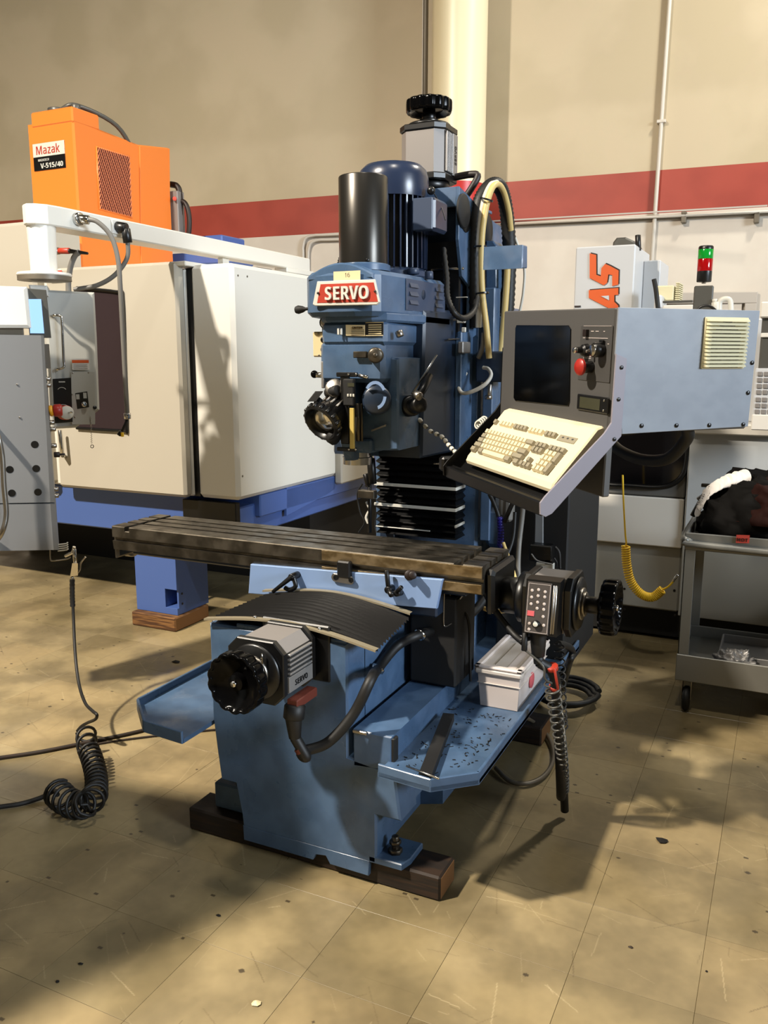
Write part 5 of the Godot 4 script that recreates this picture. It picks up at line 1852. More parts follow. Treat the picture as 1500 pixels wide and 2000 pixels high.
	cyl(Vector3(ax + 0.07, 2.165, -3.02), Vector3(ax + 0.10, 2.165, -3.02), 0.028, 16)
	cyl(Vector3(ax + 0.09, 2.165, -3.02), Vector3(ax + 0.13, 2.16, -3.04), 0.02, 14)
	put(arm, "gland", M.chrome)
	mb()
	box(Vector3(ax + 0.068, 2.13, -3.24), Vector3(ax + 0.08, 2.195, -3.31), 0.002)
	put(arm, "connector_plate", M.white_plate)
	mb()
	cyl(Vector3(ax + 0.075, 2.165, -3.275), Vector3(ax + 0.125, 2.155, -3.285), 0.026, 12)
	cyl(Vector3(ax + 0.12, 2.155, -3.285), Vector3(ax + 0.125, 2.09, -3.29), 0.022, 12)
	put(arm, "elbow", M.black)
	mb()
	hose([Vector3(ax + 0.12, 2.165, -3.03), Vector3(ax + 0.17, 2.15, -3.05), Vector3(ax + 0.215, 2.09, -3.08), Vector3(ax + 0.24, 1.99, -3.09), Vector3(ax + 0.245, 1.85, -3.09), Vector3(ax + 0.245, 1.6, -3.09), Vector3(ax + 0.245, 1.29, -3.09)], 0.011, 10, 8)
	var ch = put(arm, "coolant_hose", M.hose_grey, "grey hose hanging straight down to a small nozzle")
	mb()
	cyl(Vector3(ax + 0.245, 1.29, -3.09), Vector3(ax + 0.245, 1.262, -3.09), 0.016, 14)
	put(ch, "collar", M.chrome)
	mb()
	cyl(Vector3(ax + 0.245, 1.262, -3.09), Vector3(ax + 0.222, 1.20, -3.07), 0.006, 10)
	cyl(Vector3(ax + 0.222, 1.205, -3.07), Vector3(ax + 0.212, 1.185, -3.06), 0.010, 12)
	put(ch, "nozzle", M.black)
	mb()
	box(Vector3(ax + 0.226, 1.18, -3.07), Vector3(ax + 0.238, 1.20, -3.058), 0.002)
	put(ch, "yellow_tab", M.yellow)
	mb()
	hose([Vector3(ax + 0.125, 2.10, -3.29), Vector3(ax + 0.115, 2.02, -3.29), Vector3(ax + 0.07, 1.94, -3.25), Vector3(ax + 0.0, 1.89, -3.2), Vector3(ax - 0.1, 1.87, -3.15)], 0.011, 10, 8)
	put(arm, "hanging_cable", M.hose_grey)
	mb()
	hose([Vector3(-3.061, 2.034, -3.1), Vector3(-3.091, 2.017, -3.1), Vector3(-3.121, 1.972, -3.1), Vector3(-3.141, 1.903, -3.1), Vector3(-3.146, 1.844, -3.1)], 0.013, 10, 6)
	put(arm, "hanging_cable", M.hose_grey)
	mb()
	cyl(Vector3(-3.187, 2.045, -3.1), Vector3(-3.122, 2.042, -3.1), 0.014, 12)
	var cn = put(arm, "round_connector", M.badge_red)
	mb()
	cyl(Vector3(-3.128, 2.042, -3.1), Vector3(-3.008, 2.025, -3.1), 0.011, 12, 0.002, 0.006)
	put(cn, "boot", M.rubber)
	mb()
	cyl(Vector3(-3.22, 2.045, -3.1), Vector3(-3.187, 2.045, -3.1), 0.016, 12)
	put(cn, "flange", M.dull_chrome)

func control_pendant() -> void:
	var t = thing("control_pendant", "grey control pendant with a handle hanging from the cream arm at the left edge", "control panel", Vector3(-3.06, 1.89, -2.93))
	mb()
	lathe(Vector3(-3.06, 1.89, -2.88), Vector3.UP, [[0.056, 0.0], [0.058, 0.10], [0.062, 0.228]], 32)
	put(t, "pipe", M.cream)
	mb()
	lathe(Vector3(-3.06, 1.886, -2.88), Vector3.UP, [[0.0, 0.0], [0.115, 0.0], [0.115, 0.022]], 36)
	put(t, "swivel", M.conduit_dark)
	mb()
	lathe(Vector3(-3.06, 1.905, -2.88), Vector3.UP, [[0.115, 0.0], [0.118, 0.004], [0.113, 0.014], [0.0, 0.014]], 36)
	put(t, "swivel_cap", M.cream)
	# the pendant is swung towards the operator: pu runs along its face, pn out of it
	var pu = Vector3(0.7193, 0, -0.6947)
	var pn = Vector3(0.6947, 0, 0.7193)
	# side box
	mb()
	prism([Vector3(-3.066, 1.847, -2.871), Vector3(-2.905, 1.843, -3.027), Vector3(-2.905, 1.636, -3.026), Vector3(-2.911, 1.305, -3.021), Vector3(-2.991, 1.224, -2.944), Vector3(-3.069, 1.222, -2.868), Vector3(-3.065, 1.544, -2.872)], pn * -0.2 + pu * -0.03, 0.01)
	var sb = put(t, "side_box", M.pendant_grey)
	mb()
	prism([Vector3(-3.074, 1.864, -2.8), Vector3(-3.02, 1.862, -2.853), Vector3(-3.019, 1.817, -2.854), Vector3(-3.074, 1.82, -2.801)], pn * -0.2, 0.006)
	put(sb, "top_cap", M.white_plate)
	mb()
	hose([Vector3(-3.04, 1.733, -2.896), Vector3(-3.012, 1.734, -2.875), Vector3(-2.99, 1.731, -2.889), Vector3(-2.986, 1.707, -2.892), Vector3(-2.989, 1.544, -2.89), Vector3(-2.989, 1.507, -2.889), Vector3(-3.012, 1.495, -2.874), Vector3(-3.042, 1.495, -2.894)], 0.006, 10, 5)
	put(sb, "handle", M.chrome)
	mb()
	rect(Vector3(-2.992, 1.492, -2.941), pu * 0.075, Vector3(0, 0.05, 0), pn * 0.001)
	var wl = put(sb, "warning_label", M.white_plate)
	mb()
	rect(Vector3(-2.99, 1.523, -2.94), pu * 0.073, Vector3(0, 0.013, 0), pn * 0.001)
	put(wl, "warning_band", M.letter_orange)
	mb()
	for k in 3:
		rect(Vector3(-2.987, 1.513, -2.943) - Vector3(0, 0.008 * k, 0), pu * 0.062, Vector3(0, 0.002, 0), pn * 0.0008)
	put(wl, "small_print", M.motor_grey)
	mb()
	rect(Vector3(-3.058, 1.248, -2.877), Vector3(-3.002, 1.253, -2.932) - Vector3(-3.058, 1.248, -2.877), Vector3(-3.055, 1.451, -2.881) - Vector3(-3.058, 1.248, -2.877), pn * 0.003, 0.001)
	var bp = put(sb, "override_plate", M.black)
	mb()
	var arcs = []
	for k in 9:
		var a = deg_to_rad(20 + 17.5 * k)
		arcs.append(Vector3(-3.025, 1.398, -2.902) + pu * cos(a) * 0.018 + Vector3(0, sin(a) * 0.014, 0))
	tube(arcs, 0.0012, 5)
	slab(Vector3(-3.034, 1.435, -2.895), Vector3(-3.014, 1.44, -2.914), pu, pn * 0.001)
	put(bp, "dial_print", M.hose_white)
	mb()
	arcs = []
	for k in 9:
		var a = deg_to_rad(30 + 15 * k)
		arcs.append(Vector3(-3.025, 1.297, -2.902) + pu * cos(a) * 0.037 + Vector3(0, sin(a) * 0.037, 0))
	tube(arcs, 0.0012, 5)
	put(bp, "dial_print", M.hose_white)
	mb()
	cyl(Vector3(-3.028, 1.297, -2.902), Vector3(-2.976, 1.3, -2.874), 0.033, 28, 0.004)
	var dial = put(bp, "override_dial", M.badge_red)
	mb()
	cyl(Vector3(-2.978, 1.3, -2.875), Vector3(-2.968, 1.3, -2.869), 0.031, 28, 0.003)
	put(dial, "dial_cap", M.hose_white)
	mb()
	cyl(Vector3(-2.963, 1.3, -2.873), Vector3(-2.93, 1.304, -2.863), 0.004, 10)
	put(dial, "pin", M.chrome)
	mb()
	rect(Vector3(-2.985, 1.312, -2.948), Vector3(-2.947, 1.32, -2.985) - Vector3(-2.985, 1.312, -2.948), Vector3(-2.988, 1.385, -2.945) - Vector3(-2.985, 1.312, -2.948), pn * 0.002, 0.0005)
	var kp = put(sb, "key_switch_plate", M.black)
	mb()
	slab(Vector3(-2.984, 1.357, -2.945), Vector3(-2.973, 1.38, -2.955), pu, pn * 0.001)
	put(kp, "symbol", M.pendant_grey)
	mb()
	slab(Vector3(-2.961, 1.361, -2.967), Vector3(-2.95, 1.387, -2.977), pu, pn * 0.001)
	put(kp, "symbol", M.pendant_grey)
	mb()
	cyl(Vector3(-2.964, 1.337, -2.964), Vector3(-2.944, 1.334, -2.954), 0.012, 16)
	put(kp, "key_switch", M.chrome)
	mb()
	cyl(Vector3(-2.929, 1.317, -3.002), Vector3(-2.926, 1.318, -2.999), 0.009, 16, 0.001)
	put(sb, "plug_hole", M.black)
	mb()
	for p in [Vector3(-2.992, 1.478, -2.942), Vector3(-2.943, 1.478, -2.99), Vector3(-2.995, 1.274, -2.94), Vector3(-2.998, 1.38, -2.936)]:
		mb()
		cyl(p, p + pn * 0.003, 0.004, 8, 0.001)
		put(sb, "screw", M.dull_chrome)
	mb()
	rect(Vector3(-3.006, 1.241, -2.929), Vector3(-2.932, 1.239, -3.001) - Vector3(-3.006, 1.241, -2.929), Vector3(-2.997, 1.483, -2.938) - Vector3(-3.006, 1.241, -2.929), pn * 0.0015, 0.0005)
	put(sb, "cover_plate", M.pendant_grey)
	mb()
	coil([Vector3(-2.939, 1.28, -2.98), Vector3(-2.938, 1.226, -2.98), Vector3(-2.94, 1.151, -2.979)], 16, 0.003, 0.001, 5, 8)
	var chn = put(sb, "chain", M.dull_chrome)
	mb()
	lathe(Vector3(-2.939, 1.137, -2.98), Vector3(0.3, 0.2, 1), [[0.006, -0.001], [0.009, -0.001], [0.009, 0.001], [0.006, 0.001], [0.006, -0.001]], 14)
	put(chn, "ring", M.dull_chrome)
	# main head of the pendant: screen hood, lower panel
	mb()
	prism([Vector3(-3.074, 1.841, -2.495), Vector3(-2.918, 1.839, -2.646), Vector3(-2.915, 1.671, -2.649), Vector3(-3.084, 1.669, -2.485)], pn * -0.14, 0.012)
	put(t, "screen_hood", M.white_plate)
	mb()
	prism([Vector3(-2.965, 1.837, -2.683), Vector3(-2.907, 1.832, -2.739), Vector3(-2.902, 1.631, -2.744), Vector3(-2.964, 1.63, -2.684)], pn * -0.02, 0.002)
	var sc = put(t, "screen_frame", M.cart_grey)
	mb()
	prism([Vector3(-2.955, 1.792, -2.686), Vector3(-2.92, 1.793, -2.72), Vector3(-2.918, 1.65, -2.722), Vector3(-2.958, 1.65, -2.683)], pn * -0.006, 0.001)
	put(sc, "lit_screen", M.screen_glow, "pale blue lit edge of the screen")
	mb()
	prism([Vector3(-3.114, 1.687, -2.511), Vector3(-2.967, 1.689, -2.654), Vector3(-2.967, 1.625, -2.654), Vector3(-3.118, 1.624, -2.508)], pn * -0.05, 0.003)
	put(t, "hood_recess", M.conduit_dark)
	var lpf = func(a: Array, b: Array) -> void:
		hexa(a + b)
	mb()
	lpf.call([Vector3(-3.038, 1.641, -2.446), Vector3(-2.843, 1.639, -2.634), Vector3(-2.851, 0.932, -2.627), Vector3(-3.079, 0.943, -2.407)], [Vector3(-3.078, 1.642, -2.477), Vector3(-2.874, 1.64, -2.674), Vector3(-2.873, 0.923, -2.675), Vector3(-3.119, 0.935, -2.438)])
	var up = put(t, "lower_panel", M.pendant_dark)
	mb()
	lpf.call([Vector3(-3.079, 0.939, -2.407), Vector3(-2.851, 0.926, -2.626), Vector3(-2.851, 0.721, -2.627), Vector3(-3.091, 0.739, -2.395)], [Vector3(-3.119, 0.931, -2.438), Vector3(-2.873, 0.916, -2.675), Vector3(-2.872, 0.709, -2.676), Vector3(-3.13, 0.729, -2.426)])
	put(up, "lower_cover", M.pendant_dark)
	mb()
	prism([Vector3(-3.078, 1.642, -2.477), Vector3(-2.874, 1.64, -2.674), Vector3(-2.874, 0.714, -2.674), Vector3(-3.13, 0.733, -2.427)], pn * -0.09, 0.002)
	put(up, "rear_shell", M.pendant_dark)
	for p in [Vector3(-2.883, 1.184, -2.596), Vector3(-2.959, 1.081, -2.523), Vector3(-2.884, 1.081, -2.595), Vector3(-2.958, 0.98, -2.523), Vector3(-2.884, 0.979, -2.595)]:
		mb()
		cyl(p - pn * 0.004, p + pn * 0.001, 0.0155, 20, 0.0)
		put(up, "round_plug", M.black)
	for p in [Vector3(-2.919, 1.437, -2.561), Vector3(-2.919, 1.3, -2.561)]:
		mb()
		cyl(p, p + pn * 0.004, 0.004, 8, 0.001)
		put(up, "screw", M.dull_chrome)
	mb()
	hose([Vector3(-2.996, 1.271, -2.487), Vector3(-2.93, 1.233, -2.453), Vector3(-2.923, 1.148, -2.46), Vector3(-2.925, 1.02, -2.458), Vector3(-2.925, 0.901, -2.458), Vector3(-2.941, 0.826, -2.443), Vector3(-3.017, 0.77, -2.466)], 0.011, 10, 6)
	put(up, "grab_rail", M.dull_chrome)
	# buttons standing out along the right-hand edge
	mb()
	cyl(Vector3(-2.894, 1.319, -2.697), Vector3(-2.882, 1.321, -2.708), 0.024, 20, 0.004)
	var eb = put(up, "emergency_stop", M.amber)
	mb()
	cyl(Vector3(-2.882, 1.321, -2.708), Vector3(-2.855, 1.322, -2.734), 0.027, 24, 0.006)
	put(eb, "mushroom", M.red)
	for p in [Vector3(-2.886, 1.457, -2.704), Vector3(-2.886, 1.431, -2.705), Vector3(-2.883, 1.27, -2.707), Vector3(-2.881, 1.241, -2.709), Vector3(-2.882, 1.169, -2.708), Vector3(-2.886, 0.977, -2.704), Vector3(-2.886, 0.948, -2.704)]:
		mb()
		cyl(p - pu * 0.03, p + pu * 0.005, 0.01, 14, 0.003)
		put(up, "push_button", M.dull_chrome)
	mb()
	cyl(Vector3(-2.889, 1.129, -2.701), Vector3(-2.871, 1.129, -2.718), 0.012, 14)
	cyl(Vector3(-2.876, 1.129, -2.714), Vector3(-2.856, 1.13, -2.733), 0.005, 10)
	put(up, "selector", M.dark_brown)
	mb()
	slab(Vector3(-2.887, 1.501, -2.69), Vector3(-2.873, 1.604, -2.703), pu, pn * 0.004)
	put(up, "edge_trim", M.dull_chrome)
	# wire hook under the panel that holds the air gun
	for k in 4:
		mb()
		var q: Vector3 = Vector3(-2.876, 0.733, -2.672) - Vector3(0, 0.0095 * k, 0)
		hose([q, q + pu * 0.036 + Vector3(0, 0.002, 0), q + pu * 0.042 + Vector3(0, 0.006, 0), q + pu * 0.042 - pn * 0.03], 0.0032, 6, 4)
		put(up, "hook_wire", M.hose_white)
	mb()
	hose([Vector3(-2.898, 0.716, -2.651), Vector3(-2.899, 0.67, -2.65), Vector3(-2.891, 0.662, -2.657), Vector3(-2.851, 0.665, -2.696), Vector3(-2.839, 0.673, -2.708)], 0.003, 6, 4)
	put(up, "hook_frame", M.dull_chrome)

func haas() -> void:
	var t = thing("machining_center", "grey machining centre with orange lettering and a signal lamp, behind the console on the right", "machine tool", Vector3(-0.3, 0, -5.2))
	mb()
	box(Vector3(-1.6, 0.02, -4.75), Vector3(1.6, 0.2, -6.6), 0.0)
	put(t, "plinth", M.black_matt)
	mb()
	box(Vector3(-1.6, 0.19, -4.66), Vector3(-0.46, 0.545, -6.6), 0.008)
	var lw = put(t, "lower_panel", M.haas_grey)
	mb()
	for p in [Vector3(-0.746, 0.287, -4.66), Vector3(-0.484, 0.309, -4.66), Vector3(-0.742, 0.169, -4.66), Vector3(-0.473, 0.17, -4.66)]:
		mb()
		cyl(p, p + Vector3(0, 0, 0.004), 0.007, 8, 0.001)
		put(lw, "bolt", M.black)
	mb()
	box(Vector3(-1.6, 0.55, -4.62), Vector3(-0.46, 0.815, -6.6), 0.006)
	put(t, "front_panel", M.haas_cream)
	mb()
	box(Vector3(-1.6, 0.82, -4.63), Vector3(-0.46, 1.74, -6.6), 0.006)
	var dr = put(t, "sliding_door", M.haas_door)
	mb()
	prism([Vector3(-1.057, 1.156, -4.625), Vector3(-0.466, 1.178, -4.625), Vector3(-0.459, 1.018, -4.625), Vector3(-0.479, 0.931, -4.625), Vector3(-0.532, 0.884, -4.625), Vector3(-0.583, 0.873, -4.625), Vector3(-0.878, 0.868, -4.625), Vector3(-0.94, 0.895, -4.625), Vector3(-0.994, 0.99, -4.625)], Vector3(0, 0, 0.004))
	var wn = put(dr, "window_pane", M.glass_dark)
	mb()
	tube(curve([Vector3(-1.056, 1.185, -4.615), Vector3(-1.022, 1.046, -4.615), Vector3(-0.961, 0.923, -4.615), Vector3(-0.89, 0.874, -4.615), Vector3(-0.74, 0.869, -4.615), Vector3(-0.595, 0.871, -4.615), Vector3(-0.519, 0.895, -4.615), Vector3(-0.469, 0.96, -4.615), Vector3(-0.458, 1.073, -4.615), Vector3(-0.461, 1.205, -4.615)], 5), 0.014, 8)
	put(wn, "rubber_seal", M.black)
	mb()
	box(Vector3(-0.452, 0.19, -4.60), Vector3(1.6, 1.19, -6.6), 0.008)
	var rp = put(t, "right_panel", M.haas_light)
	mb()
	box(Vector3(-0.452, 0.19, -4.598), Vector3(1.6, 0.62, -4.61), 0.003)
	put(rp, "lower_skirt", M.haas_grey)
	mb()
	box(Vector3(-0.452, 1.165, -4.56), Vector3(1.6, 1.22, -6.6), 0.006)
	put(rp, "rail", M.haas_cream)
	mb()
	box(Vector3(-0.452, 1.22, -4.75), Vector3(1.6, 1.74, -6.6), 0.006)
	put(rp, "upper_cover", M.haas_white)
	# spindle head cover with lettering
	mb()
	box(Vector3(-1.265, 1.6, -5.40), Vector3(-0.905, 2.215, -5.95), 0.008)
	var hc = put(t, "head_cover", M.haas_white)
	mb()
	box(Vector3(-0.905, 1.6, -5.72), Vector3(-0.80, 2.15, -6.1), 0.006)
	put(hc, "side_duct", M.haas_white)
	mb()
	prism([Vector3(-1.082, 2.231, -5.6), Vector3(-1.08, 2.258, -5.6), Vector3(-1.059, 2.285, -5.6), Vector3(-1.003, 2.285, -5.6), Vector3(-0.952, 2.26, -5.6), Vector3(-0.925, 2.216, -5.6)], Vector3(0, 0, -0.25), 0.01)
	put(hc, "motor_hood", M.cart_grey)
	mb()
	cyl(Vector3(-0.913, 2.192, -5.55), Vector3(-0.921, 2.286, -5.55), 0.017, 14)
	put(hc, "post", M.black)
	# letters run upwards; each a polygon. local: along = up the panel, across = towards the left
	var zf = -5.398
	var lt = func(pts: Array, depth: float, off: Vector3) -> void:
		prism(pts.map(func(q): return q + off), Vector3(0, 0, depth), 0.0)
	var s_pts = [Vector3(-1.177, 2.174, -5.4), Vector3(-1.137, 2.163, -5.4), Vector3(-1.131, 2.045, -5.4), Vector3(-1.104, 2.035, -5.4), Vector3(-1.102, 2.083, -5.4), Vector3(-1.08, 2.108, -5.4), Vector3(-1.048, 2.093, -5.4), Vector3(-0.998, 2.065, -5.4), Vector3(-0.996, 1.982, -5.4), Vector3(-1.032, 1.975, -5.4), Vector3(-1.035, 2.04, -5.4), Vector3(-1.058, 2.045, -5.4), Vector3(-1.064, 1.994, -5.4), Vector3(-1.083, 1.981, -5.4), Vector3(-1.171, 2.028, -5.4)]
	var a_pts = [Vector3(-1.173, 1.955, -5.4), Vector3(-0.995, 1.963, -5.4), Vector3(-0.993, 1.922, -5.4), Vector3(-1.017, 1.921, -5.4), Vector3(-1.015, 1.881, -5.4), Vector3(-0.99, 1.858, -5.4), Vector3(-0.987, 1.812, -5.4), Vector3(-1.171, 1.909, -5.4)]
	var a_hole = []
	for g in [[s_pts, "letter"], [a_pts, "letter"]]:
		mb()
		lt.call(g[0], 0.004, Vector3(0.006, 0.006, 0.0))
		var sh = put(hc, g[1], M.dark_brown)
		mb()
		lt.call(g[0], 0.004, Vector3(0, 0, 0.003))
		put(sh, "letter_face", M.letter_orange)
	mb()
	prism([Vector3(-1.096, 1.917, -5.391), Vector3(-1.048, 1.919, -5.391), Vector3(-1.046, 1.891, -5.391)], Vector3(0, 0, 0.003))
	put(hc, "letter_opening", M.haas_white)
	mb()
	lt.call([Vector3(-1.164, 1.763, -5.4), Vector3(-0.985, 1.774, -5.4), Vector3(-0.983, 1.733, -5.4), Vector3(-1.008, 1.731, -5.4), Vector3(-1.006, 1.691, -5.4), Vector3(-0.98, 1.668, -5.4), Vector3(-0.978, 1.622, -5.4), Vector3(-1.162, 1.717, -5.4)], 0.004, Vector3(0, 0, 0.003))
	put(hc, "letter", M.letter_orange)
	mb()
	box(Vector3(-1.258, 1.855, -5.398), Vector3(-1.22, 1.864, -5.398) + Vector3(0, 0, 0.004), 0.0)
	put(hc, "small_badge", M.ink)
	# things on top: beige box, duct, bracket with signal lamp
	mb()
	box(Vector3(-0.76, 1.873, -5.3), Vector3(-0.659, 1.96, -5.3) + Vector3(0, 0, -0.2), 0.006)
	var bx = put(t, "transformer_box", M.vent_beige)
	for k in 9:
		mb()
		var q: Vector3 = Vector3(-0.651, 1.876, -5.3) + Vector3(0, 0.0115 * k, 0)
		box(q, q + Vector3(0.022, 0.007, -0.19), 0.001)
		put(bx, "vent_slat", M.vent_beige)
	mb()
	box(Vector3(-0.688, 1.792, -5.1), Vector3(-0.527, 1.836, -5.1) + Vector3(0, 0, -0.2), 0.004)
	put(t, "cable_duct", M.haas_cream)
	mb()
	box(Vector3(-0.753, 1.798, -5.2), Vector3(-0.711, 1.903, -5.2) + Vector3(0, 0, -0.2), 0.01)
	put(t, "cover_box", M.haas_white)
	mb()
	hose([Vector3(-0.746, 1.982, -5.1), Vector3(-0.732, 1.926, -5.1), Vector3(-0.72, 1.855, -5.1), Vector3(-0.707, 1.784, -5.1)], 0.013, 8, 5)
	put(t, "black_cable", M.rubber)
	mb()
	box(Vector3(-0.508, 1.772, -4.9), Vector3(-0.41, 1.922, -4.9) + Vector3(0, 0, -0.03), 0.006)
	box(Vector3(-0.664, 1.837, -4.9), Vector3(-0.51, 1.849, -4.9) + Vector3(0, 0, -0.02), 0.002)
	var br = put(t, "lamp_bracket", M.cart_grey)
	mb()
	hose([Vector3(-0.48, 1.793, -4.86), Vector3(-0.46, 1.811, -4.86), Vector3(-0.423, 1.815, -4.86), Vector3(-0.388, 1.791, -4.86)], 0.007, 8, 5)
	put(br, "cable_loop", M.black)
	var lb = Vector3(-0.462, 1.934, -4.92)
	mb()
	cyl(lb, lb + Vector3(0, 0.012, 0), 0.012, 12)
	put(br, "lamp_stem", M.dull_chrome)
	mb()
	lathe(lb + Vector3(0, 0.008, 0), Vector3.UP, [[0.0, 0.0], [0.036, 0.0], [0.038, 0.004], [0.038, 0.055]], 28)
	put(br, "signal_base", M.black)
	mb()
	lathe(lb + Vector3(0, 0.063, 0), Vector3.UP, [[0.0375, 0.0], [0.0385, 0.005], [0.0385, 0.06], [0.0375, 0.062]], 28)
	put(br, "red_lens", M.red_lens, "red lens of the signal lamp")
	mb()
	lathe(lb + Vector3(0, 0.126, 0), Vector3.UP, [[0.0375, 0.0], [0.0385, 0.003], [0.0385, 0.046], [0.0375, 0.048]], 28)
	put(br, "green_lens", M.green_lens, "green lens of the signal lamp")
	mb()
	lathe(lb + Vector3(0, 0.174, 0), Vector3.UP, [[0.038, 0.0], [0.038, 0.012], [0.034, 0.018], [0.0, 0.019]], 28)
	put(br, "signal_cap", M.black)
	mb()
	hose([Vector3(-0.373, 1.782, -4.9), Vector3(-0.374, 1.835, -4.9), Vector3(-0.35, 1.85, -4.9), Vector3(-0.324, 1.839, -4.9), Vector3(-0.315, 1.776, -4.9)], 0.014, 8, 5)
	cyl(Vector3(-0.39, 1.777, -4.9), Vector3(-0.394, 1.835, -4.9), 0.022, 12)
	cyl(Vector3(-0.399, 1.835, -4.9), Vector3(-0.4, 1.851, -4.9), 0.014, 10)
	put(t, "white_pipe", M.hose_white)
	# operator panel at the right edge of the picture
	mb()
	box(Vector3(-0.14, 1.30, -4.2), Vector3(0.35, 1.78, -4.42), 0.01)
	box(Vector3(-0.02, 1.2, -4.42), Vector3(0.2, 1.7, -4.8), 0.01)
	var cp = put(t, "operator_panel", M.cart_grey)
	mb()
	box(Vector3(-0.15, 1.72, -4.18), Vector3(0.36, 1.79, -4.43), 0.006)
	put(cp, "panel_border", M.haas_cream)
	mb()
	box(Vector3(-0.14, 1.635, -4.19), Vector3(0.36, 1.655, -4.43), 0.003)
	put(cp, "panel_border", M.haas_cream)
	mb()
	box(Vector3(-0.15, 1.225, -4.17), Vector3(0.36, 1.295, -4.42), 0.004)
	put(cp, "panel_border", M.haas_cream)
	mb()
	box(Vector3(-0.15, 1.29, -4.185), Vector3(0.36, 1.50, -4.22), 0.003)
	put(cp, "keypad", M.haas_white)
	for r in 7:
		for c in 9:
			mb()
			var q = Vector3(-0.14 + 0.026 * c + (0.008 if c > 3 else 0.0), 1.297 + 0.027 * r + (0.006 if r > 2 else 0.0), -4.186)
			box(q, q + Vector3(0.02, 0.02, 0.006), 0.002)
			put(cp, "key", M.motor_grey)

func yellow_hose() -> void:
	var h = thing("air_hose", "yellow coiled air hose hanging in front of the grey machining centre", "hose", Vector3(-0.725, 0.963, -4.3))
	mb()
	hose([Vector3(-0.727, 0.968, -4.3), Vector3(-0.716, 0.834, -4.3), Vector3(-0.7, 0.677, -4.3), Vector3(-0.692, 0.62, -4.3), Vector3(-0.701, 0.597, -4.3)], 0.0045, 8, 6)
	put(h, "straight_hose", M.yellow)
	mb()
	coil([Vector3(-0.694, 0.609, -4.3), Vector3(-0.685, 0.519, -4.3), Vector3(-0.66, 0.428, -4.3), Vector3(-0.606, 0.367, -4.3), Vector3(-0.548, 0.358, -4.3), Vector3(-0.503, 0.401, -4.3)], 38, 0.019, 0.0052, 6, 12)
	put(h, "coil", M.yellow)
	mb()
	hose([Vector3(-0.508, 0.4, -4.3), Vector3(-0.477, 0.42, -4.3), Vector3(-0.448, 0.46, -4.3)], 0.005, 8, 5)
	put(h, "hose_end", M.yellow)
	mb()
	cyl(Vector3(-0.457, 0.449, -4.3), Vector3(-0.435, 0.488, -4.3), 0.007, 10)
	put(h, "fitting", M.chrome)

# the console frame: x along its face, y up, z out of the face towards the operator
func console_basis() -> Basis:
	var r = Vector3(0.711, -0.035, 0.702).normalized()
	var b = Vector3(0.703, 0.0, -0.711)
	var u = Vector3.UP
	u = (u - r * u.dot(r)).normalized()
	return Basis(r, u, r.cross(u).normalized())

const CONSOLE_AT := Vector3(-0.4436, 1.3107, -2.005)

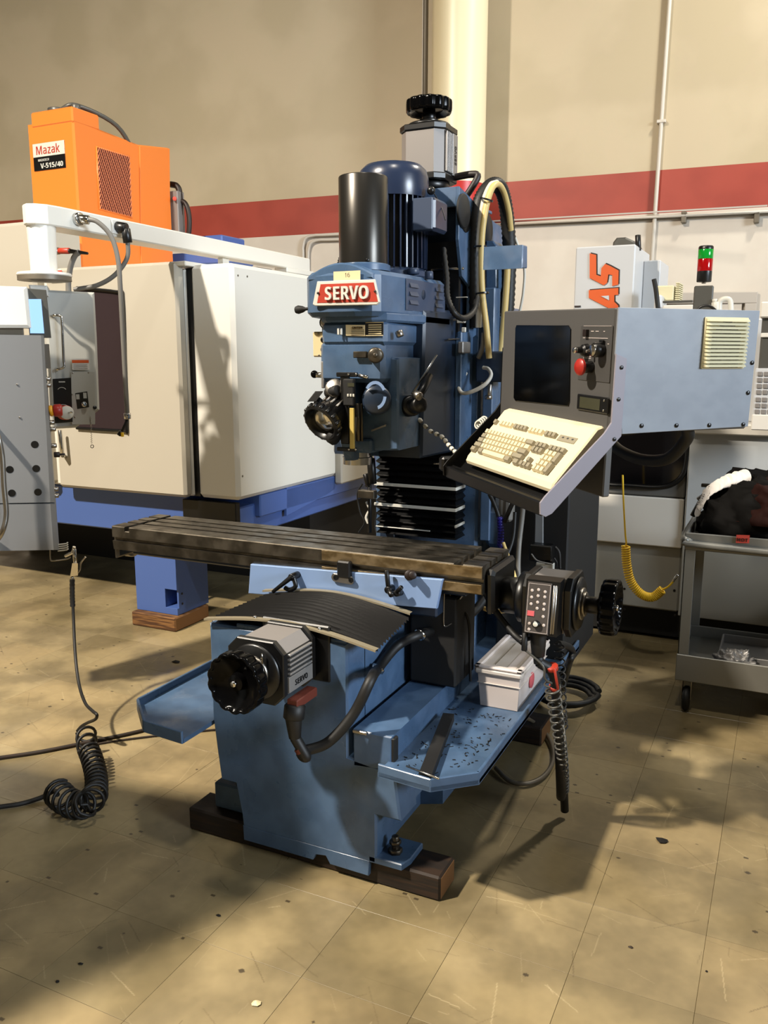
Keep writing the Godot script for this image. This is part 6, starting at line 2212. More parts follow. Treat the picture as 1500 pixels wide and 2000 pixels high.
func console() -> void:
	var t = thing("control_console", "dark grey console with a screen, red stop button and beige vent, right of the mill", "control panel", CONSOLE_AT, "", console_basis())
	XF = Transform3D()
	var fz = -0.083
	mb()
	box(Vector3(-0.565, 0.058, -0.497), Vector3(-0.004, 0.352, fz - 0.003), 0.004)
	var bd = put(t, "cabinet", M.console_dark)
	mb()
	prism([Vector3(-0.004, 0.353, -0.083), Vector3(-0.004, 0.353, -0.499), Vector3(-0.004, 0.064, -0.499), Vector3(-0.004, 0.056, -0.118), Vector3(-0.004, 0.235, -0.088), Vector3(-0.004, 0.246, -0.083)], Vector3(0.004, 0, 0), 0.001)
	var sp = put(t, "side_plate", M.console_side, "blue grey side plate")
	for q in [[0.075, -0.172], [0.073, -0.275], [0.071, -0.375], [0.07, -0.482], [0.15, -0.487], [0.225, -0.49]]:
		mb()
		cyl(Vector3(0, q[0], q[1]), Vector3(0.003, q[0], q[1]), 0.0055, 12, 0.001)
		put(sp, "screw", M.black)
	# front panel and side arms of the tray
	mb()
	box(Vector3(-0.565, -0.10, fz - 0.02), Vector3(-0.012, 0.352, fz), 0.003)
	var fp = put(t, "front_panel", M.console_dark)
	for x in [-0.568, -0.001]:
		mb()
		prism([Vector3(x, 0.247, -0.083), Vector3(x, 0.236, -0.114), Vector3(x, 0.052, -0.114), Vector3(x, -0.128, 0.066), Vector3(x, -0.135, 0.083), Vector3(x, -0.128, 0.098), Vector3(x, -0.10, 0.10), Vector3(x, -0.085, 0.088), Vector3(x, 0.06, -0.065), Vector3(x, 0.085, -0.083)], Vector3(0.005, 0, 0), 0.001)
		var arm = put(t, "tray_arm", M.console_strip if x > -0.1 else M.black)
		if x > -0.1:
			for q in [[0.215, -0.100], [0.14, -0.098], [0.045, -0.094]]:
				mb()
				cyl(Vector3(0.003, q[0], q[1]), Vector3(0.0065, q[0], q[1]), 0.005, 12, 0.001)
				put(arm, "screw", M.black)
	# screen
	mb()
	var w = 0.0
	prism([Vector3(-0.482, 0.312, fz), Vector3(-0.208, 0.312, fz), Vector3(-0.196, 0.303, fz), Vector3(-0.182, 0.12, fz), Vector3(-0.186, 0.108, fz), Vector3(-0.47, 0.098, fz), Vector3(-0.48, 0.106, fz), Vector3(-0.488, 0.304, fz)], Vector3(0, 0, 0.003), 0.0008)
	put(fp, "screen", M.screen_black, "dark blank screen")
	# button panel
	mb()
	box(Vector3(-0.15, 0.178, fz), Vector3(-0.014, 0.311, fz + 0.002), 0.0006)
	var bp = put(fp, "button_panel", M.console_panel)
	mb()
	box(Vector3(-0.136, 0.281, fz + 0.002), Vector3(-0.03, 0.2825, fz + 0.003), 0.0)
	box(Vector3(-0.136, 0.31, fz + 0.002), Vector3(-0.018, 0.311, fz + 0.003), 0.0)
	for q in [[-0.103, 0.297, 0.012], [-0.083, 0.297, 0.013], [-0.05, 0.297, 0.006], [-0.13, 0.236, 0.034], [-0.13, 0.232, 0.034], [-0.083, 0.269, 0.007], [-0.083, 0.236, 0.007], [-0.03, 0.268, 0.006]]:
		box(Vector3(q[0], q[1], fz + 0.002), Vector3(q[0] + q[2], q[1] + 0.0018, fz + 0.0027), 0.0)
	put(bp, "panel_print", M.keypad_print)
	mb()
	box(Vector3(-0.126, 0.285, fz + 0.002), Vector3(-0.112, 0.302, fz + 0.012), 0.001)
	put(bp, "rocker_switch", M.dark_brown)
	mb()
	lathe(Vector3(-0.117, 0.252, fz + 0.002), Vector3(0, 0, 1), [[0.016, 0.0], [0.014, 0.012], [0.008, 0.016], [0.0075, 0.03], [0.0, 0.03]], 20)
	var k1 = put(bp, "key_switch", M.black)
	mb()
	cyl(Vector3(-0.117, 0.252, fz + 0.03), Vector3(-0.117, 0.252, fz + 0.040), 0.0075, 14)
	put(k1, "key_barrel", M.chrome)
	mb()
	cyl(Vector3(-0.083, 0.253, fz + 0.002), Vector3(-0.083, 0.253, fz + 0.01), 0.006, 10)
	cyl(Vector3(-0.083, 0.253, fz + 0.01), Vector3(-0.082, 0.25, fz + 0.028), 0.0025, 8, 0.001, 0.0035)
	put(bp, "toggle_switch", M.chrome)
	mb()
	cyl(Vector3(-0.05, 0.254, fz + 0.002), Vector3(-0.05, 0.254, fz + 0.03), 0.017, 24, 0.003)
	box(Vector3(-0.056, 0.272, fz + 0.004), Vector3(-0.04, 0.278, fz + 0.01), 0.001)
	var k2 = put(bp, "rotary_knob", M.black)
	mb()
	cyl(Vector3(-0.05, 0.254, fz + 0.03), Vector3(-0.05, 0.254, fz + 0.032), 0.0145, 24, 0.0005)
	put(k2, "knob_cap", M.chrome)
	mb()
	cyl(Vector3(-0.092, 0.212, fz + 0.002), Vector3(-0.092, 0.212, fz + 0.03), 0.015, 20)
	var es = put(bp, "stop_button_base", M.black)
	mb()
	lathe(Vector3(-0.092, 0.212, fz + 0.028), Vector3(0, 0, 1), [[0.016, 0.0], [0.0205, 0.003], [0.0205, 0.009], [0.015, 0.014], [0.0, 0.016]], 28)
	put(es, "mushroom", M.red, "red mushroom stop button")
	# small display
	mb()
	box(Vector3(-0.142, 0.104, fz), Vector3(-0.008, 0.143, fz + 0.006), 0.002)
	var sd = put(fp, "small_display", M.black)
	mb()
	box(Vector3(-0.128, 0.11, fz + 0.006), Vector3(-0.04, 0.137, fz + 0.0066), 0.0)
	put(sd, "display_glass", M.lcd)
	for y in [0.112, 0.136]:
		mb()
		cyl(Vector3(-0.022, y, fz + 0.006), Vector3(-0.022, y, fz + 0.009), 0.003, 8, 0.001)
		put(sd, "screw", M.chrome)
	# vent on the side plate
	mb()
	box(Vector3(0.0, 0.211, -0.463), Vector3(0.006, 0.335, -0.331), 0.002)
	var vt = put(sp, "vent_frame", M.vent_beige)
	for k in 13:
		mb()
		var y: float = 0.2155 + 0.0091 * k
		hexa([Vector3(0.006, y, -0.460), Vector3(0.006, y, -0.334), Vector3(0.0155, y, -0.336), Vector3(0.0155, y, -0.458), Vector3(0.006, y + 0.0066, -0.460), Vector3(0.006, y + 0.0066, -0.334), Vector3(0.013, y + 0.0052, -0.336), Vector3(0.013, y + 0.0052, -0.458)])
		put(vt, "vent_slat", M.vent_beige)
		mb()
		box(Vector3(0.006, y - 0.0016, -0.44 + 0.01 * maxf(0, k - 9)), Vector3(0.0075, y, -0.354 - 0.01 * maxf(0, k - 9)), 0.0)
		put(vt, "vent_gap", M.black)
	# tray floor under the keyboard, sloping forward
	var n = Vector3(0, 0.684, 0.727).normalized()
	var up = Vector3(0, 0.727, -0.686).normalized()
	var o = Vector3(-0.562, 0, 0) - n * 0.042 - up * 0.118
	mb()
	rect(o, Vector3(0.556, 0, 0), up * 0.21, -n * 0.006, 0.001)
	rect(o, Vector3(0.556, 0, 0), n * 0.025, -up * 0.005, 0.001)
	box(Vector3(-0.562, -0.135, 0.068), Vector3(-0.006, -0.10, 0.092), 0.004)
	put(t, "keyboard_tray", M.black)
	mb()
	box(Vector3(-0.60, -0.118, -0.03), Vector3(-0.57, -0.075, 0.1), 0.006)
	put(t, "tray_corner", M.black)
	# mounting arm and cables at the back
	mb()
	box(Vector3(-0.9, 0.26, -0.42), Vector3(-0.565, 0.30, -0.34), 0.004)
	put(bd, "mount_bar", M.mill_dark_blue)
	mb()
	hose([Vector3(-0.04, 0.065, -0.34), Vector3(-0.06, 0.03, -0.36), Vector3(-0.15, -0.035, -0.38), Vector3(-0.28, -0.06, -0.40), Vector3(-0.42, -0.055, -0.42), Vector3(-0.52, -0.03, -0.44)], 0.0165, 12, 8)
	put(bd, "sagging_hose", M.rubber, "thick black hose sagging under the console")
	mb()
	coil([Vector3(-0.16, 0.055, -0.31), Vector3(-0.26, 0.035, -0.33), Vector3(-0.38, 0.02, -0.36), Vector3(-0.5, 0.0, -0.40)], 20, 0.014, 0.003, 6, 12, 0.022)
	put(bd, "coil_cord", M.rubber)
	mb()
	hose([Vector3(-0.10, 0.062, -0.30), Vector3(-0.18, 0.035, -0.33), Vector3(-0.25, 0.04, -0.35), Vector3(-0.32, 0.065, -0.37)], 0.004, 8, 6)
	put(bd, "thin_cable", M.rubber)
	mb()
	for k in 4:
		lathe(Vector3(-0.585, 0.03 - 0.004 * k, -0.04 + 0.006 * k), Vector3(0.5, 0.3, 1.0), [[0.010, -0.002], [0.014, -0.002], [0.014, 0.002], [0.010, 0.002], [0.010, -0.002]], 16)
	put(bd, "keyboard_plug", M.hose_white)

func keyboard() -> void:
	var kb = console_basis()
	var n = (kb * Vector3(0, 0.684, 0.727)).normalized()
	var r = kb.x
	var b = Basis(r, n, r.cross(n).normalized())
	var at: Vector3 = CONSOLE_AT + kb * Vector3(-0.265, 0, 0) - n * 0.002
	var t = thing("keyboard", "beige computer keyboard with grey keys on the sloping tray of the console", "keyboard", at, "", b)
	XF = Transform3D()
	# local: x right, y out of the keys, z towards the user
	mb()
	prism([Vector3(-0.24, 0.002, -0.0925), Vector3(-0.24, 0.0, -0.055), Vector3(-0.24, -0.004, 0.078), Vector3(-0.24, -0.009, 0.0925), Vector3(-0.24, -0.018, 0.096), Vector3(-0.24, -0.026, 0.09), Vector3(-0.24, -0.038, -0.09), Vector3(-0.24, -0.036, -0.105), Vector3(-0.24, -0.02, -0.114), Vector3(-0.24, -0.006, -0.108)], Vector3(0.48, 0, 0), 0.004)
	put(t, "case", M.key_beige)
	var kz = func(nm: String, x: float, z: float, w: float, m: Material, d := 0.0145, cap := true) -> void:
		mb()
		var y0 = -0.001
		hexa([Vector3(x, y0, z), Vector3(x + w, y0, z), Vector3(x + w, y0, z + d), Vector3(x, y0, z + d), Vector3(x + 0.002, 0.0095, z + 0.001), Vector3(x + w - 0.002, 0.0095, z + 0.001), Vector3(x + w - 0.002, 0.008, z + d - 0.003), Vector3(x + 0.002, 0.008, z + d - 0.003)])
		put(t, nm, m)
	var p = 0.0186
	var x0 = -0.232
	var rowz = [-0.0545, -0.017, -0.0005, 0.016, 0.0325, 0.049]
	var kd = 0.0152
	kz.call("key", x0, rowz[0], 0.0165, M.key_grey, kd)
	for g in 3:
		for k in 4:
			kz.call("key", x0 + 0.037 + g * 0.083 + k * p, rowz[0], 0.0165, M.key_light if g != 1 else M.key_grey, kd)
	for k in 3:
		kz.call("key", x0 + 0.288 + k * p, rowz[0], 0.0165, M.key_grey, kd)
	for k in 13:
		kz.call("key", x0 + k * p, rowz[1], 0.0165, M.key_light, kd)
	kz.call("key", x0 + 13 * p, rowz[1], 0.035, M.key_grey, kd)
	kz.call("key", x0, rowz[2], 0.0255, M.key_grey, kd)
	for k in 12:
		kz.call("key", x0 + 0.0279 + k * p, rowz[2], 0.0165, M.key_light, kd)
	kz.call("key", x0 + 0.0279 + 12 * p, rowz[2], 0.0255, M.key_light, kd)
	kz.call("key", x0, rowz[3], 0.031, M.key_grey, kd)
	for k in 11:
		kz.call("key", x0 + 0.033 + k * p, rowz[3], 0.0165, M.key_light, kd)
	kz.call("key", x0 + 0.033 + 11 * p, rowz[3], 0.041, M.key_grey, kd)
	kz.call("key", x0, rowz[4], 0.041, M.key_grey, kd)
	for k in 10:
		kz.call("key", x0 + 0.043 + k * p, rowz[4], 0.0165, M.key_light, kd)
	kz.call("key", x0 + 0.043 + 10 * p, rowz[4], 0.05, M.key_grey, kd)
	kz.call("key", x0, rowz[5], 0.026, M.key_grey, kd)
	kz.call("key", x0 + 0.047, rowz[5], 0.026, M.key_grey, kd)
	kz.call("space_bar", x0 + 0.075, rowz[5], 0.13, M.key_light, kd)
	kz.call("key", x0 + 0.207, rowz[5], 0.026, M.key_grey, kd)
	kz.call("key", x0 + 0.254, rowz[5], 0.026, M.key_grey, kd)
	for rr in [1, 2]:
		for k in 3:
			kz.call("key", x0 + 0.288 + k * p, rowz[rr], 0.0165, M.key_grey, kd)
	kz.call("key", x0 + 0.288 + p, rowz[4], 0.0165, M.key_grey, kd)
	for k in 3:
		kz.call("key", x0 + 0.288 + k * p, rowz[5], 0.0165, M.key_grey, kd)
	for rr in range(1, 6):
		for k in 4:
			if k == 3 and rr in [3, 5]:
				continue
			kz.call("key", x0 + 0.356 + k * p, rowz[rr], 0.0165, M.key_grey if k == 3 or rr == 1 else M.key_light, kd * (2.05 if k == 3 and rr in [2, 4] else 1.0))
	mb()
	box(Vector3(0.118, -0.0005, -0.056), Vector3(0.198, 0.0015, -0.0375), 0.0006)
	var lp = put(t, "light_panel", M.key_grey)
	mb()
	for k in 3:
		box(Vector3(0.134 + 0.022 * k, 0.0015, -0.051), Vector3(0.142 + 0.022 * k, 0.0019, -0.0465), 0.0)
	put(lp, "panel_print", M.cart_grey)

func cart() -> void:
	var t = thing("utility_cart", "grey steel two-shelf cart on casters at the right edge", "cart", Vector3(-0.05, 0, -4.0))
	var x0 = -0.36
	var x1 = 0.42
	var zf = -3.76
	var zb = -4.25
	mb()
	box(Vector3(x0 + 0.01, 0.755, zf), Vector3(x1, 0.765, zb), 0.002)
	box(Vector3(x0, 0.735, zf + 0.004), Vector3(x1, 0.81, zf - 0.008), 0.003)
	box(Vector3(x0, 0.735, zb - 0.004), Vector3(x1, 0.81, zb + 0.008), 0.003)
	box(Vector3(x0, 0.735, zf), Vector3(x0 + 0.01, 0.81, zb), 0.003)
	var top = put(t, "top_shelf", M.cart_steel)
	mb()
	hose([Vector3(x1, 0.755, zf + 0.02), Vector3(x0 + 0.06, 0.765, zf + 0.02), Vector3(x0 + 0.02, 0.775, zf + 0.012), Vector3(x0 - 0.008, 0.785, zf - 0.03), Vector3(x0 - 0.01, 0.785, zb)], 0.014, 10, 5)
	put(top, "push_rail", M.cart_steel)
	mb()
	rect(Vector3(-0.158, 0.785, -3.752), Vector3(-0.107, 0.788, -3.752) - Vector3(-0.158, 0.785, -3.752), Vector3(0, 0.034, 0), Vector3(0, 0, 0.002))
	var stk = put(top, "sticker", M.sticker_red, "red sticker with dark letters")
	words(stk, "lettering", "HOT", 0.014, 0.001, facing(Vector3(-0.134, 0.8, -3.748), Vector3.RIGHT, Vector3.UP), M.ink, true, 1.15)
	for q in [[x0, zf], [x0, zb], [x1 - 0.04, zf], [x1 - 0.04, zb]]:
		mb()
		box(Vector3(q[0], 0.17, q[1] + (0.0 if q[1] == zf else 0.005)), Vector3(q[0] + 0.045, 0.76, q[1] - (0.005 if q[1] == zf else 0.0)), 0.001)
		box(Vector3(q[0], 0.17, q[1]), Vector3(q[0] + 0.005, 0.76, q[1] + (-0.045 if q[1] == zf else 0.045)), 0.001)
		put(t, "leg", M.cart_steel)
	mb()
	box(Vector3(x0 + 0.01, 0.19, zf), Vector3(x1, 0.2, zb), 0.002)
	box(Vector3(x0 - 0.004, 0.145, zf + 0.008), Vector3(x1, 0.265, zf - 0.004), 0.003)
	box(Vector3(x0, 0.165, zb - 0.004), Vector3(x1, 0.255, zb + 0.008), 0.003)
	box(Vector3(x0 - 0.002, 0.165, zf), Vector3(x0 + 0.008, 0.258, zb), 0.003)
	put(t, "lower_shelf", M.cart_steel)
	for q in [[x0 + 0.045, zf - 0.03], [x0 + 0.045, zb + 0.05], [x1 - 0.05, zf - 0.04], [x1 - 0.05, zb + 0.05]]:
		mb()
		var c = Vector3(q[0], 0.055, q[1])
		box(c + Vector3(-0.022, 0.0, -0.025), c + Vector3(-0.017, 0.10, 0.025), 0.001)
		box(c + Vector3(0.017, 0.0, -0.025), c + Vector3(0.022, 0.10, 0.025), 0.001)
		box(c + Vector3(-0.03, 0.093, -0.035), c + Vector3(0.03, 0.102, 0.035), 0.001)
		var cs = put(t, "caster", M.dull_chrome)
		mb()
		cyl(c + Vector3(-0.015, 0, 0), c + Vector3(0.015, 0, 0), 0.055, 28, 0.008)
		put(cs, "wheel", M.rubber)
	# bag heaped on the top shelf
	var bg = thing("tool_bag", "slumped black and dark brown fabric bag on the top shelf of the cart", "bag", Vector3(0.02, 0.765, -4.0))
	blob(bg, "bag_body", Vector3(-0.01, 0.766, -4.0), Vector3(0.315, 0.285, 0.20), 3, M.bag_black)
	blob(bg, "brown_panel", Vector3(0.05, 0.86, -3.93), Vector3(0.22, 0.18, 0.185), 8, M.bag_brown)
	var rg = thing("rag", "white crumpled cloth draped over the left side of the dark bag", "rag", Vector3(-0.26, 0.967, -3.95))
	mb()
	var rows = []
	var spine = curve([Vector3(-0.332, 0.868, -3.93), Vector3(-0.321, 0.91, -3.92), Vector3(-0.295, 0.964, -3.92), Vector3(-0.251, 1.001, -3.92), Vector3(-0.2, 1.026, -3.93), Vector3(-0.154, 1.038, -3.94)], 6)
	rng.seed = 12
	for k in spine.size():
		var row = []
		var f = float(k) / (spine.size() - 1)
		var wd = 0.012 + 0.020 * f + rng.randf_range(-0.004, 0.004)
		for i in 7:
			var a = TAU * i / 6.0
			row.append(spine[k] + Vector3(cos(a) * wd * 0.8 + rng.randf_range(-0.003, 0.003), sin(a) * wd + rng.randf_range(-0.003, 0.003), cos(a + 0.6) * 0.02))
		row[6] = row[0]
		rows.append(row)
	var fine = []
	for r in rows:
		fine.append(curve(r.slice(0, 6), 3, true))
		fine[fine.size() - 1].append(fine[fine.size() - 1][0])
	for k in fine.size() - 1:
		var two = [fine[k], fine[k + 1]]
		skin(two, (spine[k] + spine[k + 1]) / 2.0)
	face(rows[0].slice(0, 6), spine[1])
	face(rows[rows.size() - 1].slice(0, 6), spine[spine.size() - 2])
	put(rg, "cloth", M.rag)
	var wt = thing("clamp_tool", "small metal clamp sticking out behind the white cloth on the cart", "tool", Vector3(-0.327, 0.981, -3.98))
	mb()
	box(Vector3(-0.327, 0.981, -3.98), Vector3(-0.277, 0.996, -3.98) + Vector3(0, 0, 0.02), 0.002)
	cyl(Vector3(-0.357, 0.844, -3.98), Vector3(-0.308, 0.955, -3.98), 0.012, 10)
	put(wt, "jaw", M.black)
	mb()
	cyl(Vector3(-0.339, 0.925, -3.96), Vector3(-0.294, 0.963, -3.96), 0.008, 10)
	put(wt, "screw", M.dull_chrome)
	var cup = thing("paper_box", "yellow and white box at the right end of the top shelf", "box", Vector3(-0.039, 0.799, -3.85))
	mb()
	box(Vector3(-0.048, 0.798, -3.85), Vector3(-0.053, 0.853, -3.85) + Vector3(0.06, 0, -0.06), 0.002)
	put(cup, "carton", M.yellow_scale)
	# lower shelf
	var tr = thing("metal_tray", "shallow steel tray on the lower shelf of the cart", "tray", Vector3(0.02, 0.2, -4.1))
	mb()
	box(Vector3(-0.20, 0.202, -3.90), Vector3(0.30, 0.208, -4.20), 0.002)
	box(Vector3(-0.20, 0.202, -3.895), Vector3(0.30, 0.245, -3.903), 0.002)
	box(Vector3(-0.20, 0.202, -4.197), Vector3(0.30, 0.245, -4.205), 0.002)
	box(Vector3(-0.204, 0.202, -3.9), Vector3(-0.196, 0.245, -4.2), 0.002)
	box(Vector3(0.296, 0.202, -3.9), Vector3(0.304, 0.245, -4.2), 0.002)
	put(tr, "pan", M.aluminium)
	var r2 = thing("rag", "small crumpled grey rag at the front of the lower shelf", "rag", Vector3(-0.16, 0.2, -3.83))
	blob(r2, "cloth", Vector3(-0.13, 0.2, -3.83), Vector3(0.085, 0.085, 0.045), 21, M.aluminium, 0.35)
	var pn = thing("pen_light", "small blue tube with a clip beside the grey rag on the lower shelf", "tool", Vector3(-0.26, 0.2, -3.82))
	mb()
	cyl(Vector3(-0.30, 0.212, -3.81), Vector3(-0.19, 0.212, -3.825), 0.011, 14)
	put(pn, "barrel", M.mazak_blue_dark)
	mb()
	cyl(Vector3(-0.235, 0.222, -3.815), Vector3(-0.19, 0.222, -3.822), 0.003, 8)
	put(pn, "clip", M.chrome)

func blob(parent: Node3D, called: String, at: Vector3, s: Vector3, sd: int, m: Material, rough := 0.22) -> void:   # a slumped heap with a flat bottom
	var f = FastNoiseLite.new()
	f.seed = sd
	f.frequency = 1.1
	f.fractal_octaves = 3
	mb()
	var grid = []
	for i in 21:
		var row = []
		var el = PI / 2 * i / 20.0
		for k in 49:
			var az = TAU * (k % 48) / 48.0
			var d = Vector3(cos(az) * cos(el), sin(el), sin(az) * cos(el))
			var q = 1.0 + rough * f.get_noise_3dv(d * 2.0) + rough * 0.5 * absf(f.get_noise_3dv(d * 4.5 + Vector3(7, 3, 1)))
			var sq = pow(cos(el), 0.6)
			row.append(at + Vector3(cos(az) * sq * s.x, sin(el) * s.y, sin(az) * sq * s.z) * q)
		grid.append(row)
	skin(grid, at + Vector3(0, s.y * 0.1, 0))
	put(parent, called, m)

func timber(label: String, lo: Vector3, hi: Vector3, m: Material) -> void:
	var t = thing("timber_block", label, "timber", Vector3((lo.x + hi.x) / 2, lo.y, (lo.z + hi.z) / 2), "timbers under the machines")
	mb()
	box(lo, hi, 0.006)
	put(t, "beam", m)
	mb()
	box(Vector3(hi.x - 0.002, lo.y + 0.006, lo.z + 0.006), Vector3(hi.x + 0.001, hi.y - 0.006, hi.z - 0.006), 0.001)
	put(t, "end_grain", M.timber_end)

func loose() -> void:
	yellow_hose()
	timber("long dark timber under the front of the blue mill", Vector3(-1.70, 0, -2.17), Vector3(-0.80, 0.078, -2.052), M.timber_dark)
	timber("short dark timber block behind the cable loop, under the rear of the blue mill", Vector3(-1.5, 0, -3.3), Vector3(-0.80, 0.078, -3.15), M.timber_dark)
	timber("pale timber block under the blue leg of the machining centre", Vector3(-3.39, 0, -3.98), Vector3(-3.07, 0.083, -3.665), M.timber)
	# tub on the right coolant tray
	var tb = thing("storage_tub", "pale plastic tub with its lid on, standing in the blue tray", "storage box", Vector3(-0.785, 0.415, -2.68))
	mb()
	hexa([Vector3(-0.848, 0.416, -2.52), Vector3(-0.722, 0.416, -2.52), Vector3(-0.722, 0.416, -2.83), Vector3(-0.848, 0.416, -2.83), Vector3(-0.856, 0.535, -2.51), Vector3(-0.714, 0.535, -2.51), Vector3(-0.714, 0.535, -2.845), Vector3(-0.856, 0.535, -2.845)])
	var body = put(tb, "tub", M.tub)
	mb()
	box(Vector3(-0.858, 0.498, -2.508), Vector3(-0.712, 0.5, -2.848), 0.0005)
	put(body, "rib", M.tub_lid)
	mb()
	cyl(Vector3(-0.7175, 0.475, -2.66), Vector3(-0.713, 0.475, -2.66), 0.027, 20, 0.0005)
	put(body, "round_label", M.pink)
	mb()
	box(Vector3(-0.866, 0.53, -2.50), Vector3(-0.704, 0.552, -2.855), 0.007)
	var lid = put(tb, "lid", M.tub_lid)
	mb()
	for e in [[-0.866, -0.845, -2.855, -2.50], [-0.725, -0.704, -2.855, -2.50]]:
		box(Vector3(e[0], 0.55, e[2]), Vector3(e[1], 0.561, e[3]), 0.004)
	box(Vector3(-0.866, 0.55, -2.522), Vector3(-0.704, 0.561, -2.50), 0.004)
	box(Vector3(-0.866, 0.55, -2.855), Vector3(-0.704, 0.561, -2.833), 0.004)
	put(lid, "lid_rim", M.tub)
	mb()
	box(Vector3(-0.81, 0.551, -2.55), Vector3(-0.808, 0.5545, -2.78), 0.0005)
	put(lid, "lid_crease", M.conduit_dark)
	mb()
	box(Vector3(-0.765, 0.551, -2.53), Vector3(-0.735, 0.5535, -2.82), 0.001)
	put(lid, "lid_step", M.tub)
	# bar and rod lying in the tray
	var br = thing("steel_bar", "dark square steel bar lying along the blue tray", "steel bar", Vector3(-0.875, 0.42, -2.189))
	mb()
	var p0 = Vector3(-0.814, 0.425, -1.964)
	var p1 = Vector3(-0.901, 0.425, -2.366)
	var d = (p1 - p0).normalized()
	var sd = d.cross(Vector3.UP) * 0.018
	hexa([p0 - sd - Vector3(0, 0.011, 0), p0 + sd - Vector3(0, 0.011, 0), p1 + sd - Vector3(0, 0.011, 0), p1 - sd - Vector3(0, 0.011, 0), p0 - sd + Vector3(0, 0.012, 0), p0 + sd + Vector3(0, 0.012, 0), p1 + sd + Vector3(0, 0.012, 0), p1 - sd + Vector3(0, 0.012, 0)])
	put(br, "bar", M.black_matt)
	var rd = thing("steel_rod", "thin bright rod lying across the front end of the dark bar", "steel rod", Vector3(-0.823, 0.44, -1.968))
	mb()
	cyl(Vector3(-0.875, 0.443, -1.976), Vector3(-0.766, 0.443, -1.949), 0.003, 8)
	put(rd, "rod", M.chrome)
	# swarf in the tray
	mb()
	rng.seed = 31
	XF = Transform3D()
	for k in 150:
		var px = rng.randf_range(-0.93, -0.71)
		var pz = rng.randf_range(-2.48, -2.02)
		if px > -0.75 and pz > -2.1:
			continue
		var a = rng.randf() * TAU
		var q = Vector3(px, 0.4155, pz)
		var e = Vector3(cos(a), 0, sin(a)) * rng.randf_range(0.0015, 0.007)
		cyl(q - e, q + e, rng.randf_range(0.0008, 0.0018), 4, 0.0)
	var sw = put(self, "metal_chips", M.dirt)
	tag(sw, "dark metal chips scattered over the right blue tray", "metal chips")
	sw.set_meta("kind", "stuff")
	# conduit with a coiled cord hanging from the x drive
	var hc = thing("hanging_conduit", "black conduit with a coiled cord hanging from the keypad drive to the floor", "cable", Vector3(-0.6, 0.03, -2.62))
	mb()
	hose([Vector3(-0.622, 0.645, -2.39), Vector3(-0.582, 0.597, -2.42), Vector3(-0.585, 0.432, -2.5), Vector3(-0.585, 0.288, -2.55), Vector3(-0.587, 0.137, -2.6), Vector3(-0.595, 0.086, -2.64)], 0.0165, 12, 6)
	put(hc, "conduit", M.rubber)
	mb()
	cyl(Vector3(-0.588, 0.136, -2.64), Vector3(-0.585, 0.025, -2.66), 0.014, 12)
	put(hc, "conduit_end", M.rubber)
	mb()
	hose([Vector3(-0.663, 0.685, -2.37), Vector3(-0.605, 0.643, -2.37), Vector3(-0.6, 0.6, -2.38), Vector3(-0.583, 0.58, -2.4)], 0.0035, 8, 5)
	coil([Vector3(-0.585, 0.579, -2.41), Vector3(-0.578, 0.482, -2.44), Vector3(-0.576, 0.365, -2.5), Vector3(-0.576, 0.272, -2.55), Vector3(-0.578, 0.176, -2.6), Vector3(-0.579, 0.12, -2.62)], 19, 0.023, 0.0033, 6, 14, 0.012)
	put(hc, "coiled_cord", M.cart_grey)
	mb()
	coil([Vector3(-0.588, 0.677, -2.5), Vector3(-0.583, 0.602, -2.5), Vector3(-0.582, 0.519, -2.52), Vector3(-0.584, 0.429, -2.55), Vector3(-0.582, 0.369, -2.57)], 13, 0.015, 0.0028, 6, 14)
	put(hc, "coiled_cord", M.rubber)
	for p in [[Vector3(-0.585, 0.636, -2.4), Vector3(-0.584, 0.623, -2.405)], [Vector3(-0.583, 0.56, -2.44), Vector3(-0.582, 0.547, -2.445)]]:
		mb()
		cyl(p[0], p[1], 0.0185, 12, 0.001)
		put(hc, "red_tape", M.badge_red)
	mb()
	cyl(Vector3(-0.573, 0.635, -2.385), Vector3(-0.565, 0.554, -2.41), 0.004, 6)
	put(hc, "tape_tail", M.badge_red)
	# cables on the floor
	var fc = thing("floor_cable", "thick black cable lying in loops on the floor behind the hanging conduit", "cable", Vector3(-0.818, 0.02, -3.596))
	mb()
	var loops = []
	for k in 60:
		var a = TAU * k / 20.0
		var rr = 0.115 + 0.018 * (k / 20)
		loops.append(Vector3(-0.823, 0.02, -3.645) + Vector3(cos(a) * rr, 0.012 + 0.012 * (k / 20), sin(a) * rr * 1.1))
	tube(loops, 0.0125, 8)
	put(fc, "loops", M.rubber)
	mb()
	hose([Vector3(-0.855, 0.02, -3.744), Vector3(-0.625, 0.493, -2.8), Vector3(-0.601, 0.56, -2.75), Vector3(-0.608, 0.598, -2.7), Vector3(-0.616, 0.636, -2.6)], 0.0125, 8, 8)
	put(fc, "riser", M.rubber)
	var lc = thing("floor_cable", "brown cable curving in one wide loop on the floor beneath the right tray", "cable", Vector3(-0.789, 0.02, -2.914))
	mb()
	hose([Vector3(-0.858, 0.15, -3.081), Vector3(-0.835, 0.03, -3.266), Vector3(-0.766, 0.015, -3.176), Vector3(-0.719, 0.015, -3.027), Vector3(-0.719, 0.015, -2.891), Vector3(-0.758, 0.015, -2.809), Vector3(-0.823, 0.015, -2.799), Vector3(-0.9, 0.015, -2.872)], 0.0085, 8, 8)
	put(lc, "cable", M.conduit_dark)
	var c3 = thing("floor_cable", "dark cable running straight across the floor from the left edge to the left tray", "cable", Vector3(-2.493, 0.008, -2.343))
	mb()
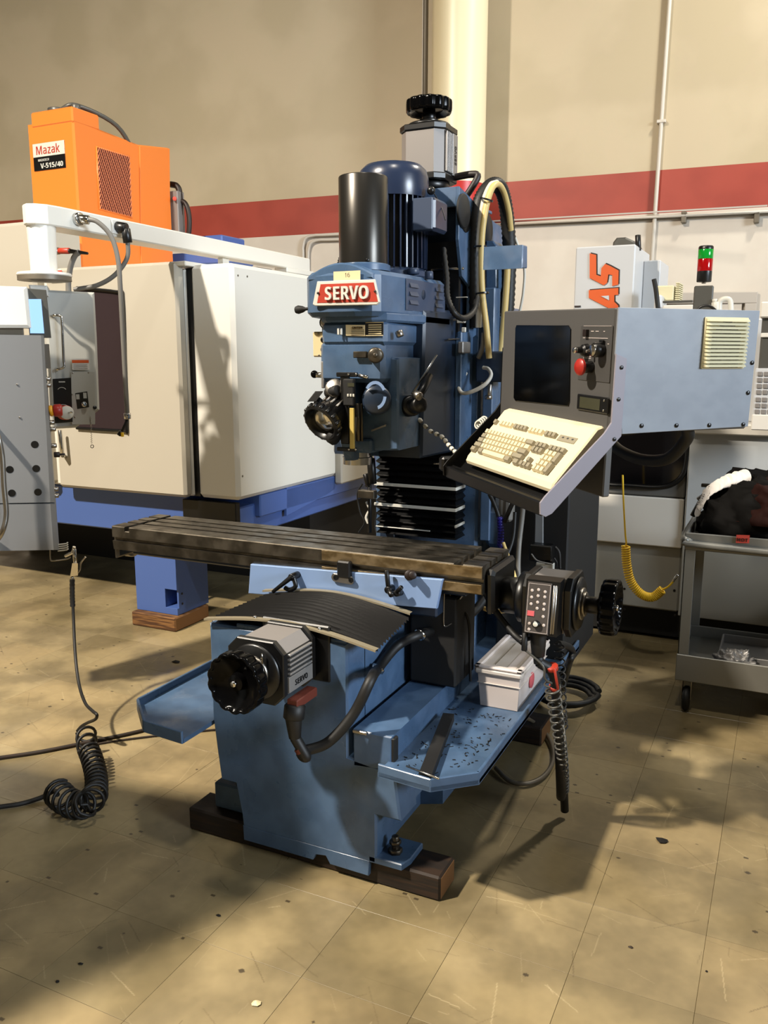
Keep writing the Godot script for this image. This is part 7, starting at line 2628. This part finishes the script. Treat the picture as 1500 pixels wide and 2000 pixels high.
	hose([Vector3(-2.752, 0.008, -2.049), Vector3(-2.68, 0.008, -2.13), Vector3(-2.577, 0.008, -2.237), Vector3(-2.46, 0.008, -2.394), Vector3(-2.338, 0.008, -2.575), Vector3(-2.251, 0.008, -2.788)], 0.008, 8, 6)
	put(c3, "cable", M.timber_dark)
	var c4 = thing("floor_cable", "thinner pale brown cable on the floor just below the straight dark cable", "cable", Vector3(-2.325, 0.006, -2.453))
	mb()
	hose([Vector3(-2.455, 0.006, -2.36), Vector3(-2.36, 0.006, -2.462), Vector3(-2.224, 0.006, -2.585), Vector3(-2.062, 0.006, -2.717)], 0.004, 8, 6)
	put(c4, "cable", M.timber_dark)
	# air gun and its black coil
	var ag = thing("air_gun", "silver air gun hooked under the control pendant", "air gun", Vector3(-2.753, 0.623, -2.64))
	mb()
	hose([Vector3(-2.797, 0.697, -2.64), Vector3(-2.766, 0.711, -2.64), Vector3(-2.753, 0.719, -2.64), Vector3(-2.742, 0.743, -2.64)], 0.007, 10, 5)
	cyl(Vector3(-2.743, 0.734, -2.64), Vector3(-2.743, 0.67, -2.64), 0.0085, 12, 0.002, 0.008)
	hexa([Vector3(-2.789, 0.603, -2.65), Vector3(-2.743, 0.613, -2.65), Vector3(-2.722, 0.62, -2.63), Vector3(-2.768, 0.61, -2.63), Vector3(-2.771, 0.665, -2.65), Vector3(-2.738, 0.668, -2.65), Vector3(-2.717, 0.675, -2.63), Vector3(-2.75, 0.672, -2.63)])
	cyl(Vector3(-2.766, 0.608, -2.64), Vector3(-2.768, 0.592, -2.64), 0.007, 10)
	put(ag, "gun_body", M.chrome)
	mb()
	hose([Vector3(-2.735, 0.625, -2.64), Vector3(-2.718, 0.645, -2.64), Vector3(-2.71, 0.674, -2.64), Vector3(-2.681, 0.704, -2.64)], 0.004, 8, 5)
	put(ag, "trigger", M.dull_chrome)
	var ah = thing("air_hose", "black coiled air hose hanging from the air gun down to the floor at the left", "hose", Vector3(-2.057, 0.02, -1.91))
	mb()
	tube(curve([Vector3(-2.767, 0.596, -2.64), Vector3(-2.773, 0.529, -2.64), Vector3(-2.765, 0.474, -2.63)], 8), 0.010, 8, false, 0.0015)
	hose([Vector3(-2.768, 0.587, -2.64), Vector3(-2.754, 0.443, -2.62), Vector3(-2.685, 0.289, -2.55), Vector3(-2.602, 0.201, -2.48), Vector3(-2.492, 0.168, -2.4), Vector3(-2.415, 0.163, -2.36), Vector3(-2.371, 0.162, -2.34), Vector3(-2.401, 0.129, -2.36), Vector3(-2.482, 0.083, -2.4), Vector3(-2.528, 0.055, -2.41), Vector3(-2.556, 0.027, -2.41)], 0.0065, 8, 8)
	put(ah, "straight_hose", M.rubber)
	mb()
	coil([Vector3(-2.497, 0.043, -2.4), Vector3(-2.414, 0.056, -2.32), Vector3(-2.337, 0.062, -2.25)], 2.6, 0.036, 0.006, 8, 20, 0.036)
	put(ah, "open_coil", M.rubber)
	mb()
	coil([Vector3(-2.336, 0.066, -2.25), Vector3(-2.263, 0.046, -2.2), Vector3(-2.191, 0.028, -2.14), Vector3(-2.104, 0.037, -2.05)], 11, 0.036, 0.006, 8, 16)
	put(ah, "tight_coil", M.rubber)
	mb()
	coil([Vector3(-2.104, 0.037, -2.05), Vector3(-2.024, 0.075, -1.943), Vector3(-2.053, 0.06, -1.933), Vector3(-2.098, 0.055, -1.932), Vector3(-2.158, 0.055, -1.948), Vector3(-2.201, 0.055, -1.967)], 9, 0.04, 0.006, 8, 18, 0.046)
	put(ah, "fanned_coil", M.rubber)
	mb()
	hose([Vector3(-2.197, 0.05, -1.963), Vector3(-2.256, 0.03, -2.003), Vector3(-2.289, 0.012, -1.972), Vector3(-2.323, 0.01, -1.913), Vector3(-2.371, 0.01, -1.867), Vector3(-2.438, 0.01, -1.798)], 0.0085, 8, 6)
	put(ah, "hose_end", M.rubber)
	# bits on the floor
	rng.seed = 8
	for e in [[Vector3(-0.264, 0, -2.655), 0.022, "dark curled scrap on the floor at the lower right", M.dirt], [Vector3(-1.547, 0, -1.415), 0.009, "dark scrap nearest the bottom left corner", M.dirt], [Vector3(-1.341, 0, -1.728), 0.008, "dark scrap in front of the timber at the lower left", M.dirt], [Vector3(-1.553, 0, -1.343), 0.006, "small dark scrap at the bottom left", M.dirt], [Vector3(-0.079, 0, -2.086), 0.005, "small dark scrap at the bottom right", M.dirt], [Vector3(-1.06, 0, -1.498), 0.016, "pale wood chip at the bottom of the floor", M.paper], [Vector3(-2.754, 0, -3.279), 0.024, "dark smudged scrap beside the floor joint left of the mill", M.dirt], [Vector3(-0.27, 0, -2.095), 0.007, "brown scrap at the lower right below the curled scrap", M.timber_dark]]:
		var s = thing("floor_scrap", e[2], "scrap", e[0])
		mb()
		var r: float = e[1]
		var q: Vector3 = e[0] + Vector3(0, 0.0008, 0)
		var ring = []
		for k in 7:
			var a = TAU * k / 7
			ring.append(q + Vector3(cos(a) * r * rng.randf_range(0.6, 1.2), rng.randf() * r * 0.25, sin(a) * r * rng.randf_range(0.4, 0.9)))
		var tip = q + Vector3(0, r * 0.45 + 0.002, 0)
		for k in 7:
			face([ring[k], ring[(k + 1) % 7], tip], q - Vector3(0, 0.05, 0))
			face([ring[k], ring[(k + 1) % 7], q], q + Vector3(0, 0.5, 0))
		put(s, "flake", e[3])
